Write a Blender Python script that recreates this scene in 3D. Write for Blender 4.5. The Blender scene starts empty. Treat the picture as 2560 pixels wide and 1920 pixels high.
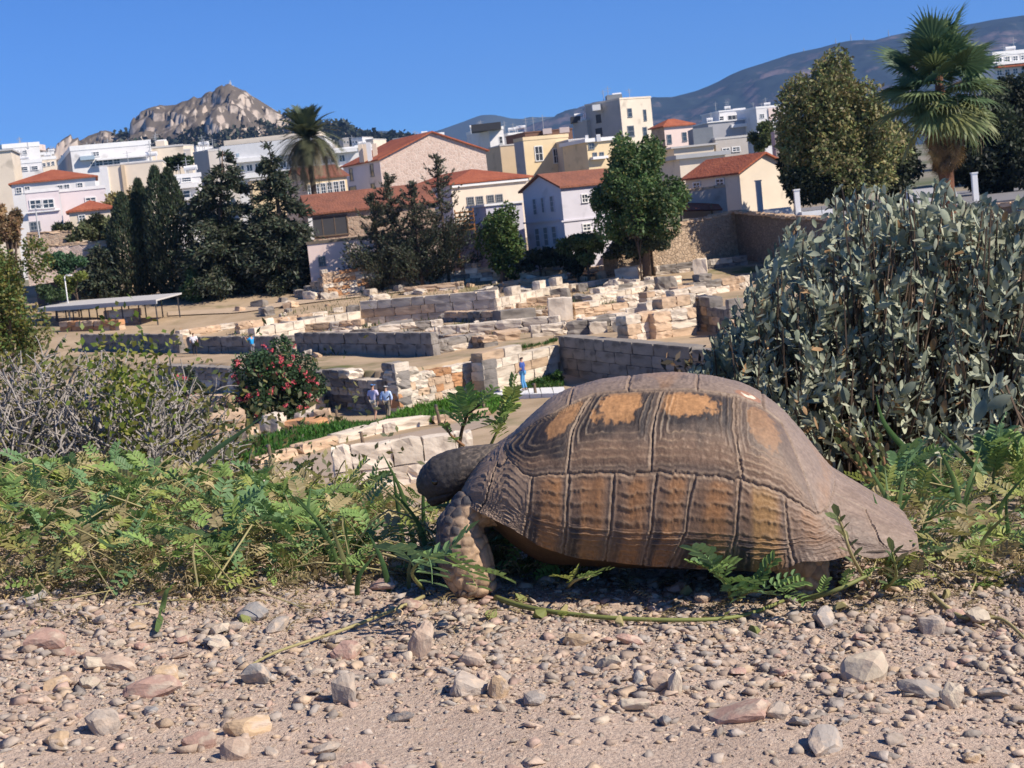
import bpy, bmesh, math, random
import numpy as np
from mathutils import Vector, Matrix, Quaternion, kdtree, noise

R_ = math.radians
# ------------------------------------------------------------------ camera, sky, sun, exposure
FPX = 4000.0                       # focal length in photo pixels (2560 wide)
PITCH, ROLL = R_(6.0), R_(6.0)
CAMP = Vector((0.0, 0.0, 9.2))
Fw = Vector((0, math.cos(PITCH), -math.sin(PITCH)))
R0 = Vector((1, 0, 0)); U0 = Vector((0, math.sin(PITCH), math.cos(PITCH)))
Rt = R0 * math.cos(ROLL) - U0 * math.sin(ROLL)
Up = R0 * math.sin(ROLL) + U0 * math.cos(ROLL)
scene = bpy.context.scene
cam_d = bpy.data.cameras.new('camera'); cam = bpy.data.objects.new('camera', cam_d)
scene.collection.objects.link(cam); scene.camera = cam
cam.matrix_world = Matrix(((Rt.x, Up.x, -Fw.x, CAMP.x), (Rt.y, Up.y, -Fw.y, CAMP.y), (Rt.z, Up.z, -Fw.z, CAMP.z), (0, 0, 0, 1)))
cam_d.sensor_width = 36.0; cam_d.lens = 36.0 * FPX / 2560.0
cam_d.clip_start = 0.05; cam_d.clip_end = 60000.0
cam_d.dof.use_dof = True; cam_d.dof.focus_distance = 1.15; cam_d.dof.aperture_fstop = 80.0

SUN_EL, SUN_A = R_(40.0), R_(26.0)       # sun on the right, a little behind the camera
SUNV = Vector((math.cos(SUN_EL) * math.cos(SUN_A), -math.cos(SUN_EL) * math.sin(SUN_A), math.sin(SUN_EL)))
world = bpy.data.worlds.new('World'); scene.world = world; world.use_nodes = True
wn = world.node_tree.nodes; wl = world.node_tree.links
wn.clear()
wo = wn.new('ShaderNodeOutputWorld'); wb = wn.new('ShaderNodeBackground'); sky = wn.new('ShaderNodeTexSky')
sky.sky_type = 'NISHITA'; sky.sun_disc = False
sky.sun_elevation = SUN_EL; sky.sun_rotation = math.atan2(SUNV.x, SUNV.y)
sky.altitude = 1500.0; sky.air_density = 0.75; sky.dust_density = 0.05; sky.ozone_density = 6.0
wb.inputs['Strength'].default_value = 0.088
tint = wn.new('ShaderNodeMix'); tint.data_type = 'RGBA'; tint.blend_type = 'MULTIPLY'
tint.inputs[0].default_value = 1.0; tint.inputs[7].default_value = (0.48, 0.87, 1.30, 1)
wl.new(sky.outputs[0], tint.inputs[6]); wl.new(tint.outputs[2], wb.inputs['Color']); wl.new(wb.outputs[0], wo.inputs['Surface'])
sun_d = bpy.data.lights.new('sun', 'SUN'); sun_d.energy = 5.0; sun_d.angle = R_(0.5); sun_d.color = (1.0, 0.90, 0.77)
sun = bpy.data.objects.new('sun', sun_d); scene.collection.objects.link(sun)
sun.rotation_mode = 'QUATERNION'; sun.rotation_quaternion = SUNV.to_track_quat('Z', 'Y'); sun.location = (60, -30, 60)
vs = scene.view_settings; vs.view_transform = 'Standard'; vs.look = 'None'; vs.gamma = 1.0; vs.use_curve_mapping = False
vs.exposure = 0.34
scene.render.engine = 'CYCLES'
scene.cycles.volume_bounces = 0; scene.cycles.max_bounces = 6; scene.cycles.transparent_max_bounces = 12

# ------------------------------------------------------------------ helpers
rng = np.random.default_rng(11); rnd = random.Random(5)
def col_link(o): scene.collection.objects.link(o); return o
def ray(px, py): return Fw + Rt * ((px - 1280.0) / FPX) - Up * ((py - 960.0) / FPX)
def atY(px, py, Y): d = ray(px, py); return CAMP + d * (Y / d.y)
def atZ(px, py, z): d = ray(px, py); return CAMP + d * ((z - CAMP.z) / d.z)
def tag(o, label=None, cat=None, group=None, kind=None):
    if label: o['label'] = label
    if cat: o['category'] = cat
    if group: o['group'] = group
    if kind: o['kind'] = kind
    return o
def empty(name, loc, label=None, cat=None, group=None, rz=0.0):
    o = bpy.data.objects.new(name, None); o.location = loc; o.rotation_euler = (0, 0, rz); o.empty_display_size = 0.1
    col_link(o); return tag(o, label, cat, group)
def sm(a, b, x): t = np.clip((x - a) / (b - a), 0, 1); return t * t * (3 - 2 * t)

def np_noise(X, Y, seed=0, octs=4, freq=1.0):
    """cheap vectorised value noise, range about -1..1"""
    X = np.asarray(X, float) * freq; Y = np.asarray(Y, float) * freq
    out = np.zeros(np.broadcast(X, Y).shape); amp = 1.0; tot = 0
    for o in range(octs):
        xi = np.floor(X).astype(np.int64); yi = np.floor(Y).astype(np.int64)
        fx = X - xi; fy = Y - yi; fx = fx * fx * (3 - 2 * fx); fy = fy * fy * (3 - 2 * fy)
        def h(a, b):
            n = (a * 374761393 + b * 668265263 + (seed + o) * 1442695041) & 0x7fffffff
            n = ((n ^ (n >> 13)) * 1274126177) & 0x7fffffff
            return ((n ^ (n >> 16)) & 0xffff) / 32767.5 - 1.0
        v = (h(xi, yi) * (1 - fx) + h(xi + 1, yi) * fx) * (1 - fy) + (h(xi, yi + 1) * (1 - fx) + h(xi + 1, yi + 1) * fx) * fy
        out = out + v * amp; tot += amp; amp *= 0.5; X = X * 2.03 + 17.1; Y = Y * 2.03 + 9.7
    return out / tot

def mesh_np(name, V, Fc, cols=None, smooth=False, mats=(), mat_idx=None, attr='Col'):
    """V (n,3); Fc array (m,k) or list of such arrays; cols (n,3) per vertex"""
    me = bpy.data.meshes.new(name)
    V = np.asarray(V, np.float32)
    FL = Fc if isinstance(Fc, list) else [Fc]
    FL = [np.asarray(f, np.int32) for f in FL if len(f)]
    loops = np.concatenate([f.ravel() for f in FL]); tot = np.concatenate([np.full(len(f), f.shape[1], np.int32) for f in FL])
    st = np.concatenate([[0], np.cumsum(tot)[:-1]]).astype(np.int32)
    me.vertices.add(len(V)); me.vertices.foreach_set('co', V.ravel())
    me.loops.add(len(loops)); me.loops.foreach_set('vertex_index', loops)
    me.polygons.add(len(tot)); me.polygons.foreach_set('loop_start', st); me.polygons.foreach_set('loop_total', tot)
    if smooth: me.polygons.foreach_set('use_smooth', np.ones(len(tot), bool))
    for m in mats: me.materials.append(m)
    if mat_idx is not None: me.polygons.foreach_set('material_index', np.asarray(mat_idx, np.int32))
    if cols is not None:
        a = me.color_attributes.new(attr, 'FLOAT_COLOR', 'POINT')
        c = np.ones((len(V), 4), np.float32); c[:, :3] = cols; a.data.foreach_set('color', c.ravel())
    me.update(calc_edges=True); me.validate()
    return me
def obj(name, me, parent=None, loc=None, kind=None):
    o = bpy.data.objects.new(name, me); col_link(o)
    if parent is not None: o.parent = parent
    if loc is not None: o.location = loc
    if kind: o['kind'] = kind
    return o

class MB:
    """collects boxes / polygons in world space, builds one mesh"""
    def __init__(s): s.v = []; s.f = []
    def poly(s, pts):
        n = len(s.v); s.v += [tuple(p) for p in pts]; s.f.append(tuple(range(n, n + len(pts)))); return s
    def box(s, o, a, b, c):
        o = Vector(o); a = Vector(a); b = Vector(b); c = Vector(c); n = len(s.v)
        for k in range(8):
            p = o + (a if k & 1 else Vector()) + (b if k & 2 else Vector()) + (c if k & 4 else Vector()); s.v.append(tuple(p))
        q = [(0, 2, 3, 1), (4, 5, 7, 6), (0, 1, 5, 4), (2, 6, 7, 3), (0, 4, 6, 2), (1, 3, 7, 5)]
        if a.cross(b).dot(c) < 0: q = [t[::-1] for t in q]
        s.f += [tuple(n + i for i in t) for t in q]; return s
    def abox(s, lo, hi): lo = Vector(lo); hi = Vector(hi); d = hi - lo; return s.box(lo, (d.x, 0, 0), (0, d.y, 0), (0, 0, d.z))
    def tube(s, pts, rad, n=6, cap=True):
        pts = [Vector(p) for p in pts]; m = len(pts); base = len(s.v)
        rad = rad if hasattr(rad, '__len__') else [rad] * m
        ref = Vector((0.31, 0.2, 0.93)).normalized()
        for i, p in enumerate(pts):
            t = (pts[min(i + 1, m - 1)] - pts[max(i - 1, 0)]).normalized()
            x = t.cross(ref)
            if x.length < 1e-3: x = t.cross(Vector((1, 0, 0)))
            x.normalize(); y = t.cross(x)
            for k in range(n):
                a = 2 * math.pi * k / n; s.v.append(tuple(p + (x * math.cos(a) + y * math.sin(a)) * rad[i]))
        for i in range(m - 1):
            for k in range(n):
                a = base + i * n + k; b = base + i * n + (k + 1) % n
                s.f.append((a, b, b + n, a + n))
        if cap:
            s.f.append(tuple(base + k for k in range(n))[::-1]); s.f.append(tuple(base + (m - 1) * n + k for k in range(n)))
        return s
    def build(s, name, mat, parent=None, origin=None, smooth=False, kind=None):
        o0 = Vector(origin) if origin is not None else (parent.location.copy() if parent is not None else Vector())
        if parent is not None and parent.parent is not None and origin is None: o0 = parent.parent.location + parent.location
        me = bpy.data.meshes.new(name)
        me.from_pydata([(p[0] - o0.x, p[1] - o0.y, p[2] - o0.z) for p in s.v], [], s.f)
        if mat: me.materials.append(mat)
        if smooth: me.polygons.foreach_set('use_smooth', [True] * len(me.polygons))
        me.update()
        o = bpy.data.objects.new(name, me); col_link(o)
        if parent is not None: o.parent = parent
        else: o.location = o0
        if kind: o['kind'] = kind
        return o

# ------------------------------------------------------------------ materials
def new_mat(name):
    m = bpy.data.materials.new(name); m.use_nodes = True
    return m, m.node_tree.nodes, m.node_tree.links, m.node_tree.nodes['Principled BSDF']
def surf(name, c1, c2=None, scale=3.0, rough=0.9, bump=0.0, bscale=None, c3=None, s3=1.0, t3=0.6, rand=0.0, spec=0.3, detail=6, bdist=0.02, coord='Object'):
    """noise-varied rough surface. c3 = stain colour in patches; rand = brightness change from object to object"""
    m, N, L, B = new_mat(name)
    c2 = c2 or tuple(x * 0.7 for x in c1)
    tc = N.new('ShaderNodeTexCoord'); nz = N.new('ShaderNodeTexNoise'); nz.inputs['Scale'].default_value = scale; nz.inputs['Detail'].default_value = detail
    nz.inputs['Roughness'].default_value = 0.65
    L.new(tc.outputs[coord], nz.inputs['Vector'])
    mp = N.new('ShaderNodeMapRange'); mp.inputs[1].default_value = 0.3; mp.inputs[2].default_value = 0.7; L.new(nz.outputs[0], mp.inputs[0])
    mx = N.new('ShaderNodeMix'); mx.data_type = 'RGBA'; mx.inputs[6].default_value = (*c1, 1); mx.inputs[7].default_value = (*c2, 1); L.new(mp.outputs[0], mx.inputs[0])
    out = mx.outputs[2]
    if c3:
        n3 = N.new('ShaderNodeTexNoise'); n3.inputs['Scale'].default_value = s3; n3.inputs['Detail'].default_value = 5; L.new(tc.outputs[coord], n3.inputs['Vector'])
        m3 = N.new('ShaderNodeMapRange'); m3.inputs[1].default_value = t3 - 0.06; m3.inputs[2].default_value = t3 + 0.08; L.new(n3.outputs[0], m3.inputs[0])
        x3 = N.new('ShaderNodeMix'); x3.data_type = 'RGBA'; x3.inputs[7].default_value = (*c3, 1); L.new(out, x3.inputs[6]); L.new(m3.outputs[0], x3.inputs[0]); out = x3.outputs[2]
    if rand:
        oi = N.new('ShaderNodeObjectInfo'); mr = N.new('ShaderNodeMapRange'); mr.inputs[3].default_value = 1 - rand; mr.inputs[4].default_value = 1 + rand * 0.6
        L.new(oi.outputs['Random'], mr.inputs[0]); vm = N.new('ShaderNodeVectorMath'); vm.operation = 'SCALE'
        L.new(out, vm.inputs[0]); L.new(mr.outputs[0], vm.inputs['Scale']); out = vm.outputs[0]
    L.new(out, B.inputs['Base Color']); B.inputs['Roughness'].default_value = rough; B.inputs['Specular IOR Level'].default_value = spec
    if bump:
        nb = N.new('ShaderNodeTexNoise'); nb.inputs['Scale'].default_value = bscale or scale * 4; nb.inputs['Detail'].default_value = 6; L.new(tc.outputs[coord], nb.inputs['Vector'])
        bp = N.new('ShaderNodeBump'); bp.inputs['Strength'].default_value = bump; bp.inputs['Distance'].default_value = bdist; L.new(nb.outputs[0], bp.inputs['Height']); L.new(bp.outputs[0], B.inputs['Normal'])
    return m
def attr_mat(name, rough=0.6, transl=0.0, nscale=0.0, namt=0.25, spec=0.3, bump=0.0, bscale=50, attr='Col', bdist=0.005):
    m, N, L, B = new_mat(name)
    at = N.new('ShaderNodeAttribute'); at.attribute_name = attr; out = at.outputs['Color']
    tc = N.new('ShaderNodeTexCoord')
    if nscale:
        nz = N.new('ShaderNodeTexNoise'); nz.inputs['Scale'].default_value = nscale; nz.inputs['Detail'].default_value = 5; L.new(tc.outputs['Object'], nz.inputs['Vector'])
        mr = N.new('ShaderNodeMapRange'); mr.inputs[1].default_value = 0.25; mr.inputs[2].default_value = 0.75; mr.inputs[3].default_value = 1 - namt; mr.inputs[4].default_value = 1 + namt
        L.new(nz.outputs[0], mr.inputs[0]); vm = N.new('ShaderNodeVectorMath'); vm.operation = 'SCALE'; L.new(out, vm.inputs[0]); L.new(mr.outputs[0], vm.inputs['Scale']); out = vm.outputs[0]
    L.new(out, B.inputs['Base Color']); B.inputs['Roughness'].default_value = rough; B.inputs['Specular IOR Level'].default_value = spec
    if bump:
        nb = N.new('ShaderNodeTexNoise'); nb.inputs['Scale'].default_value = bscale; nb.inputs['Detail'].default_value = 6; L.new(tc.outputs['Object'], nb.inputs['Vector'])
        bp = N.new('ShaderNodeBump'); bp.inputs['Strength'].default_value = bump; bp.inputs['Distance'].default_value = bdist; L.new(nb.outputs[0], bp.inputs['Height']); L.new(bp.outputs[0], B.inputs['Normal'])
    if transl:
        tr = N.new('ShaderNodeBsdfTranslucent'); ms = N.new('ShaderNodeMixShader'); ms.inputs[0].default_value = transl
        L.new(out, tr.inputs['Color']); L.new(B.outputs[0], ms.inputs[1]); L.new(tr.outputs[0], ms.inputs[2]); L.new(ms.outputs[0], N['Material Output'].inputs['Surface'])
    return m
def flat(name, c, rough=0.8, spec=0.3, metal=0.0):
    m, N, L, B = new_mat(name)
    tc = N.new('ShaderNodeTexCoord'); nz = N.new('ShaderNodeTexNoise'); nz.inputs['Scale'].default_value = 1.7; nz.inputs['Detail'].default_value = 5; L.new(tc.outputs['Object'], nz.inputs['Vector'])
    mx = N.new('ShaderNodeMix'); mx.data_type = 'RGBA'; mx.inputs[6].default_value = (*[x * 0.86 for x in c], 1); mx.inputs[7].default_value = (*[min(1, x * 1.1) for x in c], 1)
    L.new(nz.outputs[0], mx.inputs[0]); L.new(mx.outputs[2], B.inputs['Base Color'])
    B.inputs['Roughness'].default_value = rough; B.inputs['Specular IOR Level'].default_value = spec; B.inputs['Metallic'].default_value = metal
    return m
LEAF = attr_mat('foliage', 0.55, transl=0.25, spec=0.35)
BARK = surf('bark', (0.16, 0.115, 0.085), (0.07, 0.05, 0.04), 6, 0.95, 0.6, 20)

# ------------------------------------------------------------------ terrain
NEAR0 = 8.94
def brow(x):
    x = np.asarray(x, float)
    return 1.46 + 0.30 * sm(-0.10, -0.55, x) + 0.35 * sm(0.20, 0.65, x) + 0.8 * sm(0.8, 2.0, np.abs(x)) + 0.06 * np_noise(x, 0 * x, 77, 2, 4.0)
TY = np.array([-50, 0, 84, 100, 115, 130, 150, 170, 220, 400, 1000, 2200, 30000.])
TZ = np.array([0, 0, 0.0, 0.5, 1.2, 2.0, 4.0, 6.0, 8.0, 13.0, 26.0, 40.0, 40.0])
TERR = 1.9                                   # the excavated terrace above the lower lawn
TPX = [(400, 985), (1000, 1032), (1200, 985), (1215, 992), (1405, 942), (1740, 990)]
TPOLY = [atZ(a, b, 0.0) for a, b in TPX]
TPOLY = [(p.x, p.y) for p in TPOLY] + [(16, 68), (60, 60), (60, 132), (-60, 140), (-45, 128)]
def in_poly(x, y):
    ins = np.zeros(np.broadcast(x, y).shape, bool); n = len(TPOLY)
    for i in range(n):
        (x0, y0), (x1, y1) = TPOLY[i], TPOLY[(i + 1) % n]
        c = (y0 > y) != (y1 > y)
        ins ^= c & (x < (x1 - x0) * (y - y0) / (y1 - y0 if y1 != y0 else 1e-9) + x0)
    return ins
def ruinz(x, Y):
    x = np.asarray(x, float); Y = np.asarray(Y, float)
    z = np.interp(Y, TY, TZ) + 0.18 * np_noise(x, Y, 3, 3, 0.11) * sm(30, 60, Y)
    e = 0.9; ins = in_poly(x, Y) & in_poly(x - e, Y) & in_poly(x + e, Y) & in_poly(x, Y - e)
    return np.where(ins, np.maximum(z, TERR + 0.12 * np_noise(x, Y, 6, 3, 0.25)), z)
def H(x, Y, fine=False):
    x = np.asarray(x, float); Y = np.asarray(Y, float)
    xs = np.clip(x, -3, 3)
    near = NEAR0 - 0.085 * xs + 0.004 * np_noise(x, Y, 1, 3, 2.1)
    if fine: near = near + 0.0035 * np_noise(x, Y, 8, 3, 18.0)
    d = Y - brow(x)
    drop = 0.56 * (np.log1p(np.exp(np.clip(d * 14, -40, 40))) / 14 + np.where(d * 14 > 40, d - 40 / 14.0, 0))
    bank = near - drop + 0.10 * np_noise(x, Y, 5, 3, 0.8) * sm(2.5, 5.0, Y)
    r = ruinz(x, Y)
    k = 0.6; hmix = np.clip(0.5 + 0.5 * (bank - r) / k, 0, 1)
    return r * (1 - hmix) + bank * hmix + k * hmix * (1 - hmix)
_GY = np.concatenate([np.arange(0.4, 3, 0.005), np.arange(3, 30, 0.05), np.arange(30, 420, 0.15)])
def G(px, py):
    """where the pixel's ray meets the ground"""
    d = ray(px, py); t = _GY / d.y
    z = CAMP.z + d.z * t; h = H(d.x * t, _GY)
    i = np.argmax(z < h)
    if not (z < h).any(): i = len(_GY) - 1
    return Vector((d.x * t[i], _GY[i], float(h[i])))
def ground_z(x, y): return float(H(x, y))

rows = np.concatenate([np.linspace(-6, 0.45, 14), np.arange(0.5, 2.6, 0.012), np.geomspace(2.62, 60, 90), np.arange(61, 175, 0.8), np.geomspace(176, 15200, 60)])
cs = np.linspace(-1, 1, 181); cs = np.sign(cs) * np.abs(cs) ** 1.25
half = 0.9 + 0.62 * np.clip(rows, 0, None)
GX = cs[None, :] * half[:, None]; GYY = np.repeat(rows[:, None], len(cs), 1)
GZ = H(GX, GYY, fine=True)
nr, nc = GX.shape
idx = np.arange(nr * nc).reshape(nr, nc)
quads = np.stack([idx[:-1, :-1], idx[:-1, 1:], idx[1:, 1:], idx[1:, :-1]], -1).reshape(-1, 4)
def ground_material():
    m, N, L, B = new_mat('ground_earth')
    tc = N.new('ShaderNodeTexCoord'); sep = N.new('ShaderNodeSeparateXYZ'); L.new(tc.outputs['Object'], sep.inputs[0])
    def nz(sc, det=6):
        n = N.new('ShaderNodeTexNoise'); n.inputs['Scale'].default_value = sc; n.inputs['Detail'].default_value = det; n.inputs['Roughness'].default_value = 0.7; L.new(tc.outputs['Object'], n.inputs['Vector']); return n.outputs[0]
    def mr(x, a, b):
        n = N.new('ShaderNodeMapRange'); n.inputs[1].default_value = a; n.inputs[2].default_value = b; L.new(x, n.inputs[0]); return n.outputs[0]
    def mix(f, a, b):
        n = N.new('ShaderNodeMix'); n.data_type = 'RGBA'
        L.new(f, n.inputs[0])
        for i, c in ((6, a), (7, b)):
            if isinstance(c, tuple): n.inputs[i].default_value = (*c, 1)
            else: L.new(c, n.inputs[i])
        return n.outputs[2]
    near = mix(mr(nz(9), 0.35, 0.65), (0.53, 0.41, 0.325), (0.42, 0.32, 0.25))
    near = mix(mr(nz(260, 3), 0.50, 0.72), near, (0.60, 0.49, 0.39))
    near = mix(mr(nz(150, 2), 0.60, 0.75), near, (0.26, 0.21, 0.18))
    bank = mix(mr(nz(2.2), 0.4, 0.6), (0.15, 0.115, 0.07), (0.09, 0.085, 0.04))
    ruin = mix(mr(nz(0.28), 0.38, 0.62), (0.47, 0.355, 0.24), (0.35, 0.26, 0.165))
    ruin = mix(mr(nz(0.11, 4), 0.55, 0.66), ruin, (0.13, 0.14, 0.05))
    city = mix(mr(nz(0.02), 0.4, 0.6), (0.28, 0.25, 0.2), (0.10, 0.12, 0.06))
    a = mix(mr(sep.outputs['Y'], 1.32, 1.7), near, bank)
    b = mix(mr(sep.outputs['Y'], 16, 30), a, ruin)
    c = mix(mr(sep.outputs['Y'], 165, 200), b, city)
    L.new(c, B.inputs['Base Color']); B.inputs['Roughness'].default_value = 0.95; B.inputs['Specular IOR Level'].default_value = 0.15
    bp = N.new('ShaderNodeBump'); bp.inputs['Strength'].default_value = 0.9; bp.inputs['Distance'].default_value = 0.003; L.new(nz(320, 4), bp.inputs['Height'])
    L.new(bp.outputs[0], B.inputs['Normal'])
    return m
gm = mesh_np('ground', np.stack([GX, GYY, GZ], -1).reshape(-1, 3), quads, smooth=True, mats=[ground_material()])
obj('ground', gm, kind='structure')

# ------------------------------------------------------------------ hills and mountains
def ridge(name, prof, Y, depth, mat, amp, base=20.0, nx=300, nd=60, seed=1, back=0.6, fpow=1.0, nfreq=1.0, warp=0.0):
    pts = [atY(a, b, Y) for a, b in prof]
    X = np.array([p.x for p in pts]); Z = np.array([p.z for p in pts])
    xs = np.linspace(X[0], X[-1], nx); zr = np.interp(xs, X, Z)
    ds = np.concatenate([np.linspace(-back * depth, 0, nd // 3, endpoint=False), np.linspace(0, depth, nd)])     # d>0 = towards the camera
    XX, DD = np.meshgrid(xs, ds, indexing='ij'); ZR = np.repeat(zr[:, None], len(ds), 1)
    t = np.clip(np.abs(DD) / np.where(DD >= 0, depth, back * depth), 0, 1)
    prof_f = (1 - t) ** fpow
    n1 = np_noise(XX, DD * 1.3, seed, 6, nfreq / depth * 6); n2 = 1 - np.abs(np_noise(XX, DD * 0.6, seed + 9, 5, nfreq / depth * 5)) * 2
    ZZ = base + (ZR - base) * prof_f + amp * (n1 + 0.7 * n2) * np.clip(t * 6, 0.03, 1) * (1 - t ** 4)
    if warp: ZZ += warp * np.floor(2.5 * (n2 + n1)) * np.clip(t * 5, 0, 1) * (1 - t) 
    V = np.stack([XX, Y - DD, ZZ], -1).reshape(-1, 3)
    a, b = XX.shape; ii = np.arange(a * b).reshape(a, b)
    q = np.stack([ii[:-1, :-1], ii[:-1, 1:], ii[1:, 1:], ii[1:, :-1]], -1).reshape(-1, 4)[:, ::-1]
    return obj(name, mesh_np(name, V, q, smooth=True, mats=[mat]), kind='structure')
def hill_mat(name, rock, rock2, scrub, sc, cliff, sl=(0.55, 0.8), thr=(0.62, 0.80)):
    m, N, L, B = new_mat(name)
    tc = N.new('ShaderNodeTexCoord'); geo = N.new('ShaderNodeNewGeometry'); sep = N.new('ShaderNodeSeparateXYZ'); L.new(geo.outputs['Normal'], sep.inputs[0])
    n1 = N.new('ShaderNodeTexNoise'); n1.inputs['Scale'].default_value = sc; n1.inputs['Detail'].default_value = 8; n1.inputs['Roughness'].default_value = 0.7; L.new(tc.outputs['Object'], n1.inputs['Vector'])
    n2 = N.new('ShaderNodeTexNoise'); n2.inputs['Scale'].default_value = sc * 3.3; n2.inputs['Detail'].default_value = 6; L.new(tc.outputs['Object'], n2.inputs['Vector'])
    r = N.new('ShaderNodeMix'); r.data_type = 'RGBA'; r.inputs[6].default_value = (*rock, 1); r.inputs[7].default_value = (*rock2, 1); L.new(n2.outputs[0], r.inputs[0])
    sl_ = N.new('ShaderNodeMapRange'); sl_.inputs[1].default_value = sl[1]; sl_.inputs[2].default_value = sl[0]; L.new(sep.outputs['Z'], sl_.inputs[0])
    ad = N.new('ShaderNodeMath'); ad.operation = 'MULTIPLY_ADD'; ad.inputs[1].default_value = 1.0; L.new(n1.outputs[0], ad.inputs[0]); 
    mm = N.new('ShaderNodeMath'); mm.operation = 'MULTIPLY'; mm.inputs[1].default_value = cliff; L.new(sl_.outputs[0], mm.inputs[0]); L.new(mm.outputs[0], ad.inputs[2])
    th = N.new('ShaderNodeMapRange'); th.inputs[1].default_value = thr[0]; th.inputs[2].default_value = thr[1]; L.new(ad.outputs[0], th.inputs[0])
    f = N.new('ShaderNodeMix'); f.data_type = 'RGBA'; f.inputs[6].default_value = (*scrub, 1); L.new(r.outputs[2], f.inputs[7]); L.new(th.outputs[0], f.inputs[0])
    L.new(f.outputs[2], B.inputs['Base Color']); B.inputs['Roughness'].default_value = 1.0; B.inputs['Specular IOR Level'].default_value = 0.0
    return m
LYC = [(60, 420), (110, 390), (150, 375), (180, 360), (205, 350), (220, 340), (240, 333), (262, 326), (278, 329), (292, 338), (305, 345), (318, 342), (332, 340), (340, 325), (346, 306), (353, 290), (368, 276), (385, 268), (400, 262), (412, 264), (440, 262), (455, 254), (470, 251), (485, 241), (493, 246), (505, 244), (516, 232), (524, 229), (538, 231), (550, 222), (560, 217), (572, 213), (583, 215), (592, 219), (605, 225), (614, 227), (629, 240), (643, 247), (658, 257), (673, 266), (687, 275), (702, 284), (716, 293), (735, 303), (760, 312), (800, 322), (850, 332), (900, 342), (960, 354), (1040, 372), (1120, 400)]
LYH = ridge('rocky_hill', LYC, 2250, 330, hill_mat('hill_rock', (0.54, 0.48, 0.41), (0.43, 0.33, 0.265), (0.145, 0.122, 0.10), 0.022, 0.30, (0.5, 0.8), (0.58, 0.74)), 11.0, base=30, nx=420, nd=90, seed=4, fpow=0.85, warp=8.0)
MNT = [(1000, 420), (1200, 360), (1300, 330), (1400, 290), (1500, 268), (1560, 256), (1623, 249), (1681, 243), (1739, 228), (1770, 216), (1797, 204), (1825, 188), (1855, 175), (1918, 155), (1972, 137), (2010, 128), (2050, 120), (2090, 109), (2128, 102), (2160, 100), (2186, 101), (2225, 90), (2290, 76), (2380, 66), (2440, 58), (2478, 50), (2560, 38), (2700, 26), (2900, 30), (3200, 60), (3700, 120), (4400, 220)]
ridge('mountain', MNT, 8200, 2600, hill_mat('mountain_rock', (0.27, 0.20, 0.19), (0.17, 0.13, 0.13), (0.034, 0.048, 0.052), 0.0034, 0.14, (0.8, 0.95), (0.56, 0.72)), 70, base=40, nx=420, nd=120, seed=23, fpow=1.1, warp=8.0)  # scrub tinted blue-green, painting some distance haze into its colour
FAR = [(500, 420), (700, 380), (820, 356), (880, 344), (898, 339), (915, 333), (933, 329), (950, 327), (975, 328), (1005, 333), (1040, 336), (1090, 328), (1120, 318), (1160, 304), (1180, 296), (1203, 288), (1232, 287), (1255, 291), (1276, 296), (1305, 298), (1322, 293), (1362, 293), (1409, 291), (1440, 294), (1500, 300), (1600, 310), (1800, 300), (2200, 330)]
ridge('distant_mountain', FAR, 12500, 2500, hill_mat('distant_rock', (0.26, 0.22, 0.19), (0.2, 0.17, 0.15), (0.06, 0.07, 0.05), 0.0018, 0.2, (0.8, 0.95)), 45, base=40, nx=220, nd=40, seed=31)

# ------------------------------------------------------------------ the town
def roof_tiles(name, c1, c2):
    m, N, L, B = new_mat(name)
    tc = N.new('ShaderNodeTexCoord'); n1 = N.new('ShaderNodeTexNoise'); n1.inputs['Scale'].default_value = 0.5; n1.inputs['Detail'].default_value = 8; n1.inputs['Roughness'].default_value = 0.75; L.new(tc.outputs['Object'], n1.inputs['Vector'])
    mr = N.new('ShaderNodeMapRange'); mr.inputs[1].default_value = 0.32; mr.inputs[2].default_value = 0.68; L.new(n1.outputs[0], mr.inputs[0])
    mx = N.new('ShaderNodeMix'); mx.data_type = 'RGBA'; mx.inputs[6].default_value = (*c1, 1); mx.inputs[7].default_value = (*c2, 1); L.new(mr.outputs[0], mx.inputs[0])
    L.new(mx.outputs[2], B.inputs['Base Color']); B.inputs['Roughness'].default_value = 0.9; B.inputs['Specular IOR Level'].default_value = 0.2
    v = N.new('ShaderNodeTexVoronoi'); v.inputs['Scale'].default_value = 4.0; L.new(tc.outputs['Object'], v.inputs['Vector'])
    bp = N.new('ShaderNodeBump'); bp.inputs['Strength'].default_value = 0.8; bp.inputs['Distance'].default_value = 0.06; L.new(v.outputs['Distance'], bp.inputs['Height']); L.new(bp.outputs[0], B.inputs['Normal'])
    return m
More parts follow.
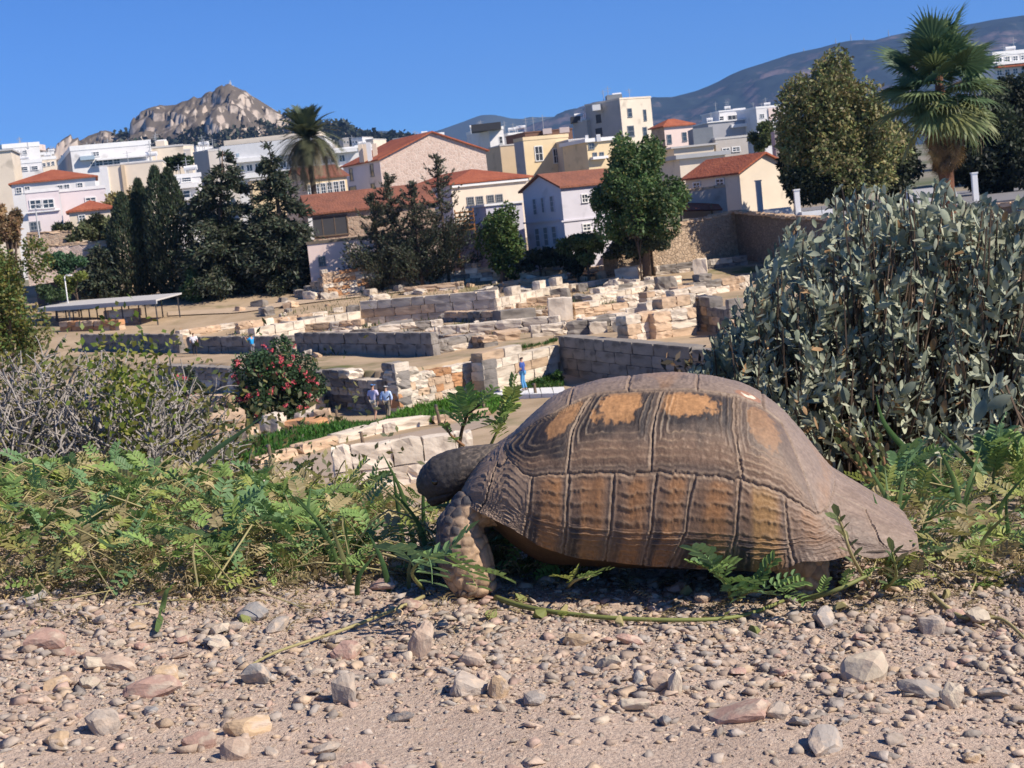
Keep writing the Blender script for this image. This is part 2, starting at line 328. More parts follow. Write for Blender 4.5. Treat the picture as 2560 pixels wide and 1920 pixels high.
def rubble(name, c1, c2, mortar, sc, bump=0.8):
    m, N, L, B = new_mat(name)
    tc = N.new('ShaderNodeTexCoord'); v = N.new('ShaderNodeTexVoronoi'); v.inputs['Scale'].default_value = sc; v.inputs['Randomness'].default_value = 1.0
    dn = N.new('ShaderNodeTexNoise'); dn.inputs['Scale'].default_value = sc * 0.8; L.new(tc.outputs['Object'], dn.inputs['Vector'])
    ad = N.new('ShaderNodeMix'); ad.data_type = 'RGBA'; ad.blend_type = 'LINEAR_LIGHT'; ad.inputs[0].default_value = 0.25 / sc; L.new(tc.outputs['Object'], ad.inputs[6]); L.new(dn.outputs['Color'], ad.inputs[7])
    L.new(ad.outputs[2], v.inputs['Vector'])
    e = N.new('ShaderNodeTexVoronoi'); e.feature = 'DISTANCE_TO_EDGE'; e.inputs['Scale'].default_value = sc; L.new(ad.outputs[2], e.inputs['Vector'])
    mx = N.new('ShaderNodeMix'); mx.data_type = 'RGBA'; mx.inputs[6].default_value = (*c1, 1); mx.inputs[7].default_value = (*c2, 1)
    sp = N.new('ShaderNodeSeparateColor'); L.new(v.outputs['Color'], sp.inputs[0]); L.new(sp.outputs[0], mx.inputs[0])
    mr = N.new('ShaderNodeMapRange'); mr.inputs[1].default_value = 0.02; mr.inputs[2].default_value = 0.12; L.new(e.outputs['Distance'], mr.inputs[0])
    m2 = N.new('ShaderNodeMix'); m2.data_type = 'RGBA'; m2.inputs[6].default_value = (*mortar, 1); L.new(mx.outputs[2], m2.inputs[7]); L.new(mr.outputs[0], m2.inputs[0])
    L.new(m2.outputs[2], B.inputs['Base Color']); B.inputs['Roughness'].default_value = 0.95
    bp = N.new('ShaderNodeBump'); bp.inputs['Strength'].default_value = bump; bp.inputs['Distance'].default_value = 0.08; L.new(mr.outputs[0], bp.inputs['Height']); L.new(bp.outputs[0], B.inputs['Normal'])
    return m
PL = lambda n, c: surf('plaster_' + n, c, tuple(x * 0.86 for x in c), 0.35, 0.9, 0.25, 3.0, c3=tuple(x * 0.66 for x in c), s3=0.5, t3=0.66)
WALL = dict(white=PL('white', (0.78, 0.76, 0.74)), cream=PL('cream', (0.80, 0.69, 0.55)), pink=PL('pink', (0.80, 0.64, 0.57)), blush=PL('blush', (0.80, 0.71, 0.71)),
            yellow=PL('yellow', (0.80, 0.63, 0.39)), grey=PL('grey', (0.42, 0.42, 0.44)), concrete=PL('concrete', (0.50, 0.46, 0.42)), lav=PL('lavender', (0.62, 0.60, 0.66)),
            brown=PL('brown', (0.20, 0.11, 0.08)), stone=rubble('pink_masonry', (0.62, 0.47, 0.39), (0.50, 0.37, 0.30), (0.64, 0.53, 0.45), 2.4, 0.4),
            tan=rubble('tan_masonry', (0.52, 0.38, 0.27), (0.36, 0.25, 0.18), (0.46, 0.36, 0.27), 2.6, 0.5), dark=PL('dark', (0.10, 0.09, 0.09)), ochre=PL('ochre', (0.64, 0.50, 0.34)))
ROOF = roof_tiles('terracotta_tiles', (0.40, 0.13, 0.07), (0.26, 0.075, 0.045)); ROOFB = roof_tiles('weathered_tiles', (0.30, 0.12, 0.075), (0.17, 0.075, 0.055))
SLAB = flat('roof_slab', (0.52, 0.50, 0.48)); WHITE = flat('white_paint', (0.80, 0.79, 0.77), 0.6); GLASS = flat('dark_glass', (0.045, 0.055, 0.07), 0.12, 0.6)
SHUT = flat('grey_shutter', (0.22, 0.24, 0.26)); WOODM = surf('weathered_wood', (0.22, 0.16, 0.11), (0.12, 0.085, 0.06), 4, 0.9, 0.4, 25); ORANGEW = surf('orange_timber', (0.48, 0.22, 0.08), (0.30, 0.13, 0.05), 3, 0.8, 0.3, 20)
METAL = flat('grey_metal', (0.40, 0.41, 0.42), 0.5); DARKM = flat('dark_metal', (0.06, 0.06, 0.065), 0.6); RAIL = flat('balcony_glass', (0.36, 0.45, 0.52), 0.3)
cr = lambda a, b: a.x * b.y - a.y * b.x
def s_on(C, d, px, py): r = ray(px, py); c = Vector((C.x, C.y)); return -cr(c, r) / cr(d, r)
class House:
    def __init__(s, name, label, cpx, cpy, Y, th, xR=None, xL=None, depth=8.0, wall='white', wallL=None, group=None, zb=None, cat='house', base=None):
        s.C = atY(cpx, cpy, Y); s.Y = Y; s.wm = WALL[wall]; th = R_(th); s.m = Y / FPX
        s.dR = Vector((math.cos(th), math.sin(th))); s.dL = Vector((-math.sin(th), math.cos(th)))
        s.nR = Vector((math.sin(th), -math.cos(th))); s.nL = Vector((-math.cos(th), -math.sin(th)))
        s.LR = s_on(s.C, s.dR, xR, cpy - (xR - cpx) * 0.105); s.LL = s_on(s.C, s.dL, xL, cpy - (xL - cpx) * 0.105) if xL is not None else depth
        s.LL = min(max(s.LL, 1.5), 40)
        s.zb = zb if zb is not None else min(ground_z(s.C.x, s.C.y), ground_z(s.C.x, s.C.y + s.LL)) - 0.6
        s.E = empty(name, (s.C.x, s.C.y, s.zb), label, cat, group)
        s.zt = s.C.z
        a = s.v3(s.dR * s.LR); b = s.v3(s.dL * s.LL); o = Vector((s.C.x, s.C.y, s.zb))
        MB().box(o, a, b, (0, 0, s.zt - s.zb)).build('wall', WALL[wall], s.E)
        if wallL: MB().box(o + s.v3(s.nL) * 0.03, s.v3(-s.nL) * 0.028, b, (0, 0, s.zt - s.zb)).build('side_wall', WALL[wallL], s.E)  # left faces get their own, mostly greyer plaster with their shade painted in
    v3 = staticmethod(lambda v, z=0.0: Vector((v.x, v.y, z)))
    def fl(s, f): return (s.dR, s.nR) if f == 'R' else (s.dL, s.nL)
    def hit(s, f, px, py):
        d, n = s.fl(f); r = ray(px, py); t = (s.C.x * n.x + s.C.y * n.y) / (r.x * n.x + r.y * n.y); P = CAMP + r * t
        return (P.x - s.C.x) * d.x + (P.y - s.C.y) * d.y, P.z
    def panel(s, f, s0, s1, z0, z1, out0, out1, name, mat, parent=None):
        d, n = s.fl(f); o = Vector((s.C.x, s.C.y, 0)) + s.v3(d * s0) + s.v3(n * out0) + Vector((0, 0, z0))
        return MB().box(o, s.v3(d * (s1 - s0)), s.v3(n * (out1 - out0)), (0, 0, z1 - z0)).build(name, mat, parent or s.E, origin=s.E.location)
    def win(s, f, px, py, w, h, frame=None, pane=None, mull=1, bars=1, sill=True):
        s0, _ = s.hit(f, px - w / 2, py); s1, _ = s.hit(f, px + w / 2, py); _, z = s.hit(f, px, py)
        if s0 > s1: s0, s1 = s1, s0
        hh = h * s.m / 2; z0, z1 = z - hh, z + hh; t = min(0.12, (s1 - s0) * 0.14)
        d, n = s.fl(f); mb = MB(); O = Vector((s.C.x, s.C.y, 0))
        def bx(a0, a1, b0, b1, o0=0.01, o1=0.09): mb.box(O + s.v3(d * a0) + s.v3(n * o0) + Vector((0, 0, b0)), s.v3(d * (a1 - a0)), s.v3(n * (o1 - o0)), (0, 0, b1 - b0))
        bx(s0 - t, s0, z0, z1); bx(s1, s1 + t, z0, z1); bx(s0 - t, s1 + t, z1, z1 + t); bx(s0 - t * 1.4, s1 + t * 1.4, z0 - t, z0, 0.01, 0.16 if sill else 0.09)
        for k in range(mull):
            c = s0 + (s1 - s0) * (k + 1) / (mull + 1); bx(c - t * 0.3, c + t * 0.3, z0, z1, 0.03, 0.065)
        for k in range(bars):
            c = z0 + (z1 - z0) * (k + 1) / (bars + 1); bx(s0, s1, c - t * 0.3, c + t * 0.3, 0.03, 0.065)
        w_ = mb.build('window', frame or WHITE, s.E)
        s.panel(f, s0, s1, z0, z1, 0.012, 0.035, 'pane', pane or GLASS, w_)
        return w_
    def parapet(s, h=0.9, t=0.2, mat=None, over=0.08):
        o = Vector((s.C.x, s.C.y, s.zt)); mb = MB(); a = s.dR; b = s.dL; LR, LL = s.LR, s.LL
        def bx(r0, r1, l0, l1): mb.box(o + s.v3(a * r0) + s.v3(b * l0), s.v3(a * (r1 - r0)), s.v3(b * (l1 - l0)), (0, 0, h))
        bx(-over, LR + over, -over, t); bx(-over, LR + over, LL - t, LL + over); bx(-over, t, t, LL - t); bx(LR - t, LR + over, t, LL - t)
        mb.build('parapet', mat or WHITE, s.E)
        MB().box(o + s.v3(a * t) + s.v3(b * t), s.v3(a * (LR - 2 * t)), s.v3(b * (LL - 2 * t)), (0, 0, 0.15)).build('roof', SLAB, s.E)
    def band(s, f, py0, py1, xs, out=0.5, name='balcony', mat=None):
        """a slab or balcony along a face between two pixel columns"""
        s0, z0 = s.hit(f, xs[0], py0); s1, _ = s.hit(f, xs[1], py0 - (xs[1] - xs[0]) * 0.105); _, z1 = s.hit(f, xs[0], py1)
        return s.panel(f, min(s0, s1), max(s0, s1), min(z0, z1), max(z0, z1), 0.0, out, name, mat or WHITE)
    def slab(s, h=0.25, over=0.3, mat=None, name='roof'):
        o = Vector((s.C.x, s.C.y, s.zt + 0.003)); a = s.dR; b = s.dL
        return MB().box(o - s.v3(a * over) - s.v3(b * over), s.v3(a * (s.LR + 2 * over)), s.v3(b * (s.LL + 2 * over)), (0, 0, h)).build(name, mat or SLAB, s.E)
    def roof(s, kind, hpx, over=0.35, mat=None, hipR=True, hipL=True, thick=0.18):
        h = hpx * s.m; z = s.zt; mb = MB(); mat = mat or ROOF
        P = lambda r, l, zz: Vector((s.C.x, s.C.y, 0)) + s.v3(s.dR * r) + s.v3(s.dL * l) + Vector((0, 0, zz))
        a0, a1, b0, b1 = -over, s.LR + over, -over, s.LL + over
        e = z - 0.02; dz = Vector((0, 0, thick))
        def sheet(pts):
            up = [p + dz for p in pts]; mb.poly(up); mb.poly(pts[::-1])
            for i in range(len(pts)): j = (i + 1) % len(pts); mb.poly([pts[i], pts[j], up[j], up[i]])
        if kind == 'gableL':            # ridge along dR: triangle over the left face
            m = s.LL / 2; hz = e + h; ez = e - h * over / m
            sheet([P(a0, b0, ez), P(a1, b0, ez), P(a1, m, hz), P(a0, m, hz)]); sheet([P(a0, m, hz), P(a1, m, hz), P(a1, b1, ez), P(a0, b1, ez)])
            for r in (0.0, s.LR - 0.3): MB().poly([P(r, 0, z), P(r, m, z + h), P(r, s.LL, z)]).poly([P(r + 0.3, 0, z), P(r + 0.3, s.LL, z), P(r + 0.3, m, z + h)]).poly([P(r, 0, z), P(r + 0.3, 0, z), P(r + 0.3, m, z + h), P(r, m, z + h)]).poly([P(r, m, z + h), P(r + 0.3, m, z + h), P(r + 0.3, s.LL, z), P(r, s.LL, z)]).build('gable', s.wm, s.E)
        elif kind == 'gableR':          # ridge along dL: triangle over the right face
            m = s.LR / 2; hz = e + h; ez = e - h * over / m
            sheet([P(a0, b0, ez), P(m, b0, hz), P(m, b1, hz), P(a0, b1, ez)]); sheet([P(m, b0, hz), P(a1, b0, ez), P(a1, b1, ez), P(m, b1, hz)])
            for r in (0.0, s.LL - 0.3): MB().poly([P(0, r, z), P(s.LR, r, z), P(m, r, z + h)]).poly([P(0, r + 0.3, z), P(m, r + 0.3, z + h), P(s.LR, r + 0.3, z)]).poly([P(0, r, z), P(m, r, z + h), P(m, r + 0.3, z + h), P(0, r + 0.3, z)]).poly([P(m, r, z + h), P(s.LR, r, z), P(s.LR, r + 0.3, z), P(m, r + 0.3, z + h)]).build('gable', s.wm, s.E)
        else:
            i = min(s.LR, s.LL) / 2
            if s.LR >= s.LL: p, q = P(i, s.LL / 2, e + h), P(s.LR - i, s.LL / 2, e + h)
            else: p, q = P(s.LR / 2, i, e + h), P(s.LR / 2, s.LL - i, e + h)
            A, Bc, Cc, D = P(a0, b0, e), P(a1, b0, e), P(a1, b1, e), P(a0, b1, e)
            if s.LR >= s.LL:
                sheet([A, Bc, q, p]); sheet([Cc, D, p, q]); sheet([D, A, p]); sheet([Bc, Cc, q])
            else:
                sheet([A, Bc, p]); sheet([Bc, Cc, q, p]); sheet([Cc, D, q]); sheet([D, A, p, q])
        return mb.build('roof', mat, s.E)
    def box(s, name, px0, px1, py0, py1, dY, dep, mat):
        """rooftop box given by its pixel rectangle at distance Y+dY"""
        p = atY(px0, py1, s.Y + dY); q = atY(px1, py1 - (px1 - px0) * 0.105, s.Y + dY); t = atY(px0, py0, s.Y + dY)
        o = Vector((p.x, p.y, min(p.z, s.zt) - 0.05))
        return MB().box(o, (q.x - p.x, 0, 0), (0, dep, 0), (0, 0, t.z - o.z)).build(name, mat, s.E)

# far rows first
h = House('apartment_block', 'cream blank-walled block beside the white stepped apartments at the hill foot', -60, 384, 260, 10, xR=27, depth=12, wall='cream', cat='building'); h.slab()
h = House('apartment_block', 'white stepped apartment block with dark balcony openings behind the cream blank wall', 6, 372, 330, 25, xR=98, xL=-30, wall='white', cat='building'); h.parapet()
for q in ((30, 384, 34, 12), (62, 381, 9, 9), (48, 402, 30, 10)): h.win('R', *q, pane=GLASS, mull=2)
h.box('stair_tower', 44, 72, 358, 372, 2, 5, WALL['white']); h.box('stair_tower', 74, 98, 362, 376, 4, 5, WALL['pink']); h.band('R', 408, 416, (8, 95), 1.2)
for i, (x0, x1, y, Y, w, lb) in enumerate([(100, 135, 388, 420, 'concrete', 'grey concrete block with rooftop sheds below the rocky hump'), (20, 104, 412, 300, 'white', 'low white block with long terraces behind the red hipped roof'), (104, 140, 400, 380, 'cream', 'small cream block squeezed behind the grey blank side wall'),
        (1050, 1110, 342, 420, 'white', 'small white block peeping over the stone gable ridge'), (1208, 1240, 398, 260, 'white', 'white block tucked behind the eave of the stone gable'), (888, 930, 372, 330, 'white', 'white slab end behind the stone gable chimneys')]):
    h = House('apartment_block', lb, x0, y, Y, 22, xR=x1, depth=10, wall=w, cat='building'); h.parapet(0.7)
    for k in range(3): h.win('R', x0 + (x1 - x0) * (k + 0.6) / 3.3, y + 12 - k * 2, (x1 - x0) * 0.18, 8, mull=0)
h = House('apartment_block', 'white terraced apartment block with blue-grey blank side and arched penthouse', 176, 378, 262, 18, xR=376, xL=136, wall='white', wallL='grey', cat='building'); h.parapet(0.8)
h.box('penthouse', 283, 334, 361, 388, 4, 6, WALL['white']); h.box('pergola', 205, 275, 374, 379, 2, 5, WALL['cream'])
h.band('R', 403, 398, (240, 372), 1.5); h.band('R', 419, 408, (300, 374), 1.2); h.band('R', 402, 392, (200, 236), 1.0, 'balcony_rail', RAIL)
for q in ((248, 408, 16, 12), (270, 406, 22, 12), (292, 404, 14, 12), (232, 411, 9, 10), (240, 385, 14, 9)): h.win('R', *q, mull=1)
for x in (297, 321):
    h2 = h; h.box('arched_window', x - 7, x + 7, 367, 381, 3.9, 0.1, GLASS)
h = House('apartment_block', 'plain cream rooftop block with one square chimney beneath the rocky hill', 373, 372, 270, 12, xR=457, depth=9, wall='cream', cat='building'); h.slab(0.3, 0.1); h.box('chimney', 390, 412, 353, 368, 3, 3, WALL['cream'])
h = House('apartment_block', 'long low cream wall building with white corner pier behind the cypresses', 248, 418, 222, 8, xR=405, depth=8, wall='cream', cat='building'); h.slab(0.2, 0.05); h.panel('R', 0.0, 1.1, h.zb, h.zt, 0.0, 0.25, 'corner_pier', WHITE); h.panel('R', 2.9, 3.4, h.zb, h.zt, 0.0, 0.3, 'drain_pier', WALL['ochre'])
h = House('apartment_block', 'bare grey concrete party wall block beside the tall dark conifer', 520, 378, 242, 40, xR=545, xL=483, wall='concrete', cat='building'); h.slab(0.25, 0.05)
h = House('modern_block', 'long white modern block with strip balconies behind the date palm', 590, 400, 255, 9, xR=896, depth=14, wall='white', cat='building')
h.slab(0.3, 0.5, WHITE)
h.box('attic', 560, 800, 352, 362, 3, 9, WALL['cream']); h.box('attic_terrace', 566, 792, 364, 398, 2, 9, DARKM); h.box('attic_roof', 553, 812, 366, 374, -0.5, 11, WHITE);  # dark terrace box paints in the shaded depth of the balcony
h.band('R', 393, 384, (592, 720), 0.6, 'balcony_rail', RAIL); h.band('R', 408, 398, (592, 892), 1.3)
for k in range(13): h.win('R', 603 + k * 21, 422 - k * 2.2, 13, 15, mull=1, bars=0)
h.band('R', 449, 436, (592, 730), 1.2, 'balcony'); h.band('R', 441, 432, (730, 880), 1.2, 'balcony')
for k in range(6): h.win('R', 604 + k * 22, 468 - k * 2.3, 14, 22, mull=1, bars=0)
h = House('house', 'small yellow-cream house front beside the date palm trunk', 628, 452, 215, 12, xR=720, depth=7, wall='yellow'); h.slab(0.2, 0.2)
for q in ((665, 470, 20, 12), (700, 476, 16, 20)): h.win('R', *q, frame=WOODM)
h = House('house', 'white villa with red hipped roof above the pink-white house', 28, 462, 205, 14, xR=238, depth=10, wall='white'); h.roof('hip', 30)
for x, y in ((47, 476), (68, 473), (150, 470), (167, 468), (200, 464)): h.win('R', x, y, 12, 12)
h.box('roof_box', 215, 240, 455, 476, -1.2, 2, WHITE); h.panel('R', 2.8, 5.0, h.zt - 2.4, h.zt - 2.2, 0.3, 1.8, 'solar_panel', GLASS)
h = House('house', 'pale pink two-storey house with twin white-framed windows above the stone garden wall', 63, 484, 172, 16, xR=146, xL=34, wall='blush', wallL='grey'); h.parapet(0.35)
h.win('R', 89, 511, 25, 19); h.win('R', 121, 509, 25, 19); h.band('R', 535, 532, (56, 150), 0.25, 'belt_course'); h.win('R', 88, 565, 21, 17, frame=SHUT, mull=2)
h = House('house', 'pale pink wing with a single window next to the twin-window house', 149, 481, 175, 14, xR=262, depth=8, wall='blush'); h.parapet(0.35); h.win('R', 227, 501, 23, 12)
h = House('house', 'low cream annex with small red hipped roof below the pink wing', 172, 532, 166, 14, xR=284, depth=7, wall='cream'); h.roof('hip', 24, 0.3)
h.win('R', 205, 545, 14, 12)
h = House('apartment_block', 'low white flat with wide terrace window beside the twin cypress', 428, 448, 195, 12, xR=502, depth=8, wall='white', cat='building'); h.parapet(0.5)
h.win('R', 466, 449, 22, 9, mull=0); h.band('R', 474, 462, (430, 500), 1.0); h.win('R', 458, 486, 34, 16, mull=1); h.band('R', 504, 497, (440, 500), 1.2, 'balcony'); h.win('R', 470, 530, 40, 30, mull=2)
h = House('house', 'red-roofed house with a row of tall white-framed windows behind the date palm', 765, 448, 195, 22, xR=866, xL=708, wall='yellow', wallL='stone'); h.roof('gableL', 32, 0.3, ROOFB)
for k in range(6): h.win('R', 776 + k * 16, 476 - k * 2.1, 11, 26, mull=1, bars=2)
h = House('stone_house', 'big pink stone gable house with red roof and white chimneys', 949, 398, 205, 27, xR=1213, xL=857, wall='stone', wallL='lav'); h.roof('gableR', 56, 0.4, ROOF)
for q in ((879, 437, 7, 28), (931, 426, 7, 28), (883, 473, 16, 12), (933, 466, 8, 12)): h.win('L', *q, frame=SHUT, mull=0, bars=0)
h.panel('L', 3.2, 7.0, h.zt - 7.5, h.zt - 5.5, 0.05, 0.25, 'pediment', WALL['lav']); h.panel('L', 4.0, 6.2, h.zt - 5.5, h.zt - 4.6, 0.05, 0.35, 'pediment', WALL['lav'])
for k, (x, y0, y1, mt) in enumerate(((918, 356, 388, WHITE), (897, 361, 384, WALL['cream']), (908, 360, 384, WALL['cream']), (931, 359, 376, WALL['cream']))): h.box('chimney', x, x + 11, y0, y1, 1.5 + k, 0.7, mt)
h = House('long_house', 'cream house with red hipped roof and square grilled windows beneath the stone gable', 1127, 462, 178, 24, xR=1322, xL=985, wall='cream', wallL='lav'); h.roof('hip', 34, 0.4)  # lavender left wall puts the shade of that face into its plaster
for x, y in ((1176, 503), (1199, 501), (1226, 498), (1248, 496)): h.win('R', x, y, 14, 17, frame=SHUT, mull=2, bars=2)
h.band('R', 470, 464, (1128, 1318), 0.3, 'cornice', WHITE); h.win('L', 1030, 482, 34, 24, frame=WHITE, pane=WHITE, mull=0, bars=0)
h = House('long_house', 'low rubble barn with long dark red roof behind the spiky conifers', 776, 534, 163, 12, xR=1085, depth=9, wall='tan'); h.roof('gableL', 46, 0.4, ROOFB)
h.win('R', 822, 565, 92, 44, frame=WOODM, pane=DARKM, mull=2, bars=0); h.band('R', 600, 545, (776, 786), 0.2, 'door', WHITE)  # the wide dark pane paints in the shade of an open recess
h = House('pink_wall_house', 'low pink rendered building with one small barred window above the ruins', 768, 612, 150, 8, xR=1205, depth=6, wall='pink'); h.slab(0.25, 0.1, surf('rubble_top', (0.20, 0.16, 0.12), (0.12, 0.1, 0.08), 2, 0.95, 1.0, 6))
h.win('R', 805, 653, 15, 22, frame=SHUT, mull=2, bars=1)
h = House('house', 'two-storey pale lavender house with red gable roof beside the large green tree', 1401, 467, 142, 36, xR=1560, xL=1306, wall='lav'); h.roof('gableL', 34, 0.3, ROOFB)
for q in ((1338, 517, 8, 38), (1358, 513, 6, 36), (1381, 510, 8, 38), (1345, 594, 10, 44), (1366, 591, 10, 44), (1387, 588, 10, 42)): h.win('L', *q, frame=WALL['lav'], pane=SHUT, mull=0, bars=2, sill=False)
for q in ((1461, 496, 13, 18), (1466, 568, 17, 14)): h.win('R', *q)
h.band('R', 556, 552, (1402, 1550), 0.12, 'belt_course', WALL['lav']); h.band('L', 560, 556, (1310, 1400), 0.12, 'belt_course', WALL['lav'])
h = House('lean_to', 'white sloping lean-to beside the lavender gable house', 1214, 516, 150, 20, xR=1305, depth=5, wall='lav', cat='shed'); h.slab(0.2, 0.2, WHITE)
h = House('apartment_block', 'white rooftop flats with dark pergola below the distant ridge', 1222, 326, 310, 24, xR=1258, xL=1166, wall='white', cat='building'); h.parapet(0.6); h.box('pergola', 1178, 1252, 312, 318, -2, 6, DARKM); h.win('R', 1252, 350, 7, 16, mull=0); h.win('R', 1252, 366, 7, 9, mull=0)
h = House('apartment_block', 'small white flat with one square window beside the pergola flats', 1270, 338, 318, 20, xR=1308, depth=7, wall='white', cat='building'); h.parapet(0.4); h.win('R', 1296, 346, 12, 8, mull=0)
h = House('house', 'mustard yellow house with grey side wall and two tall windows', 1308, 352, 232, 24, xR=1420, xL=1285, wall='yellow', wallL='grey', cat='house'); h.parapet(0.5, mat=WALL['yellow'])
for q in ((1347, 384, 17, 34), (1390, 390, 12, 34)): h.win('R', *q, mull=1)
h = House('house', 'cream set-back wing beside the mustard yellow house', 1250, 366, 240, 18, xR=1288, depth=8, wall='ochre'); h.slab(0.2, 0.1)
h = House('apartment_block', 'dark maroon rooftop flats behind the mustard yellow house', 1312, 333, 268, 20, xR=1430, depth=9, wall='brown', cat='building'); h.slab(0.2, 0.1, WALL['brown']); h.box('chimney_box', 1358, 1380, 322, 335, -1, 2, WALL['pink']); h.box('chimney_box', 1400, 1424, 319, 332, -1, 2, WALL['pink']); h.win('R', 1372, 346, 26, 10); h.win('R', 1408, 344, 16, 12)
h = House('house', 'plain grey-brown rendered wall between the mustard house and the pediment house', 1421, 352, 228, 14, xR=1468, depth=7, wall='concrete'); h.slab(0.2, 0.05)
h = House('house', 'yellow house with white urn parapet and tiny windows under the tall tower block', 1466, 356, 222, 22, xR=1540, depth=8, wall='yellow'); h.slab(0.5, 0.35, WHITE)
h.box('urn', 1464, 1472, 338, 352, 0, 0.6, WHITE); h.box('urn', 1492, 1502, 336, 350, 0, 0.6, WHITE)
for q in ((1478, 366, 11, 12), (1487, 388, 9, 11), (1504, 387, 9, 11)): h.win('R', *q, frame=SHUT)
h.band('R', 400, 393, (1476, 1514), 0.9, 'balcony')
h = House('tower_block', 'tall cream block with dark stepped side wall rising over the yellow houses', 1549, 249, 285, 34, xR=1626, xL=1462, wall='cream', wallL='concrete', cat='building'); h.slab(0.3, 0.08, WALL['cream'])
h.box('roof_plant', 1518, 1556, 238, 252, 4, 4, SHUT); h.box('water_tank', 1482, 1502, 262, 276, 3.0, 2.0, WHITE)
for q in ((1574, 282, 9, 19), (1612, 288, 6, 26), (1577, 328, 14, 24), (1612, 330, 8, 22)): h.win('R', *q, frame=SHUT, mull=0, bars=1)
for q in ((1497, 297, 10, 18), (1498, 330, 14, 16)): h.win('L', *q, frame=DARKM, pane=DARKM, mull=0, bars=0)
h = House('tower_block', 'lower grey shaded step attached beside the tall cream block', 1466, 302, 292, 34, xR=1505, xL=1432, wall='concrete', cat='building'); h.slab(0.25, 0.1); h.box('roof_hut', 1428, 1452, 292, 304, 2, 3, DARKM); h.box('water_tank', 1452, 1463, 296, 304, 1, 2, WHITE)
h = House('house', 'peach house with low red hipped roof beside the tall cream block', 1660, 318, 245, 24, xR=1731, xL=1628, wall='pink', wallL='tan'); h.roof('hip', 18, 0.4)
for q in ((1673, 348, 9, 20), (1711, 342, 9, 20)): h.win('R', *q, frame=SHUT, mull=0)
h = House('house', 'low cream terrace house with curved awning below the peach house', 1684, 372, 225, 10, xR=1784, depth=7, wall='cream'); h.slab(0.25, 0.5, SLAB); h.box('awning_roof', 1732, 1782, 322, 328, 4, 6, SHUT); h.box('glazed_room', 1735, 1776, 328, 352, 4.5, 5, RAIL)
h = House('warehouse', 'flat light grey roofed shed in front of the cream terrace house', 1698, 398, 200, 12, xR=1812, depth=9, wall='cream', cat='shed'); h.slab(0.5, 0.6, METAL)
h = House('house', 'square grey stone block with two small dark windows behind the red-roofed taverna', 1788, 350, 228, 14, xR=1868, depth=8, wall='concrete'); h.slab(0.3, 0.08); h.win('R', 1815, 376, 16, 9); h.win('R', 1840, 373, 17, 9)
h = House('apartment_block', 'white modernist rooftop flat with deep dark shade below the mountain slope', 1798, 280, 420, 15, xR=1862, depth=12, wall='white', cat='building'); h.slab(0.3, 0.2, WHITE); h.win('R', 1804, 296, 10, 9, mull=0); h.win('R', 1840, 296, 40, 16, mull=3, bars=0); h.box('roof_box', 1832, 1864, 272, 282, 2, 4, WHITE)
h = House('apartment_block', 'wide grey apartment slab under the white modernist rooftop flat', 1770, 308, 410, 12, xR=1888, depth=12, wall='grey', cat='building'); h.slab(0.3, 0.3, WHITE); h.band('R', 320, 312, (1826, 1886), 1.0, 'balcony')
h = House('apartment_block', 'white and salmon apartment block peeping beside the large olive tree', 1890, 272, 405, 15, xR=1982, depth=12, wall='white', cat='building'); h.parapet(0.5); h.panel('R', 3.2, 6.0, h.zt - 3.2, h.zt - 0.2, 0.0, 0.3, 'salmon_bay', WALL['pink'])
for q in ((1926, 300, 12, 10), (1950, 296, 14, 10), (1905, 290, 10, 9)): h.win('R', *q)
h = House('taverna', 'cream building with broad red tiled roof beside the large olive tree', 1848, 430, 150, 30, xR=1975, xL=1713, wall='cream', cat='house'); h.roof('gableR', 40, 0.4)
h.win('L', 1743, 465, 15, 15); h.win('L', 1801, 456, 17, 15); h.box('chimney', 1938, 1976, 328, 356, 6, 2, WALL['concrete'])
h = House('apartment_block', 'white apartment block with long balconies high above the dark trees', 2482, 140, 255, 12, xR=2640, depth=10, wall='white', cat='building'); h.parapet(0.6)
for k in range(4): h.win('R', 2498 + k * 20, 150 - k * 2, 11, 10); h.win('R', 2498 + k * 20, 182 - k * 2, 11, 12)
h.band('R', 165, 158, (2484, 2600), 1.2, 'balcony'); h.band('R', 172, 168, (2484, 2600), 1.4, 'canopy', ROOF)
h = House('apartment_block', 'grey-white flat half hidden beneath the balcony block behind the trees', 2560, 230, 190, 12, xR=2660, depth=10, wall='cream', cat='building'); h.parapet(0.6)
# dense far town between the named houses
lbl = ['white roof terrace block far under the rocky hill', 'cream flat-roofed block far under the rocky hill', 'grey flat-roofed block far under the rocky hill']
for k in range(34):
    px = 150 + k * 27 + rnd.uniform(-8, 8); py = 392 - px * 0.045 + rnd.uniform(-8, 10); Y = rnd.uniform(520, 900); t = k % 3
    if 240 < px < 380 and k % 2: continue
    h = House('distant_block', lbl[t], px, py, Y, rnd.choice((12, 28, -20)), xR=px + rnd.uniform(14, 30), depth=14, wall=('white', 'cream', 'concrete')[t], group='far town blocks below the rocky hill ' + ('white', 'cream', 'grey')[t], cat='building'); h.slab(0.4, 0.1)
    for j in range(2): h.win('R', px + 5 + j * 8, py + 8, 4, 5, mull=0, bars=0)
# hilltop chapel
h = House('hilltop_chapel', 'tiny white chapel with bell tower on the summit of the rocky hill', 566, 216, 2245, 25, xR=584, depth=10, wall='white', zb=205, cat='chapel'); h.slab(0.6, 0.3, WHITE); h.box('bell_tower', 574, 578, 205, 216, 0, 3, WALL['white'])
MB().tube([atY(576, 206, 2245), atY(575.4, 200, 2245)], 0.35).build('flag_pole', WHITE, h.E)
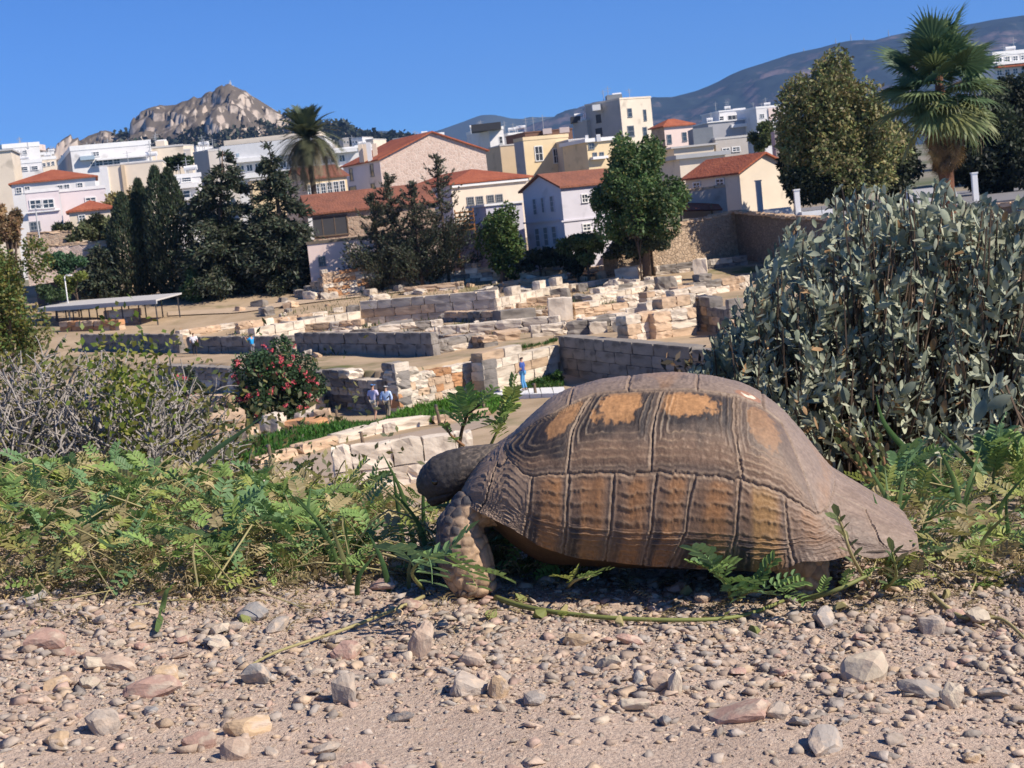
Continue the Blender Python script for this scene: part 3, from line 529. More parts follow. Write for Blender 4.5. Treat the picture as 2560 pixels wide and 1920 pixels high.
# masts along the mountain crest
for k, (x, y, l) in enumerate(((2010, 128, 8), (2090, 110, 14), (2128, 102, 18), (2222, 90, 16), (2160, 100, 7))):
    p = atY(x, y + 3, 8195); t = atY(x - 1, y - l, 8195)
    E = empty('radio_mast', p, 'thin steel radio mast on the mountain crest', 'mast', 'radio masts along the mountain crest')
    MB().tube([p, (p.x, p.y, p.z + (t.z - p.z) * 0.6), (p.x, p.y, t.z)], [3.0, 2.0, 0.8], 5).build('pole', METAL, E)
# street furniture on the right: raised street, white pillars, kiosk
# aerials, solar boilers and water tanks on the flat roofs
for i, e in enumerate([o for o in scene.objects if o.get('category') == 'building' and o.name.startswith(('apartment', 'modern', 'tower'))]):
    w = [c for c in e.children if c.name.startswith('wall')][0]; bb = [Vector(b) for b in w.bound_box]; zt = max(b.z for b in bb) + e.location.z; cx = sum(b.x for b in bb) / 8 + e.location.x; cy = sum(b.y for b in bb) / 8 + e.location.y
    wx = (max(b.x for b in bb) - min(b.x for b in bb)) * 0.3
    for k in range(3):
        x = cx + rnd.uniform(-wx, wx); y = cy + rnd.uniform(-2, 2); h = rnd.uniform(1.5, 3.2)
        MB().tube([(x, y, zt), (x, y, zt + h)], 0.05, 5).box((x - 0.6, y, zt + h * .85), (1.2, 0, 0), (0, .05, 0), (0, 0, .05)).box((x - 0.4, y, zt + h * .7), (.8, 0, 0), (0, .05, 0), (0, 0, .05)).build('aerial', METAL, e)
    x = cx + rnd.uniform(-wx, wx); MB().tube([(x - .8, cy, zt + 1.3), (x + .8, cy, zt + 1.3)], .32, 10).box((x - .7, cy - .3, zt - .05), (.1, 0, 0), (0, .1, 0), (0, 0, 1.2)).box((x + .6, cy - .3, zt - .05), (.1, 0, 0), (0, .1, 0), (0, 0, 1.2)).build('solar_boiler', WHITE, e)

# ------------------------------------------------------------------ ruins
def block_mesh(seed, rough=0.055):
    r = random.Random(seed); bm = bmesh.new(); bmesh.ops.create_cube(bm, size=1.0)
    bmesh.ops.subdivide_edges(bm, edges=bm.edges[:], cuts=2, use_grid_fill=True)
    for v in bm.verts:
        k = sum(abs(c) > 0.49 for c in v.co); w_ = noise.noise_vector(v.co * 1.7 + Vector((seed, 0, 0))) * rough * 2.2
        f = {3: 0.95, 2: 0.985, 1: 1.0}[k]
        v.co = w_ + Vector((v.co.x * f + r.uniform(-rough, rough), v.co.y * f + r.uniform(-rough, rough), v.co.z * f + r.uniform(-rough, rough)))
    me = bpy.data.meshes.new('stone_block'); bm.to_mesh(me); bm.free(); return me
def stone_tone(n, c1, c2, lich):
    return surf('stone_' + n, c1, c2, 1.6, 0.95, 0.7, 5.0, c3=lich, s3=1.3, t3=0.62, rand=0.2, bdist=0.05)
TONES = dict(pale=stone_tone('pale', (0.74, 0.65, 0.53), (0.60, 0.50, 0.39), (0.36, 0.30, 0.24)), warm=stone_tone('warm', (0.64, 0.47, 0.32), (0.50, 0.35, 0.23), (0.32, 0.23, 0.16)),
             grey=stone_tone('grey', (0.32, 0.285, 0.25), (0.22, 0.195, 0.17), (0.11, 0.098, 0.085)), orange=stone_tone('orange', (0.52, 0.27, 0.13), (0.42, 0.22, 0.11), (0.30, 0.18, 0.11)))  # grey: weathered stone, darkened further to deepen the walls in shade
BLK = {}
for tn, tm in TONES.items():
    for kk in range(6):
        me = block_mesh(kk * 7 + 1, (0.009, 0.013, 0.03, 0.038, 0.046, 0.055)[kk]); me.materials.append(tm); BLK[tn, kk] = me
CORE = surf('wall_core', (0.20, 0.155, 0.11), (0.12, 0.095, 0.07), 2, 0.95, 0.8, 6)
def put_block(name, parent, loc, size, rz, tone, tilt=0.02, base=None, nv=(1, 6)):
    o = bpy.data.objects.new(name, BLK[tone, rnd.randrange(*nv)]); col_link(o)
    b = parent.location if parent is not None else Vector()
    o.parent = parent; o.location = Vector(loc) - b
    o.rotation_euler = (rnd.uniform(-tilt, tilt), rnd.uniform(-tilt, tilt), rz + rnd.choice((0, math.pi)) + rnd.uniform(-tilt, tilt)); o.scale = size
    return o
def wall(name, label, p0, p1, h, course, blen, tones, thick=0.7, ragged=0.25, seed=0, h1=None, group=None, gapf=0.985, skip=0.0, cat='ruin wall', prof=None, core=True, ashlar=False):
    """dry-stone wall of separate blocks between two ground points"""
    p0, p1 = Vector(p0), Vector(p1); d = (p1 - p0); d.z = 0; Ln = d.length; d.normalize(); n = Vector((d.y, -d.x, 0))
    if n.dot(p0) > 0: n = -n                                     # towards the camera
    E = empty(name, p0, label, cat, group); ang = math.atan2(d.y, d.x); h1 = h if h1 is None else h1
    nh = lambda s: (prof(s / Ln) if prof else (h + (h1 - h) * s / Ln)) * (1 - ragged * (0.5 + 0.5 * float(np_noise(s, seed * 3.7, seed, 2, 0.55 / blen))))
    n_c = int(max(h, h1) * 1.15 / course) + 1; lo = 1e9
    z = -0.12
    for c in range(n_c):
        ch = course * (rnd.uniform(0.96, 1.04) if ashlar else rnd.uniform(0.9, 1.1)); s = -rnd.uniform(0, blen * 0.5)
        while s < Ln - 0.1:
            l = blen * rnd.uniform(0.6, 1.45); a, b = max(s, 0), min(s + l, Ln); s += l
            if b - a < blen * 0.22: continue
            m = (a + b) / 2
            if z + ch * 0.55 > nh(m) or rnd.random() < skip * (c > 0): continue
            zb = p0.z + (p1.z - p0.z) * m / Ln
            t = thick * rnd.uniform(0.9, 1.06)
            tn = tones[min(int(rnd.random() * len(tones)), len(tones) - 1)]
            put_block('block', E, p0 * (1 - m / Ln) + p1 * (m / Ln) + Vector((0, 0, z + ch / 2)) - n * (t / 2 - rnd.uniform(0, 0.05)), ((b - a) * gapf, t, ch * 0.985), ang, tn, 0.004 if ashlar else 0.012, nv=(0, 2) if ashlar else (1, 6))
        z += ch
    if core:
        hm = max(min(nh(Ln * k / 8) for k in range(9)) - course * 1.2, 0.0)
        if hm > 0.1:
            o = p0 - n * (thick * 0.85) + d * 0.12 + Vector((0, 0, -0.3)); MB().box(o, (p1 - p0) - d * 0.24, n * (thick * 0.72), (0, 0, hm + 0.3)).build('core', CORE, E)
    return E
g0 = lambda px, py: atZ(px, py, 0.0)
gt = lambda px, py: atZ(px, py, TERR)
# long shaded terrace wall (turned away from the sun) and its sunlit return
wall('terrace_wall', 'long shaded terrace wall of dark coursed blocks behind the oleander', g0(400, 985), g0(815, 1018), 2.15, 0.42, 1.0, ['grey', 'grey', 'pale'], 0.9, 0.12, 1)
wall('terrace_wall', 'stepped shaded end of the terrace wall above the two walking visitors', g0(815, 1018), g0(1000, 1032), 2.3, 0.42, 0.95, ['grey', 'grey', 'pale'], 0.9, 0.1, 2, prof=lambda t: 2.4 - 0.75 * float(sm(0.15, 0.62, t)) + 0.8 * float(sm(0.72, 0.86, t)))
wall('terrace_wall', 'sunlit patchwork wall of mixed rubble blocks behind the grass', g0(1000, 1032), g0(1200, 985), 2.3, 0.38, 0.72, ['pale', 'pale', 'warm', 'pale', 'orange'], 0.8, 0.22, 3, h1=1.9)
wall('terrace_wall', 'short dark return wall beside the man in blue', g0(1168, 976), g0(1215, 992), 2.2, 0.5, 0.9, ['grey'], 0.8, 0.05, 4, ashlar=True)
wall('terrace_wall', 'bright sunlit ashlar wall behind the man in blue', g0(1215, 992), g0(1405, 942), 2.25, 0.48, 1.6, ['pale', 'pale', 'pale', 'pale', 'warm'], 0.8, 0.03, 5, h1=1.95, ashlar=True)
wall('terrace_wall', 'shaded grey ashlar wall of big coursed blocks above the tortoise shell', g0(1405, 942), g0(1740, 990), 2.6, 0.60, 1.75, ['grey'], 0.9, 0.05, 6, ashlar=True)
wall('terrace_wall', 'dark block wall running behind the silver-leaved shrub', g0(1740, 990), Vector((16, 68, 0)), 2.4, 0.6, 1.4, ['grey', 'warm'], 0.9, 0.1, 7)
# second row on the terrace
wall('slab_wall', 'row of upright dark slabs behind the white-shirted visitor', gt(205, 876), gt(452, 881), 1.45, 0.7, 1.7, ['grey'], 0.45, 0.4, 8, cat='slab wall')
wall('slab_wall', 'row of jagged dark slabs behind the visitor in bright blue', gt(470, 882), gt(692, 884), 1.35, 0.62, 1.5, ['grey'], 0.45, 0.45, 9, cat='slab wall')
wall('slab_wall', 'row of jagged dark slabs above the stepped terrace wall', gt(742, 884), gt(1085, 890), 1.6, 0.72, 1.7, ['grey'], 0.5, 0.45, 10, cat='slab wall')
wall('ruin_wall', 'low upper slab course under the long shed roof', gt(385, 838), gt(452, 842), 0.8, 0.8, 2.0, ['grey', 'orange'], 0.6, 0.1, 11)
wall('ruin_wall', 'long low white ashlar wall crossing the middle of the ruins', gt(640, 858), gt(905, 812), 1.35, 0.62, 1.5, ['pale'], 0.7, 0.1, 12, ashlar=True)
wall('ruin_wall', 'long white ashlar wall stepping up behind the jagged slabs', gt(905, 812), gt(1245, 786), 1.6, 0.66, 1.7, ['pale', 'pale', 'pale', 'warm'], 0.7, 0.05, 13, ashlar=True)
wall('ruin_wall', 'white ashlar wall with carved stumps on top, beside the pedestal', gt(1245, 786), gt(1425, 742), 1.55, 0.66, 1.6, ['pale'], 0.7, 0.06, 14, ashlar=True)
wall('ruin_wall', 'far end of the white ashlar wall beneath the rubble retaining wall', gt(1430, 742), gt(1640, 708), 1.25, 0.6, 1.6, ['pale'], 0.7, 0.05, 15, ashlar=True)
wall('ruin_wall', 'sunlit step of warm blocks below the small footpath', gt(600, 838), gt(822, 806), 1.05, 0.5, 1.2, ['warm', 'warm', 'pale'], 0.7, 0.2, 16)
wall('ruin_wall', 'stepped warm blocks under the long path', gt(822, 800), gt(1030, 778), 0.9, 0.45, 1.2, ['warm', 'pale', 'orange'], 0.8, 0.4, 17)
wall('ruin_wall', 'rough low rubble strip in the middle court', gt(1215, 838), gt(1480, 818), 0.55, 0.28, 0.7, ['pale', 'warm', 'grey'], 0.8, 0.45, 18, skip=0.1)
wall('ruin_wall', 'low row of dark-topped blocks over the ashlar wall corner', gt(1085, 864), gt(1212, 870), 0.75, 0.38, 0.95, ['warm', 'grey'], 0.9, 0.35, 19)
wall('ruin_wall', 'broken ledge of grey and tan blocks beside the jagged slabs', gt(1070, 846), gt(1230, 830), 0.55, 0.3, 0.9, ['warm', 'pale', 'grey'], 0.8, 0.35, 20)
wall('ruin_wall', 'sunlit patched block wall beside the silver-leaved shrub', gt(1572, 860), gt(1745, 826), 1.9, 0.55, 1.0, ['pale', 'warm', 'pale'], 0.8, 0.2, 21, h1=2.3)
wall('ruin_wall', 'upper pale block course stepping up to the silver-leaved shrub', gt(1620, 800), gt(1760, 772), 1.2, 0.6, 1.2, ['pale', 'grey'], 0.8, 0.15, 22)
wall('ruin_wall', 'dark broken wall stump touching the silver-leaved shrub', gt(1735, 822), gt(1830, 838), 1.9, 0.5, 1.0, ['grey', 'warm'], 0.8, 0.3, 23)
wall('ruin_wall', 'low tan course behind the pedestal monuments', gt(1440, 768), gt(1600, 742), 0.5, 0.4, 1.2, ['warm', 'pale'], 0.7, 0.25, 24)
# more courses showing between the larger walls
for k, (a, b, hh, tn, lb) in enumerate([((700, 842), (905, 824), 0.6, ['pale', 'warm'], 'half-buried pale course in front of the white ashlar wall'), ((930, 842), (1110, 822), 0.6, ['pale', 'grey'], 'broken pale course beside the dark eroded slab pair'), ((1100, 806), (1260, 806), 0.5, ['grey', 'warm'], 'shadowed low course beside the pedestal'), ((1440, 800), (1600, 776), 0.8, ['pale', 'warm'], 'pale double course beside the pedestal'),
        ((1330, 846), (1420, 836), 0.7, ['pale'], 'short pale course above the sunlit ashlar wall'), ((1460, 828), (1575, 812), 0.75, ['pale', 'warm', 'grey'], 'mixed rubble course above the grey ashlar wall'), ((1300, 770), (1400, 760), 0.5, ['warm'], 'low warm course in front of the carved stumps'), ((1480, 764), (1640, 732), 0.7, ['pale'], 'pale ledge course below the coping row'), ((560, 866), (700, 850), 0.5, ['pale', 'warm'], 'sunlit low course beside the shed'),
        ((620, 812), (800, 792), 0.55, ['warm', 'orange'], 'warm low course along the upper path'), ((1050, 745), (1180, 732), 0.7, ['pale', 'warm'], 'pale low course under the crumbled heap'), ((1260, 728), (1420, 706), 0.6, ['pale', 'warm'], 'pale low course beside the orange ledge'), ((1620, 772), (1745, 750), 0.9, ['pale', 'warm'], 'stepped pale course leading to the shrub'), ((1690, 786), (1790, 770), 1.1, ['grey', 'pale'], 'grey and pale course behind the shrub edge')]):
    wall('ruin_wall', lb, gt(*a) if a[1] > 740 else G(*a), gt(*b) if a[1] > 740 else G(*b), hh * 1.35, 0.42, 1.1, tn, 0.9, 0.3, 60 + k)
for k, (a, b, hh, cs_, tn, lb) in enumerate([((1088, 852), (1400, 824), 1.2, 0.5, ['pale', 'pale', 'warm'], 'long pale course above the sunlit ashlar wall'), ((1420, 842), (1572, 826), 0.9, 0.45, ['pale', 'grey'], 'pale and grey course on top of the grey ashlar wall'), ((1100, 882), (1210, 864), 0.9, 0.45, ['grey', 'pale'], 'grey stub wall behind the patchwork wall'), ((452, 852), (640, 824), 0.9, 0.45, ['warm', 'pale'], 'warm low wall beside the shed posts'),
        ((440, 822), (640, 800), 0.8, 0.4, ['warm', 'orange'], 'orange-warm low wall behind the shed posts'), ((640, 806), (905, 778), 1.0, 0.5, ['pale', 'warm'], 'long pale wall below the upper path'), ((905, 786), (1085, 762), 1.0, 0.5, ['pale', 'warm', 'grey'], 'pale wall below the carved blocks'), ((1085, 772), (1300, 748), 0.9, 0.45, ['pale', 'warm'], 'pale wall behind the arched stump'), ((1500, 748), (1705, 716), 1.0, 0.5, ['pale', 'grey'], 'pale wall below the high rubble wall'),
        ((1640, 850), (1745, 834), 1.3, 0.5, ['pale', 'warm'], 'warm pale wall end at the shrub'), ((700, 866), (940, 846), 0.7, 0.4, ['pale', 'grey'], 'pale edge course behind the jagged slabs'), ((1240, 812), (1420, 796), 0.8, 0.4, ['warm', 'pale'], 'warm pale course before the pale pedestal'), ((830, 738), (1010, 716), 0.9, 0.4, ['warm', 'warm', 'orange'], 'warm course in front of the tall rubble wall'), ((1010, 738), (1160, 722), 0.8, 0.4, ['warm', 'pale'], 'warm course under the lower rubble wall')]):
    wall('ruin_wall', lb, gt(*a) if a[1] > 745 else G(*a), gt(*b) if a[1] > 745 else G(*b), hh, cs_, 1.25, tn, 0.8, 0.16, 80 + k)
# back terrace
wall('rubble_wall', 'tall warm rubble wall beneath the pink building', G(812, 748), G(972, 722), 2.7, 0.34, 0.62, ['warm', 'warm', 'orange', 'pale'], 0.8, 0.12, 25, h1=2.4)
wall('rubble_wall', 'broken shadowed side of the warm rubble wall', G(735, 742), G(812, 748), 2.3, 0.4, 0.7, ['grey', 'warm'], 0.8, 0.5, 26, prof=lambda t: 0.6 + 1.8 * t)
wall('rubble_wall', 'lower warm rubble wall under the spiky conifers', G(972, 722), G(1165, 702), 1.3, 0.36, 0.85, ['warm', 'pale', 'grey'], 0.7, 0.25, 27)
wall('rubble_wall', 'crumbled block heap wall beside the spiky conifers', G(1165, 706), G(1260, 700), 2.0, 0.45, 0.9, ['warm', 'pale', 'grey'], 0.9, 0.45, 28)
wall('rubble_wall', 'low tan blocks along the orange earth ledge', G(1300, 704), G(1510, 684), 0.7, 0.4, 1.0, ['pale', 'warm'], 0.7, 0.35, 29)
wall('rubble_wall', 'low grey coping course in front of the retaining wall', G(1640, 690), G(1870, 662), 0.9, 0.45, 1.3, ['pale', 'grey'], 0.7, 0.2, 30)
wall('rubble_wall', 'jumbled ruin blocks beside the shrub below the retaining wall', G(1725, 742), G(1880, 720), 1.6, 0.55, 1.0, ['pale', 'grey', 'warm'], 0.9, 0.45, 31, skip=0.15)
wall('rubble_wall', 'orange rock ledge under the long shed', G(150, 830), G(300, 826), 1.0, 0.5, 1.1, ['orange', 'warm'], 0.8, 0.4, 32)
wall('rubble_wall', 'pale stone tomb blocks between the shed posts', G(262, 812), G(345, 806), 1.4, 0.7, 1.1, ['pale', 'warm'], 0.9, 0.25, 33)
# near path walls
wall('path_wall', 'sunlit two-course block wall beside the footpath, beside the tortoise head', g0(842, 1232), g0(1190, 1186), 1.75, 0.86, 1.25, ['pale', 'pale', 'warm'], 0.9, 0.1, 34, h1=1.6, cat='block wall')
wall('path_wall', 'tumbled block wall at the near end of the footpath behind the weeds', g0(640, 1330), g0(790, 1260), 1.5, 0.75, 1.2, ['pale', 'warm'], 0.9, 0.3, 35, cat='block wall')
def kerb(pts, label):
    for k in range(len(pts) - 1):
        a, b = g0(*pts[k]), g0(*pts[k + 1])
        E = empty('kerb_row', a, label[k], 'kerb stones'); d = b - a; n = max(1, int(d.length / 1.5)); ang = math.atan2(d.y, d.x)
        for i in range(n):
            put_block('kerb_stone', E, a + d * ((i + 0.5) / n) + Vector((rnd.uniform(-.12, .12), rnd.uniform(-.12, .12), 0.16)), (d.length / n * rnd.uniform(0.8, 0.97), rnd.uniform(0.5, 0.75), rnd.uniform(0.42, 0.62)), ang, rnd.choice(('pale', 'pale', 'warm')), 0.05)
kerb([(628, 1172), (742, 1140), (835, 1112), (935, 1085), (1075, 1060), (1230, 1040)], ['pale kerb stones by the leaning wooden post on the footpath', 'double row of pale kerb stones along the grass', 'low kerb stones at the dip of the grass strip', 'flat kerb slabs below the white-capped visitor', 'thin kerb slabs fading toward the ashlar wall'])
def stone(px, py, w, h, label, tone='pale', zf=g0, rz=None, dep=None, group=None, name='stone_block', tilt=0.06, zoff=0.0):
    p = zf(px, py); m = p.y / FPX; W, Hh = w * m, h * m
    E = put_block(name, None, (p.x, p.y + (dep or W) * 0.5, p.z + Hh * 0.48 + zoff), (W, dep or W * 0.8, Hh * 1.08), rz if rz is not None else rnd.uniform(-0.5, 0.5), tone, tilt)
    return tag(E, label, 'stone', group)
stone(512, 1062, 120, 66, 'large tan boulder where the grass strip ends', 'warm'); stone(570, 1046, 40, 34, 'small grey boulder on the tan boulder heap', 'grey', zoff=0.35)
stone(556, 1092, 100, 58, 'long cracked tan boulder in front of the boulder heap', 'warm', rz=0.35); stone(604, 1106, 60, 30, 'low flat tan rock at the foot of the boulder heap', 'warm')
stone(682, 1090, 55, 50, 'upright pale stone block beside the orange rock', 'pale', rz=-0.35); stone(637, 1100, 17, 23, 'small white egg-shaped stone beside the upright pale block', 'pale')
stone(765, 1084, 88, 30, 'orange earth-coloured rock under the stacked blocks', 'orange'); stone(770, 1062, 60, 30, 'small pale rubble under the big balanced block', 'pale'); stone(806, 1060, 40, 34, 'square pale block beside the stacked rubble', 'warm')
stone(772, 1030, 70, 44, 'big pale block balanced on the rubble stack by the oleander', 'pale', rz=0.1); stone(974, 1082, 32, 24, 'white boulder at the feet of the woman in light blue', 'pale')
for i, (x, y, w, hh, tn, lb) in enumerate([(884, 800, 32, 34, 'grey', 'round weathered stump standing on the white wall'), (962, 788, 42, 32, 'grey', 'weathered lion-like stump on the white wall'), (1118, 762, 44, 27, 'pale', 'carved block on the white wall below the black doorway pile'), (1062, 758, 40, 27, 'grey', 'grey-sided carved block beside the double blocks'), (1092, 756, 30, 26, 'pale', 'tilted tan block between two carved blocks'),
        (778, 822, 60, 28, 'grey', 'grey eroded stump above the warm step'), (988, 834, 88, 26, 'grey', 'dark eroded slab pair in the middle court'), (1208, 748, 40, 26, 'grey', 'arched grey stump on the white wall'), (1292, 740, 45, 28, 'pale', 'pale sloped stump on the white wall'), (1362, 724, 32, 24, 'grey', 'grey peaked stump farther along the white wall'), (1425, 722, 40, 26, 'pale', 'blocky white stump beside the grey peaked one'),
        (1500, 712, 32, 22, 'pale', 'round-backed white stump at the far wall end'), (1580, 702, 62, 34, 'pale', 'big pale carved shell-like block at the far wall end'), (1668, 734, 46, 40, 'grey', 'square grey block below the coping course'), (1288, 814, 95, 38, 'grey', 'long dark-sided block in the middle court'), (1405, 806, 62, 60, 'pale', 'tall pale pedestal with one dark face'), (1404, 754, 44, 30, 'grey', 'dark carved block on top of the pale pedestal'),
        (1484, 790, 40, 22, 'grey', 'low dark block beside the pedestal'), (1498, 836, 44, 30, 'pale', 'pale tilted block near the ashlar corner'), (1590, 802, 42, 30, 'pale', 'pale cube on the patched block wall'), (1548, 832, 28, 26, 'grey', 'grey split stone with dark hole'), (1270, 852, 62, 24, 'warm', 'tan slab over the sunlit ashlar wall'), (1180, 700, 26, 34, 'pale', 'white grave stele on the crumbled heap'), (1248, 722, 42, 36, 'pale', 'white carved stele beside the crumbled heap'),
        (1756, 700, 34, 52, 'pale', 'upright pale stele by the silver-leaved shrub'), (1560, 640, 22, 28, 'grey', 'grey statue stump on the rubble wall coping'), (1515, 652, 40, 22, 'grey', 'grey boulder at the foot of the rubble wall'), (1592, 618, 20, 20, 'pale', 'white marble fragment on the rubble coping'), (1624, 606, 14, 14, 'pale', 'tiny white marble chip on the rubble coping'), (1545, 632, 20, 12, 'pale', 'flat white marble slab on the rubble coping')]):
    p = gt if y > 705 else G
    stone(x, y, w, hh, lb, tn, p, group=None)
for k in range(170):
    px = rnd.uniform(560, 1720); py = 900 - (px - 560) * 0.13 + rnd.uniform(-130, 30)
    q = G(px, py); m = q.y / FPX
    if q.y < 86 or q.y > 150: continue
    s = rnd.uniform(9, 30) * m
    o = put_block('fallen_stone', None, (q.x, q.y, q.z + s * 0.25), (s * rnd.uniform(0.9, 1.8), s, s * rnd.uniform(0.6, 1.0)), rnd.uniform(0, 3), rnd.choice(('pale', 'warm', 'grey', 'pale')), 0.25)
    tag(o, 'fallen ancient block lying loose among the ruin walls', 'stone', 'loose blocks scattered among the ruins')
# rubble retaining walls on the right
def prism_wall(name, label, base, top, mat, thick=0.8, extra=1.0, cat='retaining wall', Ys=None):
    B_ = [G(*b) if Ys is None else atY(b[0], b[1], Ys[i]) for i, b in enumerate(base)]; T_ = [atY(t[0], t[1], B_[i].y) for i, t in enumerate(top)]
    E = empty(name, B_[0], label, cat); mb = MB()
    for i in range(len(B_) - 1):
        a, b = B_[i], B_[i + 1]; c, d = T_[i], T_[i + 1]
        b0 = Vector((a.x, a.y, a.z - extra)); b1 = Vector((b.x, b.y, b.z - extra)); t0 = Vector((a.x, a.y, c.z)); t1 = Vector((b.x, b.y, d.z)); y = Vector((0, thick, 0))
        mb.poly([b0, b1, t1, t0]); mb.poly([t0, t1, t1 + y, t0 + y]); mb.poly([b1 + y, b0 + y, t0 + y, t1 + y])
        if i == 0: mb.poly([b0, t0, t0 + y, b0 + y])
        if i == len(B_) - 2: mb.poly([b1, b1 + y, t1 + y, t1])
    mb.build('masonry', mat, E); cp = MB()
    for i in range(len(B_) - 1):
        n = max(2, int((B_[i + 1] - B_[i]).length / 0.9))
        for k in range(n):
            f = (k + 0.5) / n; p = Vector((B_[i].x, B_[i].y, T_[i].z)).lerp(Vector((B_[i + 1].x, B_[i + 1].y, T_[i + 1].z)), f); dd = (B_[i + 1] - B_[i]).length / n
            put_block('coping_stone', E, p + Vector((0, thick * 0.5, 0.06)), (dd * 0.95, thick * 1.12, rnd.uniform(0.18, 0.34)), math.atan2(B_[i + 1].y - B_[i].y, B_[i + 1].x - B_[i].x), 'warm', 0.05)
    return E
RUBT = rubble('retaining_rubble', (0.56, 0.42, 0.29), (0.38, 0.27, 0.18), (0.45, 0.34, 0.24), 3.2, 0.9)
prism_wall('retaining_wall', 'low tan rubble wall with marble fragments on its coping', [(1512, 690), (1600, 680), (1700, 668)], [(1512, 646), (1600, 634), (1668, 618)], RUBT)
prism_wall('retaining_wall', 'high tan rubble retaining wall with sloping top beside the street', [(1636, 678), (1700, 668), (1848, 652)], [(1640, 620), (1668, 566), (1842, 530)], RUBT, Ys=[138.5, 139.5, 143])
prism_wall('retaining_wall', 'dark shaded rubble retaining wall below the street', [(1848, 652), (2000, 656), (2200, 660), (2900, 680)], [(1845, 529), (2010, 543), (2200, 550), (2900, 470)], rubble('shaded_rubble', (0.30, 0.24, 0.19), (0.20, 0.16, 0.13), (0.22, 0.18, 0.14), 2.8, 0.9), Ys=[143, 131, 118, 101])  # darker copy of the rubble: shade painted into the stretch facing away from the sun
prism_wall('garden_wall', 'pink rubble garden wall below the twin-window pink house', [(70, 624), (180, 606)], [(62, 586), (176, 580)], WALL['tan'], Ys=[164, 165], cat='wall')
prism_wall('garden_wall', 'long pale garden wall with a dark gate behind the small green tree', [(70, 690), (180, 672), (274, 660)], [(86, 622), (184, 610), (272, 606)], WALL['stone'], Ys=[157, 158, 158], cat='wall')
prism_wall('garden_wall', 'cream rendered wall behind the dark conifers', [(465, 690), (640, 672), (775, 660)], [(470, 630), (640, 622), (770, 612)], WALL['pink'], Ys=[160, 158, 156], cat='wall')
prism_wall('garden_wall', 'dark grey parapet wall in front of the red-roofed taverna', [(1706, 520), (1818, 512)], [(1706, 480), (1812, 466)], WALL['concrete'], Ys=[146, 146], cat='wall')
prism_wall('garden_wall', 'dark low building wall behind the lamp post', [(95, 760), (300, 742)], [(95, 690), (300, 672)], WALL['dark'], Ys=[160, 160], cat='wall')
# street platform on the right
p_a, p_b, p_c = atY(1846, 540, 143), atY(2010, 545, 131), atY(2200, 552, 118)
ST = 6.55
mb = MB(); top = [Vector((p_a.x, 143.9, ST)), Vector((p_b.x, 131.9, ST)), Vector((p_c.x, 118.9, ST)), Vector((70, 104, ST)), Vector((90, 190, ST)), Vector((p_a.x, 190, ST))]
mb.poly(top)
for i in range(len(top)): j = (i + 1) % len(top); mb.poly([top[i] + Vector((0, 0, -8)), top[j] + Vector((0, 0, -8)), top[j], top[i]])
tag(mb.build('street', surf('street_paving', (0.26, 0.25, 0.25), (0.19, 0.185, 0.18), 1.2, 0.9, 0.3, 8)), kind='structure')
def pillar(px, y0, y1, w, Y, label):
    p = atY(px, y1, Y); t = atY(px, y0, Y); W = w * Y / FPX; E = empty('gate_pillar', (p.x, Y, ST if p.z < ST + 0.5 else p.z), label, 'pillar')
    MB().abox((p.x - W / 2, Y, ST - 0.05), (p.x + W / 2, Y + W, t.z)).build('shaft', WHITE, E); MB().abox((p.x - W * 0.62, Y - W * 0.12, t.z + 0.002), (p.x + W * 0.62, Y + W * 1.12, t.z + 0.12)).build('cap', WHITE, E)
pillar(1901, 453, 510, 13, 146, 'white square pillar next to the taverna wall'); pillar(1997, 476, 536, 13, 134, 'white square pillar by the planter kerb'); pillar(2441, 434, 490, 13, 124, 'white square pillar beside the fan palm')
def steps(px, py, n, w, Y, label):
    p = atY(px, py, Y); E = empty('stairs', p, label, 'stairs')
    for k in range(n): MB().abox((p.x, Y + 0.35 * k, ST - 0.02), (p.x + w, Y + 0.35 * k + 0.34, ST + 0.17 * (k + 1))).build('step', SLAB, E)
steps(1915, 525, 5, 2.4, 137, 'short pale stairs between the two white pillars'); steps(2290, 520, 8, 3.6, 122, 'long grey stairs behind the fan palm')
a = atY(2012, 532, 131.5); E = empty('planter', (a.x, 132.8, ST), 'low white planter kerb on the street corner', 'planter')
MB().abox((a.x, 132.8, ST - 0.02), (a.x + 3.0, 133.1, ST + 0.4)).build('kerb', WHITE, E); MB().abox((a.x, 133.102, ST - 0.02), (a.x + 0.3, 136, ST + 0.4)).build('kerb', WHITE, E); MB().abox((a.x + 0.302, 133.102, ST - 0.02), (a.x + 3, 136, ST + 0.28)).build('soil', CORE, E)
# timber shelter beside the rubble wall
p0 = atY(1640, 572, 141); p1 = atY(1790, 560, 146)
E = empty('timber_shelter', Vector((p0.x, 141, ground_z(p0.x, 141))), 'small timber shelter with red sheet roof beside the rubble wall', 'shelter')
zr = atY(1660, 524, 141).z; zr2 = atY(1795, 510, 146).z
MB().poly([(p0.x - 0.6, 140.5, zr), (p1.x + 0.4, 143.5, zr2 - 0.5), (p1.x + 0.4, 147.5, zr2 + 0.3), (p0.x - 0.6, 145, zr + 0.7)]).poly([(p0.x - 0.6, 145, zr + 0.6), (p1.x + 0.4, 147.5, zr2 + 0.2), (p1.x + 0.4, 143.5, zr2 - 0.6), (p0.x - 0.6, 140.5, zr - 0.1)]).build('roof', ROOF, E, kind=None)
for (x, y) in ((p0.x, 141), (p0.x + 2.4, 142), (p1.x - 0.6, 143.6), (p0.x, 144.5), (p1.x - 0.6, 146.5)): MB().abox((x - 0.08, y - 0.08, ground_z(x, y) - 0.2), (x + 0.08, y + 0.08, zr + 0.1)).build('post', WOODM, E)
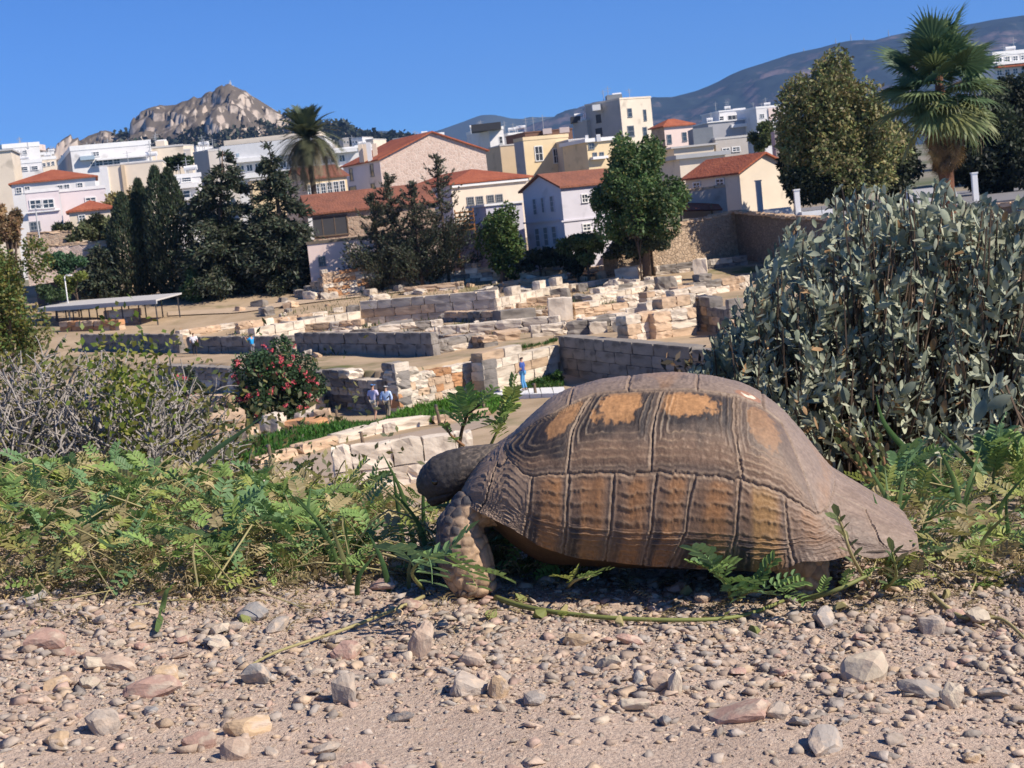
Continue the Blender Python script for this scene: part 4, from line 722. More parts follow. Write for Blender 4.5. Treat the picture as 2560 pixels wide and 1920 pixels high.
q = atY(1144, 578, 150); E = empty('timber_rack', (q.x, 149.3, ground_z(q.x, 149.3)), 'orange timber rack stacked with boards by the cream house', 'rack')
zb = ground_z(q.x, 149.3); zt = atY(1144, 524, 150).z
for k in range(5): MB().abox((q.x, 148.6, q.z + k * (zt - q.z) / 5), (q.x + 1.6, 149.4, q.z + k * (zt - q.z) / 5 + 0.16)).build('shelf', ORANGEW, E)
for xx in (q.x - 0.1, q.x + 1.602): MB().abox((xx, 148.7, zb - 0.2), (xx + 0.1, 149.3, zt)).build('post', ORANGEW, E)
# long flat shed over the excavation
a = G(120, 792); b = G(420, 800); Z = atY(260, 758, a.y).z
E = empty('excavation_shed', a, 'long flat-roofed open shed on thin posts over the excavation', 'shed')
ra = atY(92, 774, 147); rb = atY(390, 753, 139)
d = (rb - ra); w = Vector((0.35, 0.9, 0.06)).normalized() * 4.2
MB().box(ra, d, w, (0, 0, 0.14)).build('roof', SLAB, E); MB().box(ra - Vector((0, 0, 0.24)), d, w * 0.04, (0, 0, 0.236)).build('fascia', METAL, E)
for k in range(8):
    for s_ in (0.06, 0.92):
        p = ra + d * ((k + 0.15) / 7.3) + w * s_; MB().abox((p.x - 0.05, p.y - 0.05, ground_z(p.x, p.y) - 0.2), (p.x + 0.05, p.y + 0.05, p.z - 0.002)).build('post', DARKM, E)
# lamp post and poles
def pole(px, y0, y1, Y, r, label, cat, arm=0.0, mat=METAL, name='lamp_post'):
    b = atY(px, y1, Y); t = atY(px, y0, Y); g = ground_z(b.x, Y); E = empty(name, (b.x, Y, g), label, cat)
    MB().tube([(b.x, Y, g - 0.2), (b.x, Y, (g + t.z) / 2), (b.x, Y, t.z)], [r, r * 0.85, r * 0.7], 8).build('pole', mat, E, smooth=True)
    if arm:
        MB().tube([(b.x, Y, t.z - 0.03), (b.x + arm * 0.5, Y - 0.05, t.z + 0.1), (b.x + arm, Y - 0.1, t.z + 0.08)], r * 0.5, 6).build('arm', mat, E); MB().abox((b.x + arm * 0.8, Y - 0.25, t.z - 0.02), (b.x + arm * 1.5, Y + 0.05, t.z + 0.1)).build('lamp_head', mat, E)
    return E
pole(102, 515, 620, 160, 0.10, 'tall thin grey street lamp in front of the pink house', 'lamp post', 0.5); pole(169, 690, 750, 148, 0.07, 'short white lamp post under the long shed trees', 'lamp post', 0.45, WHITE); pole(488, 480, 590, 175, 0.09, 'thin grey lamp post beside the tall dark conifer', 'lamp post')
# wooden rope posts along the lawn
for px, y0, y1, lb in ((682, 1110, 1176, 'leaning wooden post at the first pale kerb stones'), (909, 1078, 1114, 'short wooden post at the dip of the kerb'), (846, 1022, 1056, 'wooden post beside the man in shorts'), (1100, 1010, 1064, 'slanted wooden post in the bright grass'), (1212, 996, 1030, 'wooden post under the patchwork wall'), (1341, 958, 992, 'dark green post behind the man in blue')):
    b = g0(px, y1); hgt = (y1 - y0) * b.y / FPX; E = empty('rope_post', b, lb, 'post')
    MB().tube([b + Vector((0, 0, -0.1)), b + Vector((-0.03, 0, hgt * 0.5)), b + Vector((-0.10 if 'slant' in lb else -0.05, 0, hgt))], [0.085, 0.08, 0.07], 8).build('shaft', WOODM, E, smooth=True)
    MB().tube([b + Vector((-0.09, 0, hgt * 0.93)), b + Vector((-0.095, 0, hgt * 1.01))], [0.095, 0.06], 8).build('tip', DARKM, E)
# paths
PATHM = surf('path_gravel', (0.42, 0.33, 0.25), (0.34, 0.265, 0.20), 0.8, 0.95, 0.5, 14)
def sheet(name, pts, zf, mat, off=0.02):
    P = [zf(*p) + Vector((0, 0, off)) for p in pts]; return tag(MB().poly(P).build(name, mat), kind='structure')
def strip(name, left, right, mat, off=0.03, n=14, z=None):
    mb = MB(); Ls = []; 
    f = lambda pts, t: (lambda k, u: (pts[k][0] + (pts[k + 1][0] - pts[k][0]) * u, pts[k][1] + (pts[k + 1][1] - pts[k][1]) * u))(min(int(t * (len(pts) - 1)), len(pts) - 2), t * (len(pts) - 1) - min(int(t * (len(pts) - 1)), len(pts) - 2))
    for i in range(n + 1):
        row = []
        for s_ in (0, 0.25, 0.5, 0.75, 1):
            a = f(left, i / n); b = f(right, i / n); q = (G(*a) if z is None else atZ(*a, z)).lerp(G(*b) if z is None else atZ(*b, z), s_)
            row.append(Vector((q.x, q.y, max(ground_z(q.x, q.y), ground_z(q.x, q.y + 0.4), ground_z(q.x, q.y - 0.4)) + off)))
        Ls.append(row)
    for i in range(n):
        for k in range(4): mb.poly([Ls[i][k], Ls[i][k + 1], Ls[i + 1][k + 1], Ls[i + 1][k]])
    o = mb.build(name, mat); o['kind'] = 'structure'; return o
strip('footpath', [(560, 1250), (660, 1180), (760, 1148), (960, 1098), (1230, 1044)], [(700, 1330), (800, 1262), (860, 1200), (1000, 1130), (1240, 1062)], PATHM, z=0.0)
strip('footpath', [(420, 782), (600, 772), (830, 742), (1100, 712)], [(420, 792), (600, 784), (830, 752), (1100, 722)], surf('pale_path', (0.52, 0.40, 0.28), (0.44, 0.33, 0.23), 0.8, 0.95), 0.06)
strip('footpath', [(930, 1282), (1010, 1262), (1100, 1240)], [(930, 1340), (1010, 1310), (1100, 1290)], PATHM, z=0.0)
wk = [g0(1232, 984), g0(1412, 976), g0(1416, 992), g0(1236, 998)]
E = empty('boardwalk', wk[3], 'pale flat boardwalk slab under the man in blue', 'walkway')
for k in range(6):
    f0, f1 = k / 6 + 0.004, (k + 1) / 6 - 0.004; a, b = wk[0].lerp(wk[1], f0), wk[0].lerp(wk[1], f1); c, d = wk[3].lerp(wk[2], f0), wk[3].lerp(wk[2], f1)
    MB().box(c + Vector((0, 0, -0.1)), d - c, a - c, (0, 0, 0.3)).build('slab', WHITE, E)
tag(MB().poly([G(1345, 690) , G(1500, 670), G(1510, 690), G(1360, 700)]).build('earth_ledge', surf('orange_earth', (0.50, 0.30, 0.15), (0.42, 0.25, 0.13), 1, 0.95)), kind='structure').location.z += 0.25

# ------------------------------------------------------------------ visitors
def skin_mesh(name, joints, edges, mat, parent, sub=2):
    me = bpy.data.meshes.new(name); me.from_pydata([j[0] for j in joints], edges, [])
    o = bpy.data.objects.new(name, me); col_link(o); o.parent = parent
    md = o.modifiers.new('skin', 'SKIN'); md.use_smooth_shade = True
    for i, j in enumerate(joints):
        sv = me.skin_vertices[0].data[i]; r = j[1]; sv.radius = r if isinstance(r, tuple) else (r, r); sv.use_root = (i == 0)
    sb = o.modifiers.new('sub', 'SUBSURF'); sb.levels = sub; sb.render_levels = sub
    if mat: me.materials.append(mat)
    return o
SKINM = flat('skin', (0.52, 0.30, 0.21), 0.6); HAIR = flat('dark_hair', (0.03, 0.022, 0.018), 0.7); SHOE = flat('shoe', (0.30, 0.29, 0.28), 0.8)
def person(label, foot, hgt, rz, shirt, trouser, cap=None, pose='walk', shorts=False, hair=True, ponytail=False, group=None, bald=False):
    E = empty('person', foot, label, 'person', group, rz)
    E.scale = (hgt / 1.72,) * 3                                   # figure below is 1.72 m tall, facing +Y
    S = 0.17 if pose == 'walk' else 0.04
    lf, rf = (S, -0.02), (-S, 0.0)
    arm = dict(walk=[((-.21, 0, 1.40), (-.27, -.06, 1.13), (-.25, .06, .90)), ((.21, 0, 1.40), (.27, .04, 1.13), (.25, -.02, .90))],
               stand=[((-.21, 0, 1.40), (-.28, -.02, 1.13), (-.20, .16, .98)), ((.21, 0, 1.40), (.27, -.04, 1.14), (.26, 0, .90))],
               photo=[((-.21, 0, 1.40), (-.27, .20, 1.26), (-.10, .42, 1.46)), ((.21, 0, 1.40), (.27, .20, 1.26), (.10, .42, 1.46))])[pose]
    Lg = [((-.09, 0, .92), (-.10, lf[0] * .7 + .03, .50), (-.10, lf[0] - .05, .09)), ((.09, 0, .92), (.10, rf[0] * .3 + .04, .50), (.10, rf[0] - .05, .09))]
    J = [((0, 0, .95), (.13, .10)), ((0, 0, 1.18), (.125, .095)), ((0, 0, 1.38), (.15, .09)), ((0, -.005, 1.49), .055), ((0, .01, 1.56), (.062, .075)), ((0, .012, 1.64), (.075, .092)), ((0, .0, 1.69), (.052, .066))]
    ed = [(0, 1), (1, 2), (2, 3), (3, 4), (4, 5), (5, 6)]
    for a in arm:
        n = len(J); hx = (Vector(a[2]) - Vector(a[1])).normalized()
        J += [(a[0], .055), (a[1], .042), (a[2], .028)]; ed += [(2, n), (n, n + 1), (n + 1, n + 2)]
        w = Vector(a[2]); side = Vector((1, 0, 0)) if abs(hx.x) < .8 else Vector((0, 1, 0))
        J.append((tuple(w + hx * .07), (.03, .018))); ed.append((n + 2, n + 3))
        for q, (o_, l_) in enumerate(((-.03, .07), (-.01, .085), (.01, .08), (.028, .06))):
            J.append((tuple(w + hx * (.075 + l_) + side.cross(hx) * o_ + Vector((0, .01, 0))), .009)); ed.append((n + 3, n + 4 + q))
        J.append((tuple(w + hx * .085 + Vector((0, .045, 0))), .010)); ed.append((n + 3, n + 8))
    for l in Lg:
        n = len(J); J += [(l[0], .085), (l[1], .055), (l[2], .035), ((l[2][0], l[2][1] + .13, .035), (.04, .03))]; ed += [(0, n), (n, n + 1), (n + 1, n + 2), (n + 2, n + 3)]
    body = skin_mesh('body', J, ed, SKINM, E)
    sh = [((0, 0, .88), (.165, .125)), ((0, 0, 1.15), (.155, .12)), ((0, 0, 1.38), (.17, .11)), ((0, -.005, 1.46), (.085, .075))]; se = [(0, 1), (1, 2), (2, 3)]
    for a in arm:
        n = len(sh); mid = Vector(a[0]).lerp(Vector(a[1]), .85 if not ponytail else 1.0); sh += [(a[0], .075), (tuple(mid), .066)]; se += [(2, n), (n, n + 1)]
        if ponytail: sh.append((tuple(Vector(a[1]).lerp(Vector(a[2]), .6)), .05)); se.append((n + 1, n + 2))
    skin_mesh('shirt', sh, se, shirt, E)
    tr = [((0, 0, .95), (.145, .115))]; te = []
    for l in Lg:
        n = len(tr); k = Vector(l[1]); tr.append((l[0], .10)); te.append((0, n))
        if shorts: tr.append((tuple(k + Vector((0, 0, .03))), .085)); te.append((n, n + 1))
        else: tr += [(tuple(k), .075), ((l[2][0], l[2][1], l[2][2] + .03), .06)]; te += [(n, n + 1), (n + 1, n + 2)]
    skin_mesh('trousers', tr, te, trouser, E)
    for l in Lg:
        skin_mesh('shoe', [((l[2][0], l[2][1] - .06, .045), (.042, .04)), ((l[2][0], l[2][1] + .05, .045), (.047, .04)), ((l[2][0], l[2][1] + .16, .035), (.042, .028))], [(0, 1), (1, 2)], SHOE, E, 1)
    if not bald: skin_mesh('hair', [((0, -.03, 1.60), (.078, .075)), ((0, -.02, 1.67), (.084, .09)), ((0, -.01, 1.715), (.05, .06))], [(0, 1), (1, 2)], HAIR, E)
    if ponytail: skin_mesh('ponytail', [((0, -.10, 1.64), .035), ((0, -.15, 1.52), .035), ((.02, -.14, 1.36), .018)], [(0, 1), (1, 2)], HAIR, E)
    if cap: skin_mesh('cap', [((0, -.015, 1.67), (.094, .108)), ((0, -.01, 1.74), (.065, .075))], [(0, 1)], cap, E); MB().abox((-.07, .07, 1.675), (.07, .20, 1.69)).build('visor', cap, E, origin=(0, 0, 0))
    if pose == 'photo': MB().abox((-.04, .44, 1.50), (.04, .455, 1.66)).build('phone', DARKM, None, origin=(0, 0, 0)).parent = E
    return E
F = lambda n, c: flat(n, c, 0.85)
person('man in lilac shirt, beige shorts and blue cap walking along the grass', g0(940, 1052), 1.78, R_(-32), F('lilac_shirt', (0.62, 0.57, 0.78)), F('beige_shorts', (0.62, 0.54, 0.43)), F('blue_cap', (0.10, 0.28, 0.65)), shorts=True)
person('woman in light blue blouse and white cap with dark ponytail walking beside him', g0(972, 1050), 1.66, R_(-18), F('light_blue_blouse', (0.55, 0.68, 0.98)), F('khaki_trousers', (0.28, 0.23, 0.17)), F('white_cap', (0.78, 0.77, 0.75)), ponytail=True)
person('man in dark blue shirt and blue trousers standing on the boardwalk', g0(1312, 986) + Vector((0, 0, 0.2)), 1.74, R_(70), F('navy_shirt', (0.05, 0.10, 0.34)), F('jeans_blue', (0.10, 0.30, 0.55)), pose='stand')
person('visitor in white shirt and black trousers standing before the dark slabs', gt(489, 890), 1.58, R_(8), F('white_shirt', (0.80, 0.78, 0.80)), F('black_trousers', (0.02, 0.02, 0.025)), pose='stand')
person('visitor in bright blue shirt photographing with raised arms behind the oleander', gt(634, 896), 1.58, R_(60), F('bright_blue_shirt', (0.02, 0.32, 0.68)), F('grey_trousers', (0.2, 0.2, 0.22)), pose='photo')

# ------------------------------------------------------------------ trees and plants of the middle distance
def runit(n, r=rng):
    v = r.normal(size=(n, 3)); return v / np.linalg.norm(v, axis=1, keepdims=True)
def leaf_arrays(P, size, aspect, cols, axis=None, spread=1.0, seed=1, bend=0.0):
    """P (n,3); each leaf a 4-point blade; axis = preferred direction (n,3) or None"""
    r = np.random.default_rng(seed); n = len(P)
    a = runit(n, r)
    if axis is not None: a = axis + a * spread; a /= np.linalg.norm(a, axis=1, keepdims=True)
    b = np.cross(a, runit(n, r)); b /= np.linalg.norm(b, axis=1, keepdims=True) + 1e-9
    size = np.broadcast_to(np.asarray(size, float), (n,))[:, None] * r.uniform(0.65, 1.3, (n, 1))
    w = size * aspect
    c = np.cross(a, b) * size * bend
    V = np.stack([P, P + a * size * 0.45 + b * w * 0.5 + c, P + a * size, P + a * size * 0.45 - b * w * 0.5 + c], 1).reshape(-1, 3)
    F_ = np.arange(4 * n).reshape(n, 4)
    return V, F_, np.repeat(cols, 4, 0)
def jitter_cols(base, n, var=0.25, seed=0, alt=None, palt=0.0):
    r = np.random.default_rng(seed); c = np.array(base)[None, :] * (1 + r.uniform(-var, var, (n, 1))) * (1 + r.uniform(-var * 0.3, var * 0.3, (n, 3)))
    if alt is not None: m = r.random(n) < palt; c[m] = np.array(alt) * (1 + r.uniform(-var, var, (m.sum(), 1)))
    return np.clip(c, 0, 1)
def foliage(name, parent, P, size, aspect, base, var=0.3, alt=None, palt=0.0, axis=None, spread=1.0, seed=0, mat=None, kind='stuff', cols=None):
    c = cols if cols is not None else jitter_cols(base, len(P), var, seed, alt, palt)
    V, F_, C_ = leaf_arrays(P, size, aspect, c, axis, spread, seed)
    o = obj(name, mesh_np(name, V, F_, C_, mats=[mat or LEAF]), parent, kind=kind); return o
def trunk(parent, pts, rads, mat=None, name='trunk', n=8): return MB().tube(pts, rads, n).build(name, mat or BARK, parent, origin=parent.location, smooth=True)
def blob_points(blobs, n, seed, shell=0.55):
    r = np.random.default_rng(seed); vol = np.array([b[1][0] * b[1][1] * b[1][2] for b in blobs]) ** 0.7; k = r.choice(len(blobs), n, p=vol / vol.sum())
    C_ = np.array([b[0] for b in blobs])[k]; Rr = np.array([b[1] for b in blobs])[k]
    u = runit(n, r); rad = (shell ** 3 + (1 - shell ** 3) * r.random((n, 1))) ** (1 / 3.0)
    return C_ + u * rad * Rr, k, u
def broad_tree(name, label, pxc, pyc, rxp, ryp, Y, n, leaf, base, group=None, cat='tree', K=26, alt=None, palt=0.1, seed=0, zg=None, cl=0.34, trunk_r=0.25, var=0.35, keep=1.0, top_bias=0.0, limbs=5, squash=1.0, cone=0.0):
    c = atY(pxc, pyc, Y); m = Y / FPX; rx, rz = rxp * m, ryp * m; r = np.random.default_rng(seed + 100)
    zg = ground_z(c.x, Y) if zg is None else zg
    E = empty(name, (c.x, Y, zg), label, cat, group)
    u = runit(K, r); rr = r.uniform(0.35, 0.95, (K, 1)); cen = u * rr * np.array([rx, rx * squash, rz]); cen[:, :2] *= (1 - cone * cen[:, 2:] / rz)
    blobs = [(cen[i], np.array([rx, rx * squash, rz]) * cl * r.uniform(0.7, 1.25)) for i in range(K)]
    P, k, u = blob_points(blobs, n, seed); P = P + np.array([0, 0, c.z - zg])
    if keep < 1: mk = np_noise(P[:, 0] + P[:, 2] * 0.7, P[:, 1] + P[:, 2], seed, 2, 2.2 / rx) > (1 - keep) * 2 - 1; P, k, u = P[mk], k[mk], u[mk]
    P = P[P[:, 2] > 0.05]; k = k[:len(P)]
    tintk = r.uniform(0.72, 1.25, K); cols = 1.45 * jitter_cols(base, len(P), var, seed, alt, palt) * tintk[k][:, None]
    foliage('foliage', E, P, leaf, 0.55, base, seed=seed, cols=np.clip(cols, 0, 1))
    H0 = c.z - zg
    trunk(E, [E.location + Vector((0, 0, -0.3)), E.location + Vector((rx * 0.05, 0, H0 * 0.45)), E.location + Vector((0, 0, H0 * 1.05))], [trunk_r * 1.3, trunk_r, trunk_r * 0.35])
    for i in range(limbs):
        b = cen[i * (K // max(limbs, 1))]; s = E.location + Vector((0, 0, H0 * (0.45 + 0.08 * i)))
        trunk(E, [s, s.lerp(E.location + Vector((b[0], b[1], b[2] + H0)), 0.6) + Vector((0, 0, 0.1 * rz)), E.location + Vector((b[0], b[1], b[2] + H0))], [trunk_r * 0.5, trunk_r * 0.35, trunk_r * 0.12], name='limb', n=6)
    return E
def cypress(label, tops, pxb, pyb, wpx, Y, n, seed, group=None, base=(0.062, 0.085, 0.050), fat=1.0):
    b = atY(pxb, pyb, Y); m = Y / FPX; zg = ground_z(b.x, Y); E = empty('cypress_tree', (b.x, Y, zg), label, 'tree', group)
    r = np.random.default_rng(seed); Pall, Aall = [], []
    for (tx, ty) in tops:
        t = atY(tx, ty, Y); Hh = t.z - zg; R = wpx * m / 2 * (1.0 if len(tops) == 1 else 0.75); ox = t.x - b.x
        nn = n // len(tops); h = r.random(nn) ** 0.85; a = r.uniform(0, 2 * np.pi, nn)
        prof_ = np.minimum(1, (1 - h) * 2.6) ** 0.75 * np.minimum(1, 0.55 + h * 3) * (1 + 0.16 * np_noise(a * 1.6, h * 9, seed, 3, 1.0))
        rad = R * prof_ * (0.62 + 0.42 * np.sqrt(r.random(nn)))
        Pall.append(np.stack([ox * np.minimum(1, h * 2.5 + 0.15) + rad * np.cos(a), rad * np.sin(a), 0.25 + h * (Hh - 0.3)], 1)); Aall.append(np.stack([0.35 * np.cos(a), 0.35 * np.sin(a), np.ones(nn)], 1))
    P = np.concatenate(Pall); A = np.concatenate(Aall)
    foliage('foliage', E, P, 0.42, 0.36, base, 0.45, axis=A, spread=0.45, seed=seed, alt=(0.095, 0.10, 0.055), palt=0.2)
    trunk(E, [E.location + Vector((0, 0, -0.3)), E.location + Vector((0, 0, 2.0)), E.location + Vector((0, 0, 5.0))], [0.22, 0.18, 0.08])
CY = 'cypresses behind the excavation shed'
cypress('broad round-shouldered cypress beside the slim one', [(303, 487)], 318, 740, 88, 157, 9000, 1)
cypress('slim dark cypress between two broader ones', [(343, 452)], 372, 742, 62, 158, 8000, 2)
cypress('tall twin-topped cypress beside the slim one', [(385, 420), (418, 424)], 432, 752, 112, 156, 13000, 3)
def conifer(label, spine, width, Y, pyb, n, seed, base=(0.066, 0.084, 0.054), leaf=0.5, name='conifer_tree', up=0.0):
    """spine: [(px,py)] top to bottom with matching half widths in px"""
    m = Y / FPX; bx = atY(spine[-1][0], pyb, Y); zg = ground_z(bx.x, Y); E = empty(name, (bx.x, Y, zg), label, 'tree'); r = np.random.default_rng(seed)
    pts = [atY(x, y, Y) for x, y in spine]; zs = np.array([p.z for p in pts]) - zg; xs = np.array([p.x for p in pts]) - bx.x; ws = np.array(width) * m
    nb = 120; P = []; A = []; br = MB()
    zt = zs[0]; zlo = max(zs[-1], 0.3)
    for i in range(nb):
        z = zlo + (zt - zlo) * (1 - (1 - r.random()) ** 0.8); w = np.interp(-z, -zs, ws) * r.uniform(0.55, 1.15); x0 = np.interp(-z, -zs, xs); a = r.uniform(0, 2 * np.pi)
        L_ = max(w, 0.15); k = max(12, int(n / nb * (L_ / ws.mean())))
        t = np.sqrt(r.random(k)); dz = -0.30 * L_ * t ** 1.5 + up * L_ * t ** 2
        sp = 0.10 + 0.28 * L_ * 0.5 * t
        p = np.stack([x0 + np.cos(a) * L_ * t, np.sin(a) * L_ * t, z + dz], 1) + r.normal(size=(k, 3)) * sp[:, None] * np.array([1, 1, 0.55])
        P.append(p); A.append(np.repeat([[np.cos(a), np.sin(a), -0.2 + up]], k, 0))
        if i % 3 == 0: br.tube([(E.location.x + x0, Y, zg + z + 0.1), (E.location.x + x0 + math.cos(a) * L_ * 0.5, Y + math.sin(a) * L_ * 0.5, zg + z - 0.1 * L_ + up * L_ * 0.25), (E.location.x + x0 + math.cos(a) * L_ * 0.9, Y + math.sin(a) * L_ * 0.9, zg + z - 0.25 * L_ + up * L_ * 0.8)], [0.06, 0.04, 0.02], 4)
    P = np.concatenate(P); A = np.concatenate(A)
    foliage('foliage', E, P, leaf, 0.34, base, 0.5, axis=A, spread=0.9, seed=seed, alt=(0.10, 0.10, 0.06), palt=0.18)
    br.build('branches', BARK, E, kind='stuff')
    trunk(E, [(bx.x, Y, zg - 0.3), (bx.x + xs[len(xs) // 2], Y, zg + zs[len(zs) // 2]), (bx.x + xs[0], Y, zg + zs[0] - 0.2)], [0.3, 0.2, 0.04])
conifer('massive dark conifer with ragged narrow crown above the rubble', [(556, 372), (560, 420), (548, 470), (550, 540), (560, 620), (560, 700), (560, 742)], [12, 34, 58, 84, 104, 112, 92], 154, 760, 34000, 11)
conifer('dark spire-topped conifer beside the massive one', [(672, 362), (676, 400), (684, 450), (696, 520), (700, 600), (702, 680), (704, 730)], [6, 20, 36, 66, 84, 82, 62], 153, 752, 24000, 12)
conifer('small ragged conifer beside the cypresses', [(248, 606), (250, 640), (246, 690), (250, 735)], [8, 30, 44, 44], 156, 752, 6500, 13)
def spiky(label, tx, ty, bx_, Y, seed, wpx, split):
    t = atY(tx, ty, Y); m = Y / FPX; zg = ground_z(t.x, Y); E = empty('araucaria_tree', (t.x, Y, zg), label, 'tree'); r = np.random.default_rng(seed); Hh = t.z - zg
    br = MB(); P = []; A = []
    for i in range(64):
        h = 0.1 + 0.88 * (i + r.random()) / 64; dense = h < split
        w = wpx * m * (1 - h) ** 0.7 * r.uniform(0.6, 1.15) + 0.15; a = r.uniform(0, 2 * np.pi); z0 = h * Hh
        cu = [(math.cos(a) * w * s_, math.sin(a) * w * s_, z0 - 0.22 * w * math.sin(s_ * 3.0) + 0.38 * w * s_ ** 3) for s_ in (0, .35, .7, 1)]
        br.tube([E.location + Vector(q) for q in cu], [0.06, 0.05, 0.035, 0.015], 4)
        k = int((260 if dense else 70) * (0.35 + w / (wpx * m))); s_ = r.uniform(0.12, 1, k)
        cx = np.array(cu); pp = np.stack([np.interp(s_, (0, .35, .7, 1), cx[:, j]) for j in range(3)], 1) + r.normal(size=(k, 3)) * (0.26 if dense else 0.07)
        P.append(pp); A.append(np.repeat([[math.cos(a), math.sin(a), 0.9]], k, 0))
    k = 500; z = r.uniform(0.55, 1.0, k) * Hh; P.append(np.stack([r.normal(size=k) * 0.12, r.normal(size=k) * 0.12, z], 1)); A.append(np.repeat([[0, 0, 1.0]], k, 0))
    foliage('foliage', E, np.concatenate(P), 0.30, 0.36, (0.075, 0.09, 0.06), 0.45, axis=np.concatenate(A), spread=0.8, seed=seed, alt=(0.07, 0.065, 0.04), palt=0.2)
    br.build('branches', BARK, E, kind='stuff'); trunk(E, [E.location + Vector((0, 0, -0.3)), E.location + Vector((0, 0, Hh * 0.5)), E.location + Vector((0, 0, Hh))], [0.2, 0.13, 0.03])
spiky('short spiky conifer with upswept branches at the pink building', 928, 486, 930, 147, 21, 104, 0.46); spiky('spiky conifer with pale bare upswept branches before the rubble barn', 966, 436, 975, 148, 22, 100, 0.42)
spiky('spiky conifer with tufted tip before the cream house', 1028, 455, 1035, 146, 23, 108, 0.48); spiky('tallest spiky conifer with narrow leader beside the timber rack', 1089, 386, 1100, 147, 24, 118, 0.46)
# broad trees
broad_tree('round_tree', 'ivy-like dense round green tree beside the lavender house', 1248, 600, 56, 85, 143, 9000, 0.32, (0.050, 0.085, 0.022), K=22, seed=31, cl=0.42, alt=(0.10, 0.11, 0.03), palt=0.15)
broad_tree('large_tree', 'large green tree in front of the lavender house', 1596, 470, 116, 145, 136, 38000, 0.33, (0.056, 0.096, 0.032), K=64, seed=32, cl=0.25, cone=0.45, alt=(0.12, 0.12, 0.04), palt=0.12, trunk_r=0.3)
broad_tree('bush', 'rounded green bush beneath the lavender house windows', 1462, 612, 64, 40, 138, 6000, 0.30, (0.060, 0.085, 0.03), cat='bush', K=16, seed=33, limbs=2, trunk_r=0.1)
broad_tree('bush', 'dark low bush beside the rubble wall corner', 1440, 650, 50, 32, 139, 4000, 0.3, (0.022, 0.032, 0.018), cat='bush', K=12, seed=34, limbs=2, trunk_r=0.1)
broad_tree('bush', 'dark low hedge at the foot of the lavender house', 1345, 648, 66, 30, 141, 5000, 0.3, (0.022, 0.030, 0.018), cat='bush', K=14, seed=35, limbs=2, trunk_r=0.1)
broad_tree('olive_brown_tree', 'big olive-brown tree beside the fan palm', 2088, 318, 152, 172, 140, 54000, 0.36, (0.175, 0.155, 0.065), K=120, seed=66, cl=0.27, cone=0.1, alt=(0.12, 0.145, 0.05), palt=0.4, zg=ST, trunk_r=0.35)
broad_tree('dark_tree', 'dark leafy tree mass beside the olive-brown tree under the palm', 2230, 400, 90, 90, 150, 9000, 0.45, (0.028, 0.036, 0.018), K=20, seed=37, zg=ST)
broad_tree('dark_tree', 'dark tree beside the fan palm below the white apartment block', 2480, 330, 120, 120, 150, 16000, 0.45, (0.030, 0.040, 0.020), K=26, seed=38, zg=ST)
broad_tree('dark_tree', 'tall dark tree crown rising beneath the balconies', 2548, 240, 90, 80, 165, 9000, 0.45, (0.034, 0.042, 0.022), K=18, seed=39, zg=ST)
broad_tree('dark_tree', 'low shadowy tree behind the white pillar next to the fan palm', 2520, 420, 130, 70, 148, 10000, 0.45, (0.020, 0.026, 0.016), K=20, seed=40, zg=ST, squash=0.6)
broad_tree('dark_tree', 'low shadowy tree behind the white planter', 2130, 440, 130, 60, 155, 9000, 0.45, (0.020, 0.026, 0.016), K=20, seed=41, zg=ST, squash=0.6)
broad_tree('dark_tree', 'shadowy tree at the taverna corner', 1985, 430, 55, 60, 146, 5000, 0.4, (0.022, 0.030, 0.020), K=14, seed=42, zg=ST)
broad_tree('small_tree', 'small round tree between concrete block and olive-brown tree', 1905, 342, 38, 34, 215, 4000, 0.5, (0.07, 0.085, 0.03), K=12, seed=43)
broad_tree('autumn_tree', 'yellowing autumn tree beside the long shed', 0, 720, 125, 190, 70, 15000, 0.17, (0.13, 0.12, 0.03), K=36, seed=44, alt=(0.06, 0.10, 0.025), palt=0.4, cl=0.30)
broad_tree('small_tree', 'feathery little green tree in front of the long garden wall', 155, 652, 46, 36, 152, 4500, 0.32, (0.035, 0.075, 0.035), K=12, seed=45, trunk_r=0.09)
broad_tree('small_tree', 'yellow-green sapling under the feathery tree', 186, 700, 40, 30, 150, 3000, 0.28, (0.11, 0.13, 0.03), K=10, seed=46, trunk_r=0.07)
broad_tree('bush', 'round grey-green bush beside the short white lamp post', 132, 730, 46, 24, 149, 3600, 0.28, (0.055, 0.085, 0.035), cat='bush', K=10, seed=47, limbs=2, trunk_r=0.08)
broad_tree('small_tree', 'olive-green garden tree behind the broad cypress', 245, 575, 56, 46, 163, 5000, 0.4, (0.085, 0.095, 0.045), K=14, seed=48)
broad_tree('small_tree', 'thin yellowish tree between the cypresses', 310, 520, 60, 60, 172, 4500, 0.4, (0.15, 0.125, 0.05), K=14, seed=49)
broad_tree('small_tree', 'dark garden tree at the gable of the little shed', 170, 580, 36, 30, 166, 3000, 0.4, (0.05, 0.06, 0.03), K=10, seed=50)
broad_tree('bush', 'dark green roof garden bush beside the grey party wall', 448, 412, 34, 22, 235, 2600, 0.5, (0.03, 0.05, 0.022), cat='bush', K=9, seed=51, limbs=1, trunk_r=0.1)
broad_tree('small_tree', 'bright green sapling at the foot of the twin cypress', 478, 712, 26, 50, 151, 3500, 0.28, (0.06, 0.10, 0.04), K=12, seed=52, trunk_r=0.06)
broad_tree('small_tree', 'rusty brown tree beyond the yellowing autumn tree', 15, 560, 46, 60, 120, 4500, 0.32, (0.17, 0.115, 0.06), K=14, seed=53)
broad_tree('small_tree', 'grey-brown leafless-looking sapling under the large green tree', 1590, 560, 34, 40, 134, 2600, 0.25, (0.09, 0.075, 0.06), K=12, seed=54, trunk_r=0.07)
